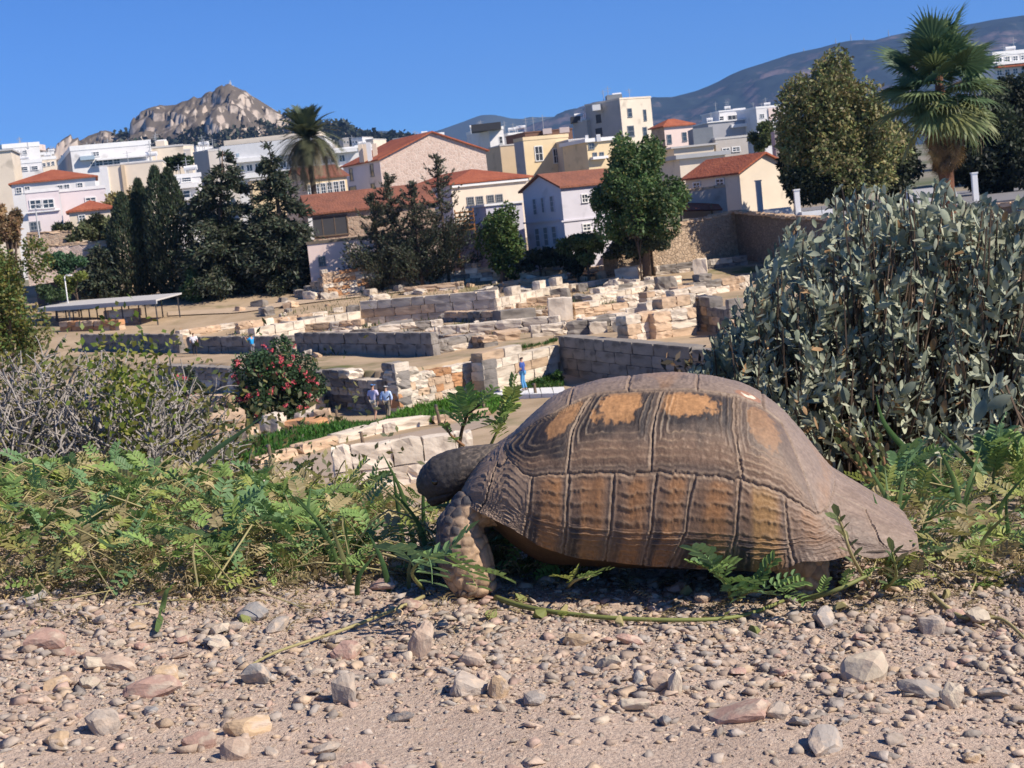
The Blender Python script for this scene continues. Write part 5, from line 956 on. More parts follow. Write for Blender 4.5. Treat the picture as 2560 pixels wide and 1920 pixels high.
broad_tree('bush', 'dark green clump in the corner of the ashlar walls', 1376, 962, 42, 34, 84.5, 4200, 0.16, (0.028, 0.07, 0.016), cat='bush', K=14, seed=55, limbs=2, trunk_r=0.04, zg=0.0)
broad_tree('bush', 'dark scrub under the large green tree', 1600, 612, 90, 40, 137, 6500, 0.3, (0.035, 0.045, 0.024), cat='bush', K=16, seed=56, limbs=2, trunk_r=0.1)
broad_tree('dark_tree', 'shade-coloured lower foliage of the big olive-brown tree', 2075, 462, 130, 46, 139, 9000, 0.36, (0.04, 0.048, 0.024), K=20, seed=57, zg=ST, squash=0.5, limbs=2)  # added lower crown mass, under-tree shade painted into its leaf colour
# oleander
E = broad_tree('oleander_bush', 'dense dark oleander bush with pink flowers beside the shaded terrace wall', 690, 966, 110, 116, 82, 17000, 0.20, (0.030, 0.058, 0.026), cat='bush', K=36, seed=60, zg=0.0, cl=0.30, alt=(0.06, 0.11, 0.035), palt=0.12, trunk_r=0.1)
r_ = np.random.default_rng(5); fl = []
for k in range(60):
    u = runit(1, r_)[0]; u[1] = -abs(u[1]); c = np.array([0, 0, atY(690, 958, 82).z]) + u * np.array([2.35, 2.2, 2.2]) * r_.uniform(0.85, 1.04)
    if c[2] < 0.5: continue
    fl.append(c + r_.normal(size=(14, 3)) * 0.07)
FP = np.concatenate(fl)
FLW = attr_mat('petal', 0.6, transl=0.2)
for k, c in enumerate(fl):
    foliage('flower_cluster', E, c, 0.11, 0.9, (0.62, 0.10, 0.13), 0.25, seed=k, mat=FLW, kind=None)
# second small oleander spray at the left
E = broad_tree('oleander_bush', 'small oleander spray with red flowers at the tip of the dry shrub', 470, 985, 46, 60, 90, 2600, 0.2, (0.04, 0.055, 0.03), cat='bush', K=12, seed=61, zg=0.0, trunk_r=0.05)
for k, (x, y) in enumerate(((436, 945), (452, 942), (464, 946), (480, 990), (496, 994), (488, 1016))):
    c = atY(x, y, 88.5); b = E.location; foliage('flower_cluster', E, np.array([[c.x - b.x, c.y - b.y, c.z - b.z]]) + r_.normal(size=(14, 3)) * 0.08, 0.13, 0.9, (0.62, 0.10, 0.13), 0.25, seed=90 + k, mat=FLW, kind=None)
# hill woods on the rocky hill and its shoulder (far-off wood, one mass)
ve = np.empty(len(LYH.data.vertices) * 3, np.float32); LYH.data.vertices.foreach_get('co', ve); ve = ve.reshape(-1, 3)
def wood(name, label, sel, n, size, seed):
    r = np.random.default_rng(seed); Q = ve[sel]; Q = Q[r.integers(0, len(Q), n)] + r.normal(size=(n, 3)) * np.array([5, 5, 1.5])
    c = jitter_cols((0.040, 0.050, 0.030), n, 0.4, seed); V, F_, C_ = leaf_arrays(np.repeat(Q, 5, 0) + r.normal(size=(n * 5, 3)) * size * 0.35, size, 0.7, np.repeat(c, 5, 0), seed=seed)
    tag(obj(name, mesh_np(name, V, F_, C_, mats=[LEAF])), label, 'wood', kind='stuff')
pxs = 1280 + FPX * (ve[:, 0] / ve[:, 1]) * 1.0
sl = (ve[:, 2] < 182) & (ve[:, 2] > 60) & (ve[:, 1] < 2235) & (ve[:, 0] > -500)
wood('hill_wood', 'dark pine wood skirting the foot of the rocky hill', sl & (np_noise(ve[:, 0], ve[:, 1], 4, 3, 0.012) + (160 - ve[:, 2]) / 22.0 > 0), 6500, 6.5, 3)
sl2 = (ve[:, 0] > -270) & (ve[:, 1] < 2262) & (ve[:, 1] > 2120)
wood('hill_wood', 'pine wood along the low shoulder of the rocky hill', sl2, 2600, 7.5, 4)
# date palm
def frond(L_, droop, nl, lw, ll, seed, curl=0.0):
    r = np.random.default_rng(seed); V = []; F_ = []; ts = np.linspace(0, 1, 9)
    R_c = np.stack([L_ * ts * np.cos(0.0) * (1 - 0.10 * ts), 0 * ts, L_ * (0.35 * ts - droop * ts ** 2)], 1)
    for i in range(8):
        w0, w1 = 0.05 * (1 - ts[i]) + 0.01, 0.05 * (1 - ts[i + 1]) + 0.01; n = len(V); V += [R_c[i] + [0, w0, 0], R_c[i] - [0, w0, 0], R_c[i + 1] - [0, w1, 0], R_c[i + 1] + [0, w1, 0]]; F_.append((n, n + 1, n + 2, n + 3))
    for t in np.linspace(0.15, 1.0, nl):
        c = np.array([np.interp(t, ts, R_c[:, j]) for j in range(3)]); tg = np.array([1, 0, 0.35 - 2 * droop * t]); tg /= np.linalg.norm(tg)
        l = ll * (0.55 + 0.9 * t * (1 - t) * 2) * r.uniform(0.85, 1.15)
        for sg in (-1, 1):
            d = tg * 0.75 + np.array([0, sg * 0.75, 0.18]); d /= np.linalg.norm(d); n = len(V)
            V += [c - tg * lw * 0.5, c + tg * lw * 0.5, c + d * l + np.array([0, 0, -0.25 * l])]; F_.append((n, n + 1, n + 2))
    return np.array(V), F_
def me_from(name, V, F_, base, var, seed, mat=None, smooth=False):
    me = bpy.data.meshes.new(name); me.from_pydata([tuple(v) for v in V], [], F_); me.materials.append(mat or LEAF)
    a = me.color_attributes.new('Col', 'FLOAT_COLOR', 'POINT'); c = np.ones((len(V), 4), np.float32); c[:, :3] = np.clip(np.array(base) * (1 + np.random.default_rng(seed).uniform(-var, var, (len(V), 1))), 0, 1); a.data.foreach_set('color', c.ravel()); me.update(); return me
def date_palm(label, pxc, pyc, Y, R, n):
    c = atY(pxc, pyc, Y); zg = ground_z(c.x, Y); E = empty('date_palm', (c.x, Y, zg), label, 'palm tree'); Hh = c.z - zg; r = random.Random(8)
    FR = [me_from('frond', *frond(R, dr, 40, 0.10, R * 0.26, i), bc, 0.3, i) for i, (dr, bc) in enumerate(((0.35, (0.09, 0.115, 0.06)), (0.6, (0.105, 0.125, 0.065)), (0.9, (0.13, 0.14, 0.075)), (1.15, (0.19, 0.165, 0.09))))]
    for i in range(n):
        t = i / n; o = obj('frond', FR[min(3, int(t * 4 + r.uniform(-0.3, 0.3)) if t < 0.98 else 3) if t > 0.05 else 0], E, (0, 0, Hh))
        o.rotation_euler = (0, R_(-78 + 112 * t + r.uniform(-8, 8)), r.uniform(0, 6.283)); s_ = r.uniform(0.85, 1.1); o.scale = (s_,) * 3
    trunk(E, [E.location + Vector((0, 0, -0.3)), E.location + Vector((0.1, 0, Hh * 0.5)), E.location + Vector((0, 0, Hh + 0.1))], [0.34, 0.30, 0.36]); return E
date_palm('feathery date palm with full round crown before the modern white block', 768, 352, 176, 4.3, 110)
# fan palm
def fan_leaf(Rr, seed, dead=False):
    r = np.random.default_rng(seed); V = [np.array([0, 0, 0.0])]; F_ = []; n = 30
    pl = 1.6 if not dead else 1.2                                  # petiole length
    V = []; 
    for k in range(4):
        a, b = k / 4 * pl, (k + 1) / 4 * pl; m = len(V); V += [np.array([a, .025, 0]), np.array([a, -.025, 0]), np.array([b, -.02, 0]), np.array([b, .02, 0])]; F_.append((m, m + 1, m + 2, m + 3))
    for i in range(n):
        th = (i / (n - 1) - 0.5) * R_(250 if not dead else 130); l = Rr * (0.75 + 0.25 * math.cos(th * 0.7)) * r.uniform(0.9, 1.08)
        d = np.array([math.cos(th), math.sin(th), 0]); q = np.array([-d[1], d[0], 0]); o = np.array([pl, 0, 0]); w = 0.045 * Rr
        fold = 0.02 * Rr * (1 if i % 2 else -1); dz = -0.55 if not dead else -0.9
        m = len(V); V += [o + d * 0.05, o + d * l * 0.55 + q * w + [0, 0, fold - 0.03 * l], o + d * l * 0.55 - q * w + [0, 0, -fold - 0.03 * l], o + d * l * 0.85 + [0, 0, 0.35 * dz * l * 0.6] , o + d * l + np.array([0, 0, dz * l * 0.45])]
        F_ += [(m, m + 2, m + 1), (m + 1, m + 2, m + 3), ]
        m2 = len(V); V += [o + d * l * 0.8 + q * w * 0.35 + [0, 0, 0.35 * dz * l * 0.5], o + d * l * 0.8 - q * w * 0.35 + [0, 0, 0.35 * dz * l * 0.5]]; F_.append((m2, m2 + 1, m + 4))
    return np.array(V), F_
def fan_palm(label, pxc, pyc, Y):
    c = atY(pxc, pyc, Y); zg = ground_z(c.x, Y); E = empty('fan_palm', (c.x, Y, zg), label, 'palm tree'); Hh = c.z - zg; r = random.Random(4)
    GR = [me_from('fan_leaf', *fan_leaf(1.75, i), bc, 0.3, i) for i, bc in enumerate(((0.11, 0.175, 0.085), (0.085, 0.15, 0.08), (0.15, 0.20, 0.085), (0.20, 0.22, 0.085)))]
    DD = [me_from('dead_leaf', *fan_leaf(1.5, 9 + i, True), bc, 0.35, i) for i, bc in enumerate(((0.24, 0.165, 0.09), (0.38, 0.25, 0.10), (0.12, 0.09, 0.06)))]
    for i in range(76):
        t = i / 75.0; o = obj('fan_leaf', GR[r.randrange(3) if t < 0.75 else r.choice((2, 3))], E, (0, 0, Hh + 0.25 - 0.9 * t)); s_ = r.uniform(0.85, 1.15)
        o.rotation_euler = (r.uniform(-0.6, 0.6), R_(-80 + 135 * t + r.uniform(-20, 20)), i * 2.4 + r.uniform(-.5, .5)); o.scale = (s_ * r.uniform(0.9, 1.3), s_ * r.uniform(.75, 1.0), s_)
    for i in range(70):
        t = i / 69.0; o = obj('dead_leaf', DD[r.randrange(3)], E, (0, 0, Hh - 0.7 - 2.6 * t)); s_ = r.uniform(0.6, 0.95) * (1 - 0.25 * t); o.scale = (s_,) * 3
        o.rotation_euler = (r.uniform(-0.8, 0.8), R_(58 + 26 * r.random() + 4 * t), i * 2.4 + r.uniform(-.4, .4))
    P = lambda z, dx=0: E.location + Vector((dx, 0, z))
    trunk(E, [P(-0.3), P(Hh * 0.4), P(Hh - 3), P(Hh - 1.0), P(Hh + 0.3)], [0.48, 0.40, 0.36, 0.30, 0.18], surf('palm_bark', (0.22, 0.10, 0.055), (0.11, 0.055, 0.035), 5, 0.95, 0.8, 14))
    for k in range(7):                                  # old flower stalks hanging out
        a = r.uniform(0, 6.28) if k > 2 else (-0.5 + k * 0.4); z = Hh - 0.4
        pts = [P(z), P(z + 0.2) + Vector((math.cos(a) * 1.3, math.sin(a) * 1.3, 0.1)), P(z - 0.7) + Vector((math.cos(a) * 2.1, math.sin(a) * 2.1, 0)), P(z - 2.6 - r.random()) + Vector((math.cos(a) * 2.0, math.sin(a) * 2.0, 0))]
        MB().tube(pts, [0.03, 0.025, 0.02, 0.01], 5).build('flower_stalk', surf('dry_stalk', (0.36, 0.28, 0.18), None, 4), E, origin=E.location)
    return E
fan_palm('tall fan palm with skirt of dead hanging leaves and reddish trunk', 2348, 205, 84)
# lawn by the path
def grass_patch(name, label, poly, n, hgt, base, seed, z=0.0, mat=None):
    r = np.random.default_rng(seed); W = np.array([[p.x, p.y] for p in (atZ(a, b, z) for a, b in poly)]); lo, hi = W.min(0), W.max(0); pts = r.uniform(lo, hi, (n * 4, 2)); ins = np.zeros(len(pts), bool)
    for i in range(len(W)):
        (x0, y0), (x1, y1) = W[i], W[(i + 1) % len(W)]; c = (y0 > pts[:, 1]) != (y1 > pts[:, 1]); ins ^= c & (pts[:, 0] < (x1 - x0) * (pts[:, 1] - y0) / (y1 - y0 + 1e-12) + x0)
    pts = pts[ins][:n]; zz = ruinz(pts[:, 0], pts[:, 1]); P = np.column_stack([pts, zz - 0.02]); hs = hgt * (0.75 + 0.5 * np_noise(pts[:, 0], pts[:, 1], seed, 3, 0.7)) * r.uniform(0.6, 1.2, len(P))
    c = jitter_cols(base, len(P), 0.3, seed, (0.12, 0.12, 0.04), 0.07); V, F_, C_ = leaf_arrays(P, np.maximum(hs, 0.05), 0.22, c, np.repeat([[0.0, 0, 1.6]], len(P), 0), 0.9, seed)
    tag(obj(name, mesh_np(name, V, F_, C_, mats=[LEAF])), label, 'grass', kind='stuff')
grass_patch('grass', 'bright green grass below the patchwork wall', [(960, 1062), (1000, 1034), (1200, 992), (1260, 998), (1232, 1040), (1080, 1060)], 22000, 0.42, (0.085, 0.21, 0.025), 1)
grass_patch('grass', 'dark green grass strip along the kerb stones', [(560, 1130), (640, 1104), (740, 1085), (840, 1064), (965, 1058), (1020, 1064), (930, 1082), (830, 1110), (735, 1138), (610, 1172), (560, 1180)], 34000, 0.5, (0.062, 0.165, 0.025), 2)
grass_patch('grass', 'green grass around the boardwalk', [(1225, 1000), (1262, 970), (1400, 935), (1410, 975), (1230, 985)], 7000, 0.3, (0.045, 0.11, 0.016), 3)
grass_patch('grass', 'green weed tufts rooted along the ruin walls', [(560, 840), (1000, 760), (1640, 700), (1700, 800), (1250, 840), (1000, 880), (700, 900)], 2600, 0.5, (0.06, 0.09, 0.03), 5, z=TERR)
grass_patch('grass', 'dry tufts of grass over the excavated terrace', [(560, 840), (1000, 760), (1640, 700), (1700, 800), (1250, 840), (1000, 880), (700, 900)], 9000, 0.22, (0.12, 0.11, 0.045), 4, z=TERR)

# ------------------------------------------------------------------ foreground gravel
def hull_stone(seed, npts=22, flatz=0.7, elong=1.3, bevel=0.0):
    r = np.random.default_rng(seed); u = runit(npts, r); u *= (np.abs(u).max(1, keepdims=True) ** -0.35) * r.uniform(0.82, 1.05, (npts, 1))
    u *= np.array([elong, 1.0, flatz]); bm = bmesh.new()
    for p in u: bm.verts.new(p)
    res = bmesh.ops.convex_hull(bm, input=bm.verts[:]); 
    bmesh.ops.delete(bm, geom=[v for v in bm.verts if not v.link_faces], context='VERTS')
    bmesh.ops.dissolve_limit(bm, angle_limit=R_(14), verts=bm.verts[:], edges=bm.edges[:])
    if bevel:
        bmesh.ops.triangulate(bm, faces=bm.faces[:]); bmesh.ops.subdivide_edges(bm, edges=bm.edges[:], cuts=2, use_grid_fill=True); bmesh.ops.smooth_vert(bm, verts=bm.verts[:], factor=0.45, use_axis_x=True, use_axis_y=True, use_axis_z=True)
        for v in bm.verts:
            q = v.co + Vector((seed * 1.3, 0, 0)); v.co += v.co.normalized() * (0.10 * noise.noise(q * 1.6) + 0.075 * noise.noise(q * 3.7) + 0.05 * noise.noise(q * 8.0))
    bmesh.ops.triangulate(bm, faces=bm.faces[:]); bmesh.ops.recalc_face_normals(bm, faces=bm.faces[:])
    me = bpy.data.meshes.new('gravel_stone'); bm.to_mesh(me); bm.free(); return me
STC = [(0.50, 0.375, 0.285), (0.43, 0.365, 0.305), (0.31, 0.295, 0.28), (0.53, 0.385, 0.245), (0.46, 0.30, 0.24), (0.60, 0.51, 0.39), (0.37, 0.33, 0.295)]
def pebble_mat(i, c):
    m = surf('pebble_%d' % i, c, tuple(x * 0.74 for x in c), 1.6, 0.92, 0.45, 6.0, c3=(0.50, 0.40, 0.31), s3=1.3, t3=0.55, rand=0.15, bdist=0.0012, spec=0.2)
    return m
PEB = [pebble_mat(i, c) for i, c in enumerate(STC)]
HUL = []
for i in range(9):
    for j, pm in enumerate(PEB):
        if j == 0: base_h = hull_stone(200 + i, 12 + i, 0.5 + 0.05 * (i % 5), 1.05 + 0.1 * (i % 4), 0.035)
        me = base_h if j == 0 else base_h.copy(); me.materials.clear(); me.materials.append(pm); HUL.append(me)
def near_z(x, y): return float(H(x, y, fine=True))
def drop_stone(me, x, y, s, name, label, group=None, sink=0.25, rot=None, sc=None):
    o = bpy.data.objects.new(name, me); col_link(o); sc = sc or (1, rnd.uniform(0.75, 1), rnd.uniform(0.75, 1))
    o.scale = tuple(s * k for k in sc); o.location = (x, y, near_z(x, y) + s * sc[2] * (0.55 - sink))
    o.rotation_euler = rot or (rnd.uniform(-.4, .4), rnd.uniform(-.4, .4), rnd.uniform(0, 6.28)); return tag(o, label, 'stone', group)
SPEC = [(1058, 1650, 46, 'pale pinkish wedge stone standing upright on the gravel', 0, (0.85, 0.7, 1.25)), (868, 1642, 46, 'smooth pink stone lying beside the upright wedge stone', 4, (1.1, 0.8, 0.6)), (640, 1706, 42, 'grey and white striped stone with dusty top', 2, (1.1, 0.8, 0.8)), (872, 1756, 50, 'chunky grey-beige stone with one dark side', 1, (0.95, 0.85, 0.85)),
        (1172, 1742, 50, 'light grey split stone between two dark gaps', 1, (1.1, 0.8, 0.8)), (1250, 1745, 34, 'tan pointed stone touching the grey split stone', 3, (0.9, 0.8, 1.0)), (1004, 1806, 34, 'dark smooth oval stone on bare dust', 2, (1.3, 0.7, 0.5)), (2162, 1700, 62, 'large cream angular stone among small gravel', 5, (1.1, 0.9, 0.85)),
        (1840, 1806, 80, 'long flat rosy stone half sunk in dust', 4, (1.3, 0.7, 0.42)), (2382, 1772, 36, 'round cream stone at the edge of the bare dust', 5, (1.0, 0.9, 1.0)), (2310, 1744, 56, 'long grey flat stone beside the round cream stone', 6, (1.4, 0.6, 0.45)), (380, 1740, 60, 'long rosy flat stone in the dusty gravel', 4, (1.4, 0.7, 0.5)), (410, 1700, 40, 'yellowish flat stone above the long rosy one', 3, (1.2, 0.7, 0.6)),
        (290, 1672, 54, 'long tan flake stone with shadow beneath', 0, (1.5, 0.6, 0.4)), (140, 1712, 34, 'orange-tan flat stone on the dusty ground', 3, (1.2, 0.8, 0.5)), (120, 1620, 52, 'pink angular stone near the weeds', 4, (1.3, 0.7, 0.6)), (260, 1826, 54, 'worn grey stone half buried in dust', 1, (1.1, 0.8, 0.7)), (620, 1830, 60, 'orange-streaked flat stone in the dust', 3, (1.4, 0.7, 0.4)),
        (500, 1860, 42, 'dull red stone beside the orange-streaked one', 4, (1.2, 0.8, 0.6)), (590, 1890, 46, 'tan rounded stone beside the dull red stone', 0, (1.1, 0.8, 0.7)), (2060, 1570, 34, 'brown-grey knobbly stone under the weeds', 6, (1.1, 0.9, 0.9)), (2330, 1590, 40, 'pinkish-grey stone beside a prickly seed pod', 1, (1.2, 0.8, 0.7)), (1450, 1610, 36, 'reddish-orange split stone below the trailing stem', 3, (1.2, 0.8, 0.6)), (1650, 1720, 42, 'rounded beige stone pair-mate near the sharp white flake', 0, (1.1, 0.8, 0.7)), (1690, 1735, 34, 'sharp white flake stone with a black shadow side', 5, (0.6, 0.5, 1.1))]
for i, (px, py, s, lb, ci, sc) in enumerate(SPEC):
    p = G(px, py); me = hull_stone(500 + i * 3, 20, 0.95, 1.0, 0.05); me.materials.append(PEB[ci]); drop_stone(me, p.x, p.y, s * p.y / FPX, 'gravel_stone', lb, None, 0.18, (rnd.uniform(-.2, .2), rnd.uniform(-.2, .2), rnd.uniform(-.5, .5)), (sc[0], sc[1], sc[2] * 1.35))
def gravel_xy(n, seed, y0=0.60, y1=1.34):
    r = np.random.default_rng(seed); out = np.zeros((0, 2))
    while len(out) < n:
        Y = r.uniform(y0, y1, n * 3); x = r.uniform(-0.62, 0.62, n * 3) * (0.42 + 0.5 * Y)
        band = np.exp(-((Y - 1.03) / 0.15) ** 2) + 0.36 * np.exp(-((Y - 0.86) / 0.10) ** 2) + 0.04 + 0.35 * np_noise(x, Y, 15, 3, 9.0)
        band = band * (1 + 0.45 * sm(0.0, 0.3, x))
        k = r.random(n * 3) < band; out = np.concatenate([out, np.stack([x[k], Y[k]], 1)])
    return out[:n]
r_ = np.random.default_rng(77)
XY = gravel_xy(275, 5, 0.68, 1.22); sz = np.sort(r_.lognormal(math.log(0.0056), 0.36, 275))
for i in range(275):
    drop_stone(HUL[rnd.randrange(len(HUL))], XY[i, 0], XY[i, 1], float(min(sz[i], 0.0125)), 'gravel_stone', 'small angular stone of the loose gravel path', 'loose gravel stones on the path', 0.2)
def scatter_stones(name, label, n, smin, smax, npts, seed, nv=14):
    r = np.random.default_rng(seed); XY = gravel_xy(n, seed); P = np.column_stack([XY, H(XY[:, 0], XY[:, 1], fine=True)])
    s = smin * (smax / smin) ** (r.random(n) ** 2.0); cl = (0.62 * np.array(STC)[r.choice(len(STC), n, p=[.26, .19, .12, .12, .11, .09, .11])] + 0.38 * np.array((0.52, 0.42, 0.335))) * r.uniform(0.62, 1.02, (n, 1)); kind = r.integers(0, nv, n); Vs, Fs, Cs = [], [], []; off = 0
    for k in range(nv):
        me = hull_stone(900 + seed * 20 + k, npts, 0.55, 1.25); v = np.empty(len(me.vertices) * 3); me.vertices.foreach_get('co', v); v = v.reshape(-1, 3); me.calc_loop_triangles()
        f = np.array([t.vertices[:] for t in me.loop_triangles]); bpy.data.meshes.remove(me)
        ids = np.where(kind == k)[0]; m = len(ids)
        if not m: continue
        a = r.uniform(0, 2 * np.pi, m); ti = r.normal(size=(m, 2)) * 0.35; ca, sa = np.cos(a), np.sin(a); Rz = np.zeros((m, 3, 3)); Rz[:, 0, 0] = ca; Rz[:, 0, 1] = -sa; Rz[:, 1, 0] = sa; Rz[:, 1, 1] = ca; Rz[:, 2, 2] = 1
        Rx = np.zeros((m, 3, 3)); c_, s_ = np.cos(ti[:, 0]), np.sin(ti[:, 0]); Rx[:, 0, 0] = 1; Rx[:, 1, 1] = c_; Rx[:, 1, 2] = -s_; Rx[:, 2, 1] = s_; Rx[:, 2, 2] = c_
        W = np.einsum('mij,mjk,vk->mvi', Rz, Rx, v) * s[ids][:, None, None] + (P[ids] + np.array([0, 0, 1]) * s[ids][:, None] * 0.12)[:, None, :]
        Vs.append(W.reshape(-1, 3)); Fs.append((f[None] + (np.arange(m) * len(v))[:, None, None] + off).reshape(-1, 3)); Cs.append(np.repeat(cl[ids], len(v), 0)); off += m * len(v)
    o = obj(name, mesh_np(name, np.concatenate(Vs), np.concatenate(Fs), np.concatenate(Cs), mats=[attr_mat(name + '_stone', 0.9, nscale=160, namt=0.25, spec=0.25, bump=0.6, bscale=500, bdist=0.001)])); tag(o, label, 'gravel', kind='stuff')
scatter_stones('gravel', 'mixed pink and grey gravel covering the path', 12000, 0.0015, 0.0062, 9, 3)
scatter_stones('gravel', 'fine grit and crumbs between the gravel stones', 46000, 0.0006, 0.0021, 8, 4, 8)

# ------------------------------------------------------------------ weeds
def pinnate(npair, seed, curl=0.25, lw=0.42, dry=False):
    """compound leaf, unit length along +X, upper side +Z; leaflets folded along the midrib"""
    r = np.random.default_rng(seed); V = []; F_ = []
    ax = lambda t: np.array([t, 0.03 * math.sin(t * 3 + seed), 0.18 * t - curl * t * t])
    for k in range(4):
        a, b = ax(k / 4), ax((k + 1) / 4); w = 0.014 * (1.2 - k / 4); n = len(V); V += [a + [0, w, 0], a - [0, w, 0], b - [0, w * .8, 0], b + [0, w * .8, 0]]; F_.append((n, n + 1, n + 2, n + 3))
    for i in range(npair):
        t = 0.18 + 0.80 * i / (npair - 1); c = ax(t); tg = ax(min(t + .05, 1.05)) - ax(t - .05); tg /= np.linalg.norm(tg)
        L_ = 0.30 * (0.75 + 0.5 * math.sin(math.pi * (0.2 + 0.7 * i / npair))) * r.uniform(0.85, 1.15)
        for sg in (-1, 1):
            dr = np.array([0, sg, 0]) * 0.9 + tg * (0.35 + 0.25 * t) + np.array([0, 0, r.uniform(-0.05, 0.35) - (0.6 if dry else 0)]); dr /= np.linalg.norm(dr); q = np.cross(dr, [0, 0, 1.0]); q /= np.linalg.norm(q); up = np.cross(q, dr); w = L_ * lw * 0.5 * (0.45 if dry else 1)
            fold = up * w * (0.45 if not dry else 1.2); n = len(V)
            V += [c, c + dr * L_ * .3 + q * w + fold, c + dr * L_ * .75 + q * w * .9 + fold, c + dr * L_, c + dr * L_ * .75 - q * w * .9 + fold, c + dr * L_ * .3 - q * w + fold]
            F_ += [(n, n + 1, n + 2, n + 3), (n, n + 3, n + 4, n + 5)]
    return np.array(V), F_
PIN = [pinnate(6, 1), pinnate(7, 2, 0.45), pinnate(5, 3, 0.15), pinnate(6, 4, 0.6), pinnate(7, 5, 0.0)]
DRY = [pinnate(5, 11, 0.9, dry=True), pinnate(4, 12, 1.3, dry=True)]
WEED = attr_mat('weed_leaf', 0.55, transl=0.3, nscale=90, namt=0.2, spec=0.4)
GREENS = [(0.20, 0.31, 0.095), (0.23, 0.34, 0.095), (0.165, 0.28, 0.12), (0.33, 0.38, 0.10)]
PME = [[me_from('leaf', *p, g, 0.22, i + j * 7, WEED) for i, p in enumerate(PIN)] for j, g in enumerate(GREENS)]
DME = [me_from('dry_leaf', *p, c, 0.3, i, WEED) for i, p in enumerate(DRY) for c in ((0.36, 0.27, 0.14), (0.25, 0.19, 0.09))]
STEMG = surf('green_stem', (0.22, 0.25, 0.07), (0.16, 0.17, 0.06), 60, 0.6); STEMR = surf('reddish_stem', (0.20, 0.09, 0.055), (0.28, 0.17, 0.08), 60, 0.6); STEMY = surf('straw_stem', (0.36, 0.31, 0.15), (0.26, 0.23, 0.10), 40, 0.7); STEMD = surf('dark_stem', (0.05, 0.035, 0.025), (0.10, 0.06, 0.04), 60, 0.7)
def cubic(pts, n=14):
    pts = [Vector(p) for p in pts]; out = []
    for i in range(len(pts) - 1):
        p0, p1, p2, p3 = pts[max(i - 1, 0)], pts[i], pts[i + 1], pts[min(i + 2, len(pts) - 1)]
        for k in range(n): t = k / n; out.append(0.5 * ((2 * p1) + (p2 - p0) * t + (2 * p0 - 5 * p1 + 4 * p2 - p3) * t * t + (3 * p1 - p0 - 3 * p2 + p3) * t ** 3))
    return out + [pts[-1]]
def orient(o, d, up=Vector((0, 0, 1)), roll=0.0):
    d = Vector(d).normalized(); y = up.cross(d)
    if y.length < 1e-4: y = Vector((0, 1, 0))
    y.normalize(); z = d.cross(y); M = Matrix((d, y, z)).transposed(); o.rotation_euler = (M @ Matrix.Rotation(roll, 3, 'X')).to_euler()
def weed(label, pts, nleaf, llen, stem=None, rad=0.0012, cols=(0, 1, 2), group=None, tip=True, start=0.15, name='weed_plant', spread=1.0, dry=0.0, cat='weed', leafset=None, ground=True):
    """one plant: a curved stem with compound leaves along it"""
    C_ = cubic(pts, 6); E = empty(name, C_[0], label, cat, group)
    MB().tube(C_, [rad * (1.15 - 0.6 * i / len(C_)) for i in range(len(C_))], 6).build('stem', stem or STEMG, E, origin=C_[0], smooth=True)
    for i in range(nleaf):
        t = start + (1 - start) * (i + 0.5) / nleaf; f = t * (len(C_) - 1); a = int(min(f, len(C_) - 2)); p = C_[a].lerp(C_[a + 1], f - a); tg = (C_[a + 1] - C_[a]).normalized()
        side = tg.cross(Vector((0, 0, 1))); side = side.normalized() if side.length > 1e-3 else Vector((1, 0, 0)); sg = 1 if i % 2 else -1
        d = side * sg * spread * rnd.uniform(0.6, 1.1) + tg * rnd.uniform(0.2, 0.8) + Vector((rnd.uniform(-.3, .3), rnd.uniform(-.3, .3), rnd.uniform(0.0, 0.7)))
        if tip and i == nleaf - 1: d = tg + Vector((0, 0, 0.2))
        me = (leafset or (DME if rnd.random() < dry else PME[rnd.choice(cols)])); me = me[rnd.randrange(len(me))]
        o = obj('leaf', me, E, p - C_[0]); L_ = llen * rnd.uniform(0.75, 1.2); o.scale = (L_, L_, L_); orient(o, d, roll=rnd.uniform(-.5, .5))
    return E
def pp(px, py, Y): return atY(px, py, Y)
def gp(px, py, up=0.004):
    d = ray(px, py); t = (NEAR0 - CAMP.z) / (d.z + 0.085 * d.x); p = CAMP + d * t; p.z = near_z(p.x, p.y) + up; return p
weed('leafy sprig with feathery leaves on a dark stem before the tortoise neck', [pp(1150, 1150, 1.36), pp(1152, 1090, 1.36), pp(1168, 1040, 1.35), pp(1200, 1012, 1.34)], 11, 0.024, STEMD, 0.0016, (0, 2), start=0.35)
weed('second feathery sprig leaning toward the shell front', [pp(1215, 1140, 1.37), pp(1240, 1085, 1.36), pp(1262, 1050, 1.36), pp(1280, 1005, 1.36)], 11, 0.024, STEMG, 0.0014, (1, 3), start=0.3)
weed('reddish side twig crossing the dark sprig stem', [pp(1160, 1115, 1.355), pp(1125, 1085, 1.35), pp(1112, 1052, 1.35)], 4, 0.014, STEMR, 0.0012, (0, 1))
weed('feathery leaf sprig touching the front leg', [gp(1060, 1480), pp(1030, 1432, 1.02), pp(1075, 1396, 1.00), pp(1180, 1430, 0.99)], 7, 0.030, STEMG, 0.0012, (2, 0), start=0.3, spread=0.8)
weed('little green sprig under the shell belly', [gp(1830, 1515), pp(1815, 1462, 1.02), pp(1790, 1425, 1.015)], 8, 0.024, STEMG, 0.0012, (2, 0))
weed('low green sprig beside the belly sprig', [gp(1845, 1515), pp(1880, 1478, 1.02), pp(1950, 1488, 1.0)], 8, 0.022, STEMG, 0.0012, (2, 0))
weed('small yellow-green sprig beneath the shell edge', [gp(1420, 1480), pp(1440, 1450, 1.03), pp(1480, 1440, 1.03)], 6, 0.015, STEMY, 0.001, (3, 1))
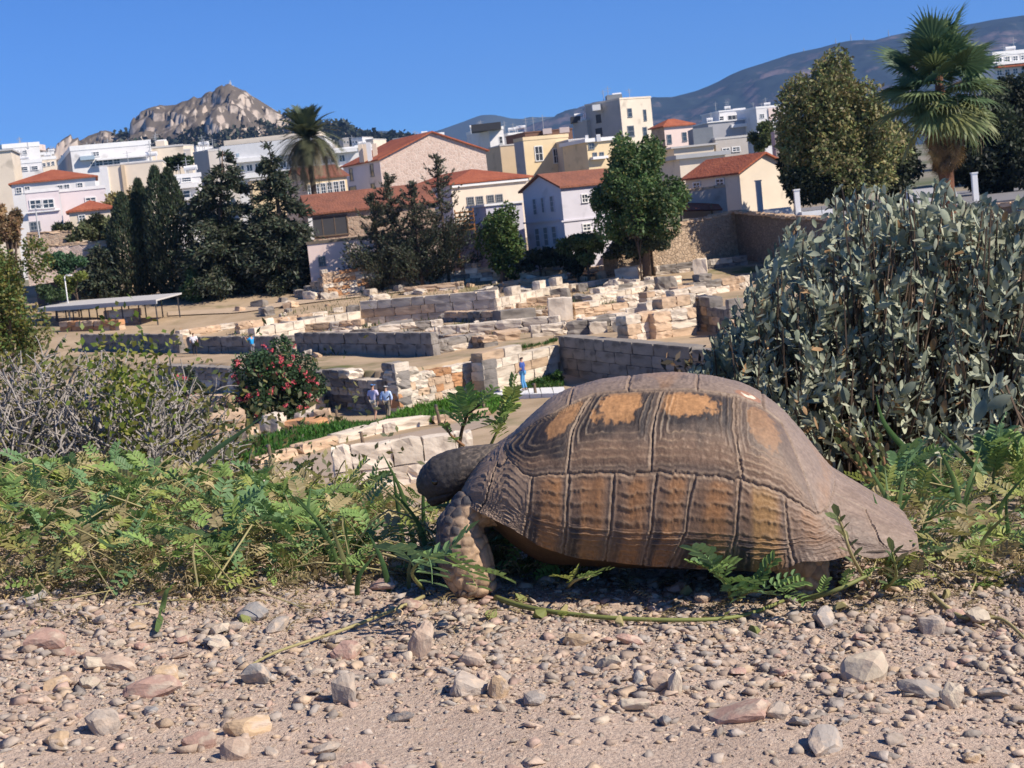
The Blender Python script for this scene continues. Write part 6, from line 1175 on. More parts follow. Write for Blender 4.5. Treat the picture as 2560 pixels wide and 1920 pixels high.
weed('long yellow-green trailing stem lying on the gravel before the tortoise', [gp(1240, 1500), gp(1330, 1530), gp(1500, 1552), gp(1700, 1560), gp(1850, 1550), gp(1960, 1520)], 8, 0.010, STEMG, 0.0019, (3,), dry=0.7, spread=1.2)
weed('thick pale green stem slanting up to the shell rear', [gp(2000, 1520), pp(2090, 1475, 1.01), pp(2175, 1435, 1.02)], 3, 0.014, STEMG, 0.0019, (1,))
weed('pale green stem under the rear shell flare', [gp(2200, 1440), pp(2300, 1405, 1.06), pp(2400, 1385, 1.09)], 5, 0.016, STEMG, 0.0016, (1, 3))
weed('pale straw stem trailing away from the tortoise foot over the gravel', [gp(1060, 1500), gp(980, 1540), gp(850, 1590), gp(700, 1645), gp(620, 1680)], 5, 0.010, STEMY, 0.0012, dry=1.0)
weed('twisting brown stem where weeds meet gravel behind the tortoise', [gp(2330, 1500), gp(2400, 1555), gp(2500, 1560), gp(2560, 1610)], 5, 0.010, STEMY, 0.0016, dry=0.6)
OB = [me_from('leaf', np.array([[0, 0, 0], [.35, .20, .05], [.75, .22, .04], [1, 0, 0], [.75, -.22, .04], [.35, -.20, .05]]), [(0, 1, 2, 3), (0, 3, 4, 5)], c, 0.2, 3, WEED) for c in ((0.15, 0.19, 0.07), (0.22, 0.22, 0.10), (0.10, 0.15, 0.06))]
weed('grey-green upright sprig with oval leaves against the shell rear', [gp(2175, 1480), pp(2130, 1390, 0.985), pp(2110, 1330, 0.975), pp(2095, 1292, 0.97)], 13, 0.011, STEMY, 0.0012, leafset=[OB[1], OB[1], OB[0]])
weed('oval-leaved low sprig below the shell rear', [gp(2210, 1490), pp(2240, 1440, 1.0), pp(2230, 1380, 0.99)], 12, 0.012, STEMG, 0.0012, leafset=OB)
for k, (a, lb) in enumerate((([(2190, 1245), (2150, 1170), (2095, 1110)], 'fleshy weed with reddish stem and leaf rosettes beside the shell'), ([(2195, 1240), (2140, 1120), (2085, 1050)], 'tall fleshy reddish stem with a bright rosette tip'), ([(2200, 1240), (2190, 1170), (2160, 1075)], 'fleshy weed stem with rosettes behind the shell rear'), ([(2210, 1240), (2210, 1160), (2190, 1080)], 'short fleshy weed stem with yellow-green rosettes'))):
    weed(lb, [pp(x, y, 1.36 + 0.02 * k) for x, y in a], 22, 0.011, STEMR, 0.0020, leafset=OB[:2], spread=0.7)
weed('feathery green weed beside the fleshy weeds', [pp(2240, 1250, 1.30), pp(2260, 1190, 1.30), pp(2290, 1160, 1.30)], 9, 0.030, STEMG, 0.0012, (1, 2))
weed('feathery tall weed with tiny paired leaflets below the saltbush', [pp(2480, 1260, 1.4), pp(2485, 1180, 1.4), pp(2500, 1100, 1.4)], 10, 0.030, STEMG, 0.0012, (1, 2), start=0.4)
weed('feathery weed beside the low saltbush', [pp(2560, 1260, 1.38), pp(2550, 1200, 1.38), pp(2560, 1130, 1.38)], 9, 0.028, STEMG, 0.0012, (1, 3), start=0.3)
# weeds standing out on the left bank
LEFTW = [(40, 1290, 1.35, 'bushy feathery weed at the bank edge below the dry shrub'), (150, 1240, 1.5, 'tall feathery weed before the dry shrub'), (260, 1290, 1.4, 'broad feathery weed with blue-green leaves'), (360, 1230, 1.6, 'slender feathery weed under the bare twigs'), (470, 1300, 1.4, 'feathery weed with yellowing tips'), (560, 1340, 1.3, 'low feathery weed with a dry side shoot'), (640, 1370, 1.25, 'spreading feathery weed beside the tumbled wall'),
         (730, 1350, 1.3, 'arching feathery weed over the footpath view'), (800, 1320, 1.32, 'arching dark green weed before the block wall'), (880, 1390, 1.22, 'low weed beside the tortoise leg'), (960, 1400, 1.2, 'shaded weed under the tortoise chin'), (100, 1400, 1.18, 'round feathery weed near the gravel edge'), (300, 1420, 1.16, 'flat feathery weed at the gravel edge'), (520, 1440, 1.14, 'flattened weed with dry stems at the gravel'), (760, 1440, 1.14, 'grassy little weed at the gravel edge')]
for k, (px, py, Y, lb) in enumerate(LEFTW):
    b = atY(px, py, Y); b.z = near_z(b.x, Y) - 0.002; h = (0.024 + 0.028 * rnd.random()) * (1.0 if Y < 1.45 else 0.8)
    tops = [Vector((rnd.uniform(-.05, .05), rnd.uniform(-.03, .03), h)) for _ in range(1)]
    weed(lb, [b, b + tops[0] * 0.5 + Vector((rnd.uniform(-.02, .02), 0, 0)), b + tops[0]], 12, 0.022, STEMG, 0.0014, (0, 1, 2, 0, 2), start=0.15, spread=1.2)
# grass blades
def blade(label, pts, w, col, group=None, name='grass_blade'):
    C_ = cubic(pts, 8); E_ = C_[0]; V = []; F_ = []
    for i, p in enumerate(C_):
        t = i / (len(C_) - 1); tg = (C_[min(i + 1, len(C_) - 1)] - C_[max(i - 1, 0)]).normalized(); s_ = tg.cross(Vector((0, 1, 0.2))).normalized(); ww = w * (1 - t ** 2.2) * (0.6 + 0.4 * min(1, t * 6)); up = s_.cross(tg)
        V += [p - E_ + s_ * ww + up * ww * 0.35, p - E_, p - E_ - s_ * ww + up * ww * 0.35]
        if i: n = 3 * i; F_ += [(n - 3, n - 2, n + 1, n), (n - 2, n - 1, n + 2, n + 1)]
    o = obj(name, me_from(name, np.array([tuple(v) for v in V]), F_, col, 0.1, 3, WEED, True), None, E_); o.data.polygons.foreach_set('use_smooth', [True] * len(F_)); return tag(o, label, 'grass', group)
blade('long dark grass blade reaching over the boulders', [pp(430, 1230, 1.5), pp(520, 1140, 1.5), pp(590, 1090, 1.5), pp(660, 1040, 1.5)], 0.003, (0.07, 0.13, 0.06))
blade('long curved grass blade in front of the dark silver shrub', [pp(2400, 1260, 1.4), pp(2300, 1160, 1.4), pp(2215, 1065, 1.4), pp(2190, 985, 1.4)], 0.0035, (0.10, 0.19, 0.05)); blade('straight grass blade crossing the saltbush shade', [pp(2500, 1270, 1.42), pp(2430, 1160, 1.42), pp(2335, 1065, 1.42)], 0.0028, (0.11, 0.18, 0.06))
blade('long flat grass blade lying over the fleshy weeds', [pp(2190, 1250, 1.36), pp(2300, 1240, 1.36), pp(2400, 1200, 1.36)], 0.0028, (0.09, 0.17, 0.05)); blade('bent grass blade standing alone in the gravel', [gp(392, 1590), pp(404, 1530, 1.03), pp(416, 1480, 1.03), pp(432, 1470, 1.03)], 0.0022, (0.12, 0.19, 0.06))
blade('upright grass blade beside the tortoise leg', [gp(1150, 1490), pp(1140, 1400, 1.05), pp(1155, 1330, 1.05), pp(1158, 1240, 1.06)], 0.0022, (0.09, 0.17, 0.05)) if False else None
for k in range(34):
    px = rnd.choice((rnd.uniform(20, 1080), rnd.uniform(820, 1080), rnd.uniform(2200, 2540))); Y = rnd.uniform(1.08, 1.3) if px > 700 else rnd.uniform(1.1, 1.9); b = atY(px, 1400, Y); b.z = near_z(b.x, Y) - 0.003; h = rnd.uniform(0.03, 0.085); dx = rnd.uniform(-.04, .04)
    blade('narrow green grass blade growing between the weeds', [b, b + Vector((dx * .25, rnd.uniform(-.01, .01), h * .55)), b + Vector((dx, rnd.uniform(-.02, .02), h))], rnd.uniform(0.0014, 0.0026), rnd.choice(((0.08, 0.16, 0.05), (0.12, 0.2, 0.06), (0.24, 0.24, 0.09))), 'grass blades among the weeds')
for k, (px, py) in enumerate(((1352, 1545), (1405, 1530), (1230, 1540), (1555, 1560), (1885, 1580), (2100, 1530), (2450, 1560), (2370, 1500), (1300, 1500), (1715, 1490), (610, 1560), (330, 1430))):   # prickly seed pods
    p = gp(px, py, 0.003); me = hull_stone(1300 + k, 12, 0.9, 1.0); me.name = 'seed_pod'
    for v in me.vertices: v.co *= 1 + 0.35 * rnd.random()
    me.materials.append(STEMY if k % 2 else STEMG); o = bpy.data.objects.new('seed_pod', me); col_link(o); o.location = p; o.scale = (0.0042,) * 3; tag(o, 'little prickly yellow-green seed pod fallen on the gravel', 'seed pod', 'prickly seed pods on the gravel')
# the mass of the weeds: nobody could count it
def weed_xy(n, seed, ex=1.1):
    r = np.random.default_rng(seed); k = n * 3
    xl = -1.3 + 1.36 * r.random(k) ** 0.8; fe = 1.10 + 0.075 * np_noise(xl, 0 * xl, 52, 3, 7.0); yl = fe + (brow(xl) + 0.45 - fe) * r.random(k) ** ex; kp = (np_noise(xl, yl, 53, 3, 5.5) > -0.30) | (r.random(k) < 0.3); xl, yl = xl[kp], yl[kp]; k2 = len(xl)
    L_ = np.stack([xl, yl], 1); L_ = L_[~((xl > -0.13) & (yl > 1.20) & (r.random(k2) < 0.75))]
    xr = r.uniform(0.23, 1.0, k); yr = 1.03 + 0.06 * np.abs(np_noise(xr, 0 * xr, 5, 2, 12)) + (brow(xr) + 0.3 - 1.03) * r.random(k); R2 = np.stack([xr, yr], 1)
    nl = int(n * 0.68); return np.concatenate([L_[:nl], R2[:n - nl]])
def mass(name, label, tmpl, XY, size, hmax, cols, seed, flat_=0.5, mat=WEED):
    r = np.random.default_rng(seed); n = len(XY); z = H(XY[:, 0], XY[:, 1]); left = XY[:, 0] < 0; hm = np.where(left, hmax * (1.0 - 0.35 * sm(1.3, 1.7, XY[:, 1])), hmax * 0.8) * (1 + 0.6 * np_noise(XY[:, 0], XY[:, 1], 41, 2, 5.0))
    P = np.column_stack([XY, z + hm * r.random(n) ** 1.4]); kind = r.integers(0, len(tmpl), n); Vs, Fs, Cs = [], [], []; off = 0
    for k, (v, f) in enumerate(tmpl):
        ids = np.where(kind == k)[0]; m = len(ids); d = runit(m, r) * np.array([1, 1, flat_]) + np.array([0, 0, 0.25]); d /= np.linalg.norm(d, axis=1, keepdims=True)
        u = runit(m, r) * 0.6 + np.array([0, 0, 1.0]); y = np.cross(u, d); y /= np.linalg.norm(y, axis=1, keepdims=True); zz = np.cross(d, y); M = np.stack([d, y, zz], 2)
        s = size * r.uniform(0.6, 1.25, m); W = np.einsum('mij,vj->mvi', M, v) * s[:, None, None] + P[ids][:, None, :]
        ff = np.array([q for q in f if len(q) == 4]); Vs.append(W.reshape(-1, 3)); Fs.append((ff[None] + (np.arange(m) * len(v))[:, None, None] + off).reshape(-1, 4)); off += m * len(v)
        c = np.array(cols)[r.integers(0, len(cols), m)] * r.uniform(0.7, 1.25, (m, 1)); Cs.append(np.repeat(c, len(v), 0))
    return tag(obj(name, mesh_np(name, np.concatenate(Vs), np.concatenate(Fs), np.clip(np.concatenate(Cs), 0, 1), mats=[mat])), label, 'weeds', kind='stuff')
mass('weed_mat', 'tangled mat of feathery green weeds over the bank', PIN, weed_xy(8500, 1), 0.0205, 0.042, GREENS + [(0.36, 0.34, 0.12), (0.40, 0.33, 0.17)], 1)
mass('dry_weed_litter', 'withered straw-coloured weed leaves matted under the green', DRY, weed_xy(10000, 2, 1.5), 0.0160, 0.028, [(0.38, 0.29, 0.15), (0.29, 0.22, 0.10), (0.45, 0.36, 0.20), (0.20, 0.17, 0.07)], 2, 0.35)
XYd = gravel_xy(900, 9, 0.98, 1.2); mass('dry_weed_litter', 'withered leaf crumbs strewn along the gravel edge', DRY, XYd[XYd[:, 1] > 1.0], 0.014, 0.006, [(0.38, 0.30, 0.16), (0.30, 0.24, 0.12)], 3, 0.15)
mb = MB(); XYs = weed_xy(420, 7)
for x, y in list(XYs) + list(weed_xy(500, 8, 2.0)):
    a = rnd.uniform(0, 6.28); L_ = rnd.uniform(0.04, 0.13); z = near_z(x, y); h = rnd.uniform(0.004, 0.05)
    mb.tube(cubic([(x, y, z + h * 0.3), (x + math.cos(a) * L_ * .5, y + math.sin(a) * L_ * .5, z + h), (x + math.cos(a + .4) * L_, y + math.sin(a + .4) * L_, near_z(x + math.cos(a + .4) * L_, y + math.sin(a + .4) * L_) + h * .5)], 3), rnd.uniform(0.0003, 0.0008), 4, False)
tag(mb.build('straw_stems', STEMY, kind='stuff'), 'thin straw stems woven through the weed mat', 'weeds')
# ------------------------------------------------------------------ dry shrub on the left
def twig_tree(mb, p, d, L_, rad, depth, r, tips, droop=0.0):
    pts = [p]; q = p.copy(); dd = d.copy(); n = 4
    for i in range(n):
        dd = (dd + Vector((r.uniform(-.28, .28), r.uniform(-.28, .28), r.uniform(-.22, .22) - droop))).normalized(); q = q + dd * (L_ / n); pts.append(q.copy())
    mb.tube(pts, [rad, rad * .9, rad * .8, rad * .7, rad * .55], 5, False)
    if depth == 0: tips.append((q, dd)); return
    for k in range(r.choice((2, 3, 3))):
        i = r.randrange(2, n + 1); nd = (dd * 0.8 + Vector((r.uniform(-.9, .9), r.uniform(-.9, .9), r.uniform(-.5, .8)))).normalized()
        twig_tree(mb, pts[i], nd, L_ * r.uniform(.5, .75), rad * .62, depth - 1, r, tips, droop)
SHY = 4.6
sb = atY(60, 1290, SHY); sb.z = ground_z(sb.x, SHY) - 0.05
E = empty('dry_shrub', sb, 'dry grey-twigged shrub with sparse yellow-green leaves on the bank', 'shrub'); r5 = random.Random(17)
tips = []; TW = surf('grey_twig', (0.42, 0.385, 0.35), (0.28, 0.25, 0.225), 30, 0.9, 0.4, 80)
lead = [(-60, 880), (0, 850), (60, 840), (110, 870), (160, 850), (210, 845), (260, 860), (300, 840), (350, 880), (400, 870), (440, 900), (480, 930), (520, 990), (560, 1040), (600, 1080), (620, 1120), (460, 1010), (380, 960), (300, 930), (200, 950), (120, 960), (40, 960), (-20, 980), (330, 1050), (430, 1090), (250, 1040), (150, 1060), (60, 1060), (540, 1130), (-80, 1020)]
for j in range(4):
    for i, (x, y) in enumerate(lead):
        t = atY(x + r5.uniform(-25, 25), y + r5.uniform(-10, 40) + j * 25, SHY + r5.uniform(-.45, .45)); b = sb + Vector((r5.uniform(-.25, .25), r5.uniform(-.25, .25), 0))
        mid = b.lerp(t, 0.5) + Vector((r5.uniform(-.06, .06), r5.uniform(-.06, .06), 0.08)); main = cubic([b, mid, b.lerp(t, 0.8)], 5); mbt = MB() if j == 0 else mbt
        mbt.tube(main, [0.012 * (1 - 0.55 * k / len(main)) for k in range(len(main))], 6, False); dd = (t - mid).normalized()
        for k in range(4): twig_tree(mbt, main[-1 - 2 * (k % 3)], (dd + Vector((r5.uniform(-.7, .7), r5.uniform(-.5, .5), r5.uniform(-.3, .5)))).normalized(), 0.15, 0.0055, 2, r5, tips)
        if j == 0: mbt.build('branch', TW, E, origin=sb, smooth=True); mbt = MB()
if mbt.v: mbt.build('twigs', TW, E, origin=sb, smooth=True, kind='stuff')
r_ = np.random.default_rng(9); T_ = np.array([tuple(t[0]) for t in tips]); w = np_noise(T_[:, 0], T_[:, 2], 8, 3, 4.0) + r_.normal(size=len(T_)) * .3 > 0.22; T_ = T_[w]
Pl = np.repeat(T_, 4, 0) + r_.normal(size=(len(T_) * 4, 3)) * 0.02 - np.array(sb)
foliage('foliage', E, Pl, 0.021, 0.5, (0.14, 0.16, 0.04), 0.35, (0.24, 0.22, 0.05), 0.35, axis=np.repeat([[0.2, 0, 0.3]], len(Pl), 0), spread=1.2, seed=6, mat=WEED)
Pg = r_.normal(size=(900, 3)) * np.array([0.055, 0.10, 0.10]) + np.array(atY(330, 1000, SHY - 0.3)) - np.array(sb)
foliage('leafy_patch', E, Pg, 0.020, 0.6, (0.15, 0.20, 0.03), 0.3, (0.26, 0.26, 0.05), 0.3, axis=np.repeat([[0.1, -0.2, 0.3]], len(Pg), 0), spread=1.1, seed=7, mat=WEED)
Pg = r_.normal(size=(4200, 3)) * np.array([0.34, 0.20, 0.12]) + np.array(atY(230, 1130, SHY + 0.1)) - np.array(sb)
foliage('inner_foliage', E, Pg, 0.024, 0.5, (0.10, 0.115, 0.045), 0.4, (0.19, 0.17, 0.06), 0.3, seed=8, mat=WEED)
# ------------------------------------------------------------------ silver-leaved shrub on the right
def leaf_oval():
    V = [];  xs = (0, .2, .5, .8, 1.0); ws = (.04, .16, .24, .17, .0)
    for x, w in zip(xs, ws): V += [(x, w, .10 * w + .10 * x * x), (x, 0, .10 * x * x - .03 * (w > .1)), (x, -w, .10 * w + .10 * x * x)]
    F_ = []
    for i in range(4): n = 3 * i; F_ += [(n, n + 1, n + 4, n + 3), (n + 1, n + 2, n + 5, n + 4)]
    return np.array(V), F_
LO = leaf_oval(); SILV = attr_mat('silver_leaf', 0.65, transl=0.12, nscale=70, namt=0.15, spec=0.3)
LOM = [me_from('leaf', *LO, c, 0.06, i, SILV, True) for i, c in enumerate(((0.37, 0.395, 0.29), (0.32, 0.35, 0.265), (0.44, 0.45, 0.335), (0.26, 0.295, 0.21), (0.40, 0.25, 0.13)))]
OUT = [(1690, 985), (1725, 910), (1780, 830), (1840, 770), (1880, 690), (1930, 620), (1955, 535), (2005, 525), (2050, 610), (2085, 470), (2110, 425), (2180, 418), (2230, 480), (2275, 430), (2300, 500), (2350, 415), (2385, 415), (2430, 480), (2480, 460), (2515, 520), (2540, 450), (2600, 430), (2750, 420), (2900, 510)]
def shrub(label, root, outline, xr, ybot, Y0, dY, nsh, seed, leafL, name='silver_shrub', npart=280):
    rx, rt = root.x, root; E = empty(name, rt, label, 'shrub'); r = random.Random(seed); ox = [o[0] for o in outline]; oy = [o[1] for o in outline]; br = MB(); inst = []
    for i in range(nsh):
        px = r.uniform(*xr); top = float(np.interp(px, ox, oy)); f = r.random() ** 1.1; py = top + 25 + (ybot - top) * f
        if noise.noise(Vector((px / 95.0, py / 95.0, seed))) < -0.22 and r.random() < 0.85: continue
        Y = Y0 + dY * (r.random() ** 0.8 * -0.8 + 0.45) - 0.25 * dY * f
        t = atY(px, py, Y); base = rt + Vector(((t.x - rx) * 0.35, r.uniform(-.12, .12), 0)); mid = base.lerp(t, 0.62) + Vector((r.uniform(-.07, .07), r.uniform(-.07, .07), -0.02)); d = ((t - mid).normalized() * 0.6 + Vector((r.uniform(-.95, .95), r.uniform(-.8, .5), 0.22))).normalized()
        C_ = cubic([base, mid, t], 6); br.tube(C_, [0.0036 * (1.1 - 0.8 * k / len(C_)) for k in range(len(C_))], 4, False)
        nl = r.randrange(14, 26); bend = Vector((r.uniform(-.5, .5), r.uniform(-.5, .5), r.uniform(-.2, .3))); Ls = r.uniform(0.08, 0.18); a0 = r.uniform(0, 6.28); s_ = d.cross(Vector((0.3, 1, 0.1))).normalized(); u_ = d.cross(s_)
        for k in range(nl):
            h = k / nl; p = t - d * Ls * (1 - h) + bend * Ls * ((1 - h) * h); a = a0 + k * 2.4; rad = s_ * math.cos(a) + u_ * math.sin(a); open_ = 0.95 - 0.65 * h
            dl = (d * (1 - 0.55 * open_) + rad * open_ + Vector((r.uniform(-.3, .3), r.uniform(-.3, .3), r.uniform(-.25, .35)))).normalized(); L_ = leafL * r.uniform(0.45, 1.2) * (0.75 + 0.45 * math.sin(math.pi * min(1, h + .15)))
            ci = 4 if r.random() < (0.03 + 0.22 * max(0, f - 0.45)) else r.randrange(4); inst.append((p, dl, rad, L_, ci, Y + 0.4 * f))
    inst.sort(key=lambda q: q[5]); rr = np.random.default_rng(seed); pick = set(int(k) for k in rr.choice(min(len(inst), len(inst) // 2), min(npart, len(inst) // 2), replace=False)); V0 = LO[0]; F0 = np.array(LO[1]); Vs, Cs = [], []
    for i, (p, d, up, L_, ci, _) in enumerate(inst):
        if i in pick: o = obj('leaf', LOM[ci], E, p - rt); o.scale = (L_,) * 3; orient(o, d, -up if abs(d.dot(up)) < .98 else Vector((0, 0, 1))); continue
        x = np.array(d); u = -np.array(up); y = np.cross(u, x); y /= np.linalg.norm(y) + 1e-9; z = np.cross(x, y); Vs.append((V0[:, :1] * x + V0[:, 1:2] * y + V0[:, 2:] * z) * L_ + np.array(p - rt)); c = np.array(((0.37, 0.395, 0.29), (0.32, 0.35, 0.265), (0.44, 0.45, 0.335), (0.26, 0.295, 0.21), (0.40, 0.25, 0.13))[ci]) * rr.uniform(0.8, 1.15); Cs.append(np.repeat(c[None], len(V0), 0))
    Fc = (F0[None] + (np.arange(len(Vs)) * len(V0))[:, None, None]).reshape(-1, 4)
    obj('foliage', mesh_np('foliage', np.concatenate(Vs), Fc, np.concatenate(Cs), smooth=True, mats=[SILV]), E, kind='stuff'); br.build('branches', surf('shrub_bark', (0.16, 0.11, 0.075), (0.09, 0.065, 0.05), 30, 0.9), E, origin=rt, kind='stuff')
    return E
root = atY(2230, 1250, 3.1); root.z = ground_z(root.x, 3.1) - 0.03
E = shrub('large silver-leaved saltbush on the bank behind the tortoise', root, OUT, (1715, 2860), 1120, 3.1, 0.8, 1450, 5, 0.0245)
rd = np.random.default_rng(3); Pd = np.stack([rd.uniform(-0.40, 0.5, 9000), rd.uniform(-0.25, 0.35, 9000), rd.uniform(0.10, 0.75, 9000)], 1)
foliage('shade_dead_leaves', E, Pd, 0.024, 0.4, (0.085, 0.065, 0.045), 0.45, (0.26, 0.16, 0.08), 0.12, seed=4, mat=SILV)  # dead leaves, darkened and packed to paint in the shrub's inner shade
root = atY(2520, 1330, 2.25); root.z = ground_z(root.x, 2.25) - 0.03
shrub('low silver-leaved saltbush in front of the large one', root, [(2250, 1120), (2330, 1080), (2400, 1000), (2480, 930), (2560, 860), (2700, 780), (2900, 760)], (2290, 2860), 1210, 2.25, 0.4, 70, 6, 0.028, npart=120)

# ------------------------------------------------------------------ the tortoise (head towards -x, near flank at -y)
TS = 0.000324
tx = lambda o: (np.asarray(o, float) - 1480) * TS
TY0 = 1.125
tp = atY(1713, 1450, TY0)
T = empty('tortoise', (tp.x, TY0, near_z(tp.x, TY0)), 'large brown tortoise with orange-blotched domed shell walking on the bank', 'tortoise')
T.scale = (0.975,) * 3; T.rotation_euler = (R_(0), math.atan(0.085), R_(-8))
_pt = np.array([(992, .070), (1000, .076), (1012, .0835), (1040, .0945), (1090, .106), (1140, .121), (1180, .1325), (1230, .1405), (1300, .146), (1380, .149), (1450, .1505), (1520, .149), (1600, .1435), (1650, .1365), (1700, .1225), (1740, .108), (1780, .0905), (1805, .0805), (1850, .0715), (1900, .061), (1955, .049), (1972, .0445)])
_pr = np.array([(992, .066), (1010, .0665), (1050, .0635), (1120, .054), (1180, .041), (1250, .0335), (1400, .0285), (1560, .027), (1650, .026), (1700, .029), (1730, .036), (1800, .038), (1850, .0365), (1910, .036), (1950, .034), (1972, .036)])
_pw = np.array([(992, .046), (1000, .058), (1020, .068), (1060, .077), (1120, .083), (1200, .0880), (1300, .091), (1450, .094), (1600, .095), (1680, .092), (1740, .087), (1800, .081), (1860, .078), (1910, .076), (1950, .071), (1972, .064)])
_pk = np.array([(992, -.06), (1050, -.07), (1120, -.02), (1200, .06), (1300, .10), (1560, .10), (1660, .05), (1720, -.04), (1800, -.10), (1880, -.08), (1940, -.06), (1972, -.05)])
def smooth_interp(tab, o):
    g = np.linspace(992, 1972, 600); y = np.interp(g, tab[:, 0], tab[:, 1]); k = np.hanning(31); k /= k.sum(); yp = np.pad(y, 15, mode='edge'); y2 = np.convolve(yp, k, 'valid'); e = np.minimum(1, np.minimum(g - 992, 1972 - g) / 25.0); return np.interp(o, g, y2 * e + y * (1 - e))
NU, NV = 560, 150
uu = np.linspace(0, 1, NU); ox = 992 + 980 * (uu + 0.0)
vv = np.concatenate([np.linspace(-1, 0, 240, endpoint=False), np.linspace(0, 1, 80)])
OX, VV = np.meshgrid(ox, vv, indexing='ij'); AV = np.abs(VV)
def shell_pos(OX, VV, inset=0.0):
    AV = np.abs(VV); zt = smooth_interp(_pt, OX) - inset; zr = smooth_interp(_pr, OX) + inset * 0.3; w = smooth_interp(_pw, OX) - inset; k = smooth_interp(_pk, OX)
    zc = zr + (zt - zr) * np.interp(OX, [992, 1150, 1300, 1650, 1760, 1972], [.30, .24, .225, .225, .20, .35])
    ph = np.clip(AV / .72, 0, 1) * np.pi / 2; t = np.clip((AV - .72) / .28, 0, 1)
    yd = w * np.sin(ph) ** 0.92; zd = zc + (zt - zc) * np.clip(np.cos(ph), 0, 1) ** np.interp(OX, [1690, 1800, 1900], [0.86, 1.5, 1.7])
    y = np.where(AV <= .72, yd, w * (1 - k * t ** 1.7)); z = np.where(AV <= .72, zd, zc + (zr - zc) * t)
    flare = np.where(OX > 1780, np.minimum((OX - 1780) / 190.0, 1), 0); z = z - 0.003 * flare * np.cos(AV * 9) * (AV > .4)
    return np.stack([tx(OX), np.sign(VV) * y, z], -1)
# scute layout
def lerp3(a, b, c, t): return np.where(t < .5, a + (b - a) * t * 2, b + (c - b) * (t - .5) * 2)
wob = 3.2 * np_noise(OX, VV * 60, 4, 3, 0.05) + 2.6 * np_noise(OX, VV * 300, 14, 3, 0.12)
v2 = .56 * np.sqrt(np.clip(1 - (np.clip(1172 - OX, 0, 88) / 88.0) ** 2, 0, 1)) ; v2 = np.where(OX > 1745, .56 * np.sqrt(np.clip(1 - (np.clip(OX - 1745, 0, 62) / 62.0) ** 2, 0, 1)), v2)
v2 = v2 + (0.008 * np_noise(OX, OX * 0, 6, 3, 0.04) + 0.006 * np_noise(OX, OX * 0, 16, 2, 0.15)) * (v2 > .3)
v1 = np.interp(OX, [1085, 1130, 1200, 1285, 1440, 1600, 1690, 1730, 1765, 1800], [.10, .20, .24, .17, .19, .17, .18, .36, .56, .6]); v1 = np.minimum(v1, v2)
row = np.where(AV > v2, 2, np.where(AV < v1, 0, 1))
tv = np.clip((AV - v1) / np.maximum(v2 - v1, 1e-3), 0, 1); tm = np.clip((AV - v2) / np.maximum(1 - v2, 1e-3), 0, 1)
CS = [lerp3(1085, 1060, 1060, tv), lerp3(1285, 1247, 1241, tv), lerp3(1438, 1420, 1416, tv), lerp3(1594, 1591, 1607, tv), lerp3(1850, 1850, 1850, tv)]
VS = [np.full_like(OX, c) for c in (1075, 1235, 1362, 1512, 1652, 1830)]
MS = [lerp3(a, (a + b) / 2, b, tm) for a, b in ((900, 900), (1105, 1046), (1166, 1145), (1246, 1229), (1340, 1317), (1429, 1398), (1510, 1454), (1602, 1580), (1692, 1714), (1772, 1842), (1840, 1925), (2100, 2100))]
sid = np.zeros(OX.shape, int); S_ = np.zeros(OX.shape); Rr = np.zeros(OX.shape); XA = np.zeros(OX.shape); XB = np.zeros(OX.shape)
side = (VV > 0).astype(int)
for rw, SS, code in ((0, VS, 100), (1, CS, 200), (2, MS, 300)):
    for i in range(len(SS) - 1):
        m = (row == rw) & (OX + wob >= SS[i]) & (OX + wob < SS[i + 1]); sid[m] = code + i * 2 + (side[m] if rw else 0)
        S_[m] = ((OX + wob - SS[i]) / (SS[i + 1] - SS[i]))[m]; XA[m] = SS[i][m]; XB[m] = SS[i + 1][m]
# front and rear caps of the marginal ring
nuchal = (row == 2) & (OX < 1110) & (AV < .12); sid[nuchal] = 390; caud = (row == 2) & (OX > 1790) & (AV < .30); sid[caud] = 391
Rr = np.where(row == 0, AV / np.maximum(v1, 1e-3), np.where(row == 1, tv, tm))
c_i = (sid % 100) // 2
m3 = (row == 2) & (c_i <= 1) & (sid < 390); 
# end sectors: use physical distance along the ends
S_ = np.where((row == 2) & (c_i == 0), np.clip((OX - 992) / 90, 0, 1), S_); S_ = np.where((row == 2) & (c_i == 10), np.clip((OX - 1840) / 132, 0, 1), S_)
S_ = np.where(nuchal, np.clip((OX - 992) / 100, 0, 1), S_); S_ = np.where(caud, np.clip((OX - 1800) / 172, 0, 1), S_); S_ = np.clip(S_, 0, 1)
sa = np.full(OX.shape, .5); ra = np.full(OX.shape, .5)
cost = row == 1; vert = row == 0; marg = row == 2
for i, (a, b) in enumerate(((.86, .20), (.52, .24), (.48, .26), (.28, .34), (.5, .3))):
    mm = cost & (c_i == i); sa[mm] = a; ra[mm] = b
ra[vert] = 0.02; sa[marg] = .62; ra[marg] = .97
nz1 = np_noise(OX, VV * 300, 21, 4, 0.045); nz2 = np_noise(OX * 0.35, VV * 420, 22, 4, 0.09); nz3 = np_noise(OX, VV * 330, 23, 5, 0.16)
ts = np.where(S_ > sa, (S_ - sa) / np.maximum(1 - sa, .02), (sa - S_) / np.maximum(sa, .02)); tr = np.where(Rr > ra, (Rr - ra) / np.maximum(1 - ra, .02), (ra - Rr) / np.maximum(ra, .02))
p_ = 6.0; tt = (ts ** p_ + tr ** p_) ** (1 / p_)
tring = np.where(cost & (c_i != 0), np.maximum(tr * (Rr > ra) , 0.72 * ts), tt); tring = np.where(marg & (c_i > 1) & (c_i < 9), np.maximum(tr, .5 * ts), tring)
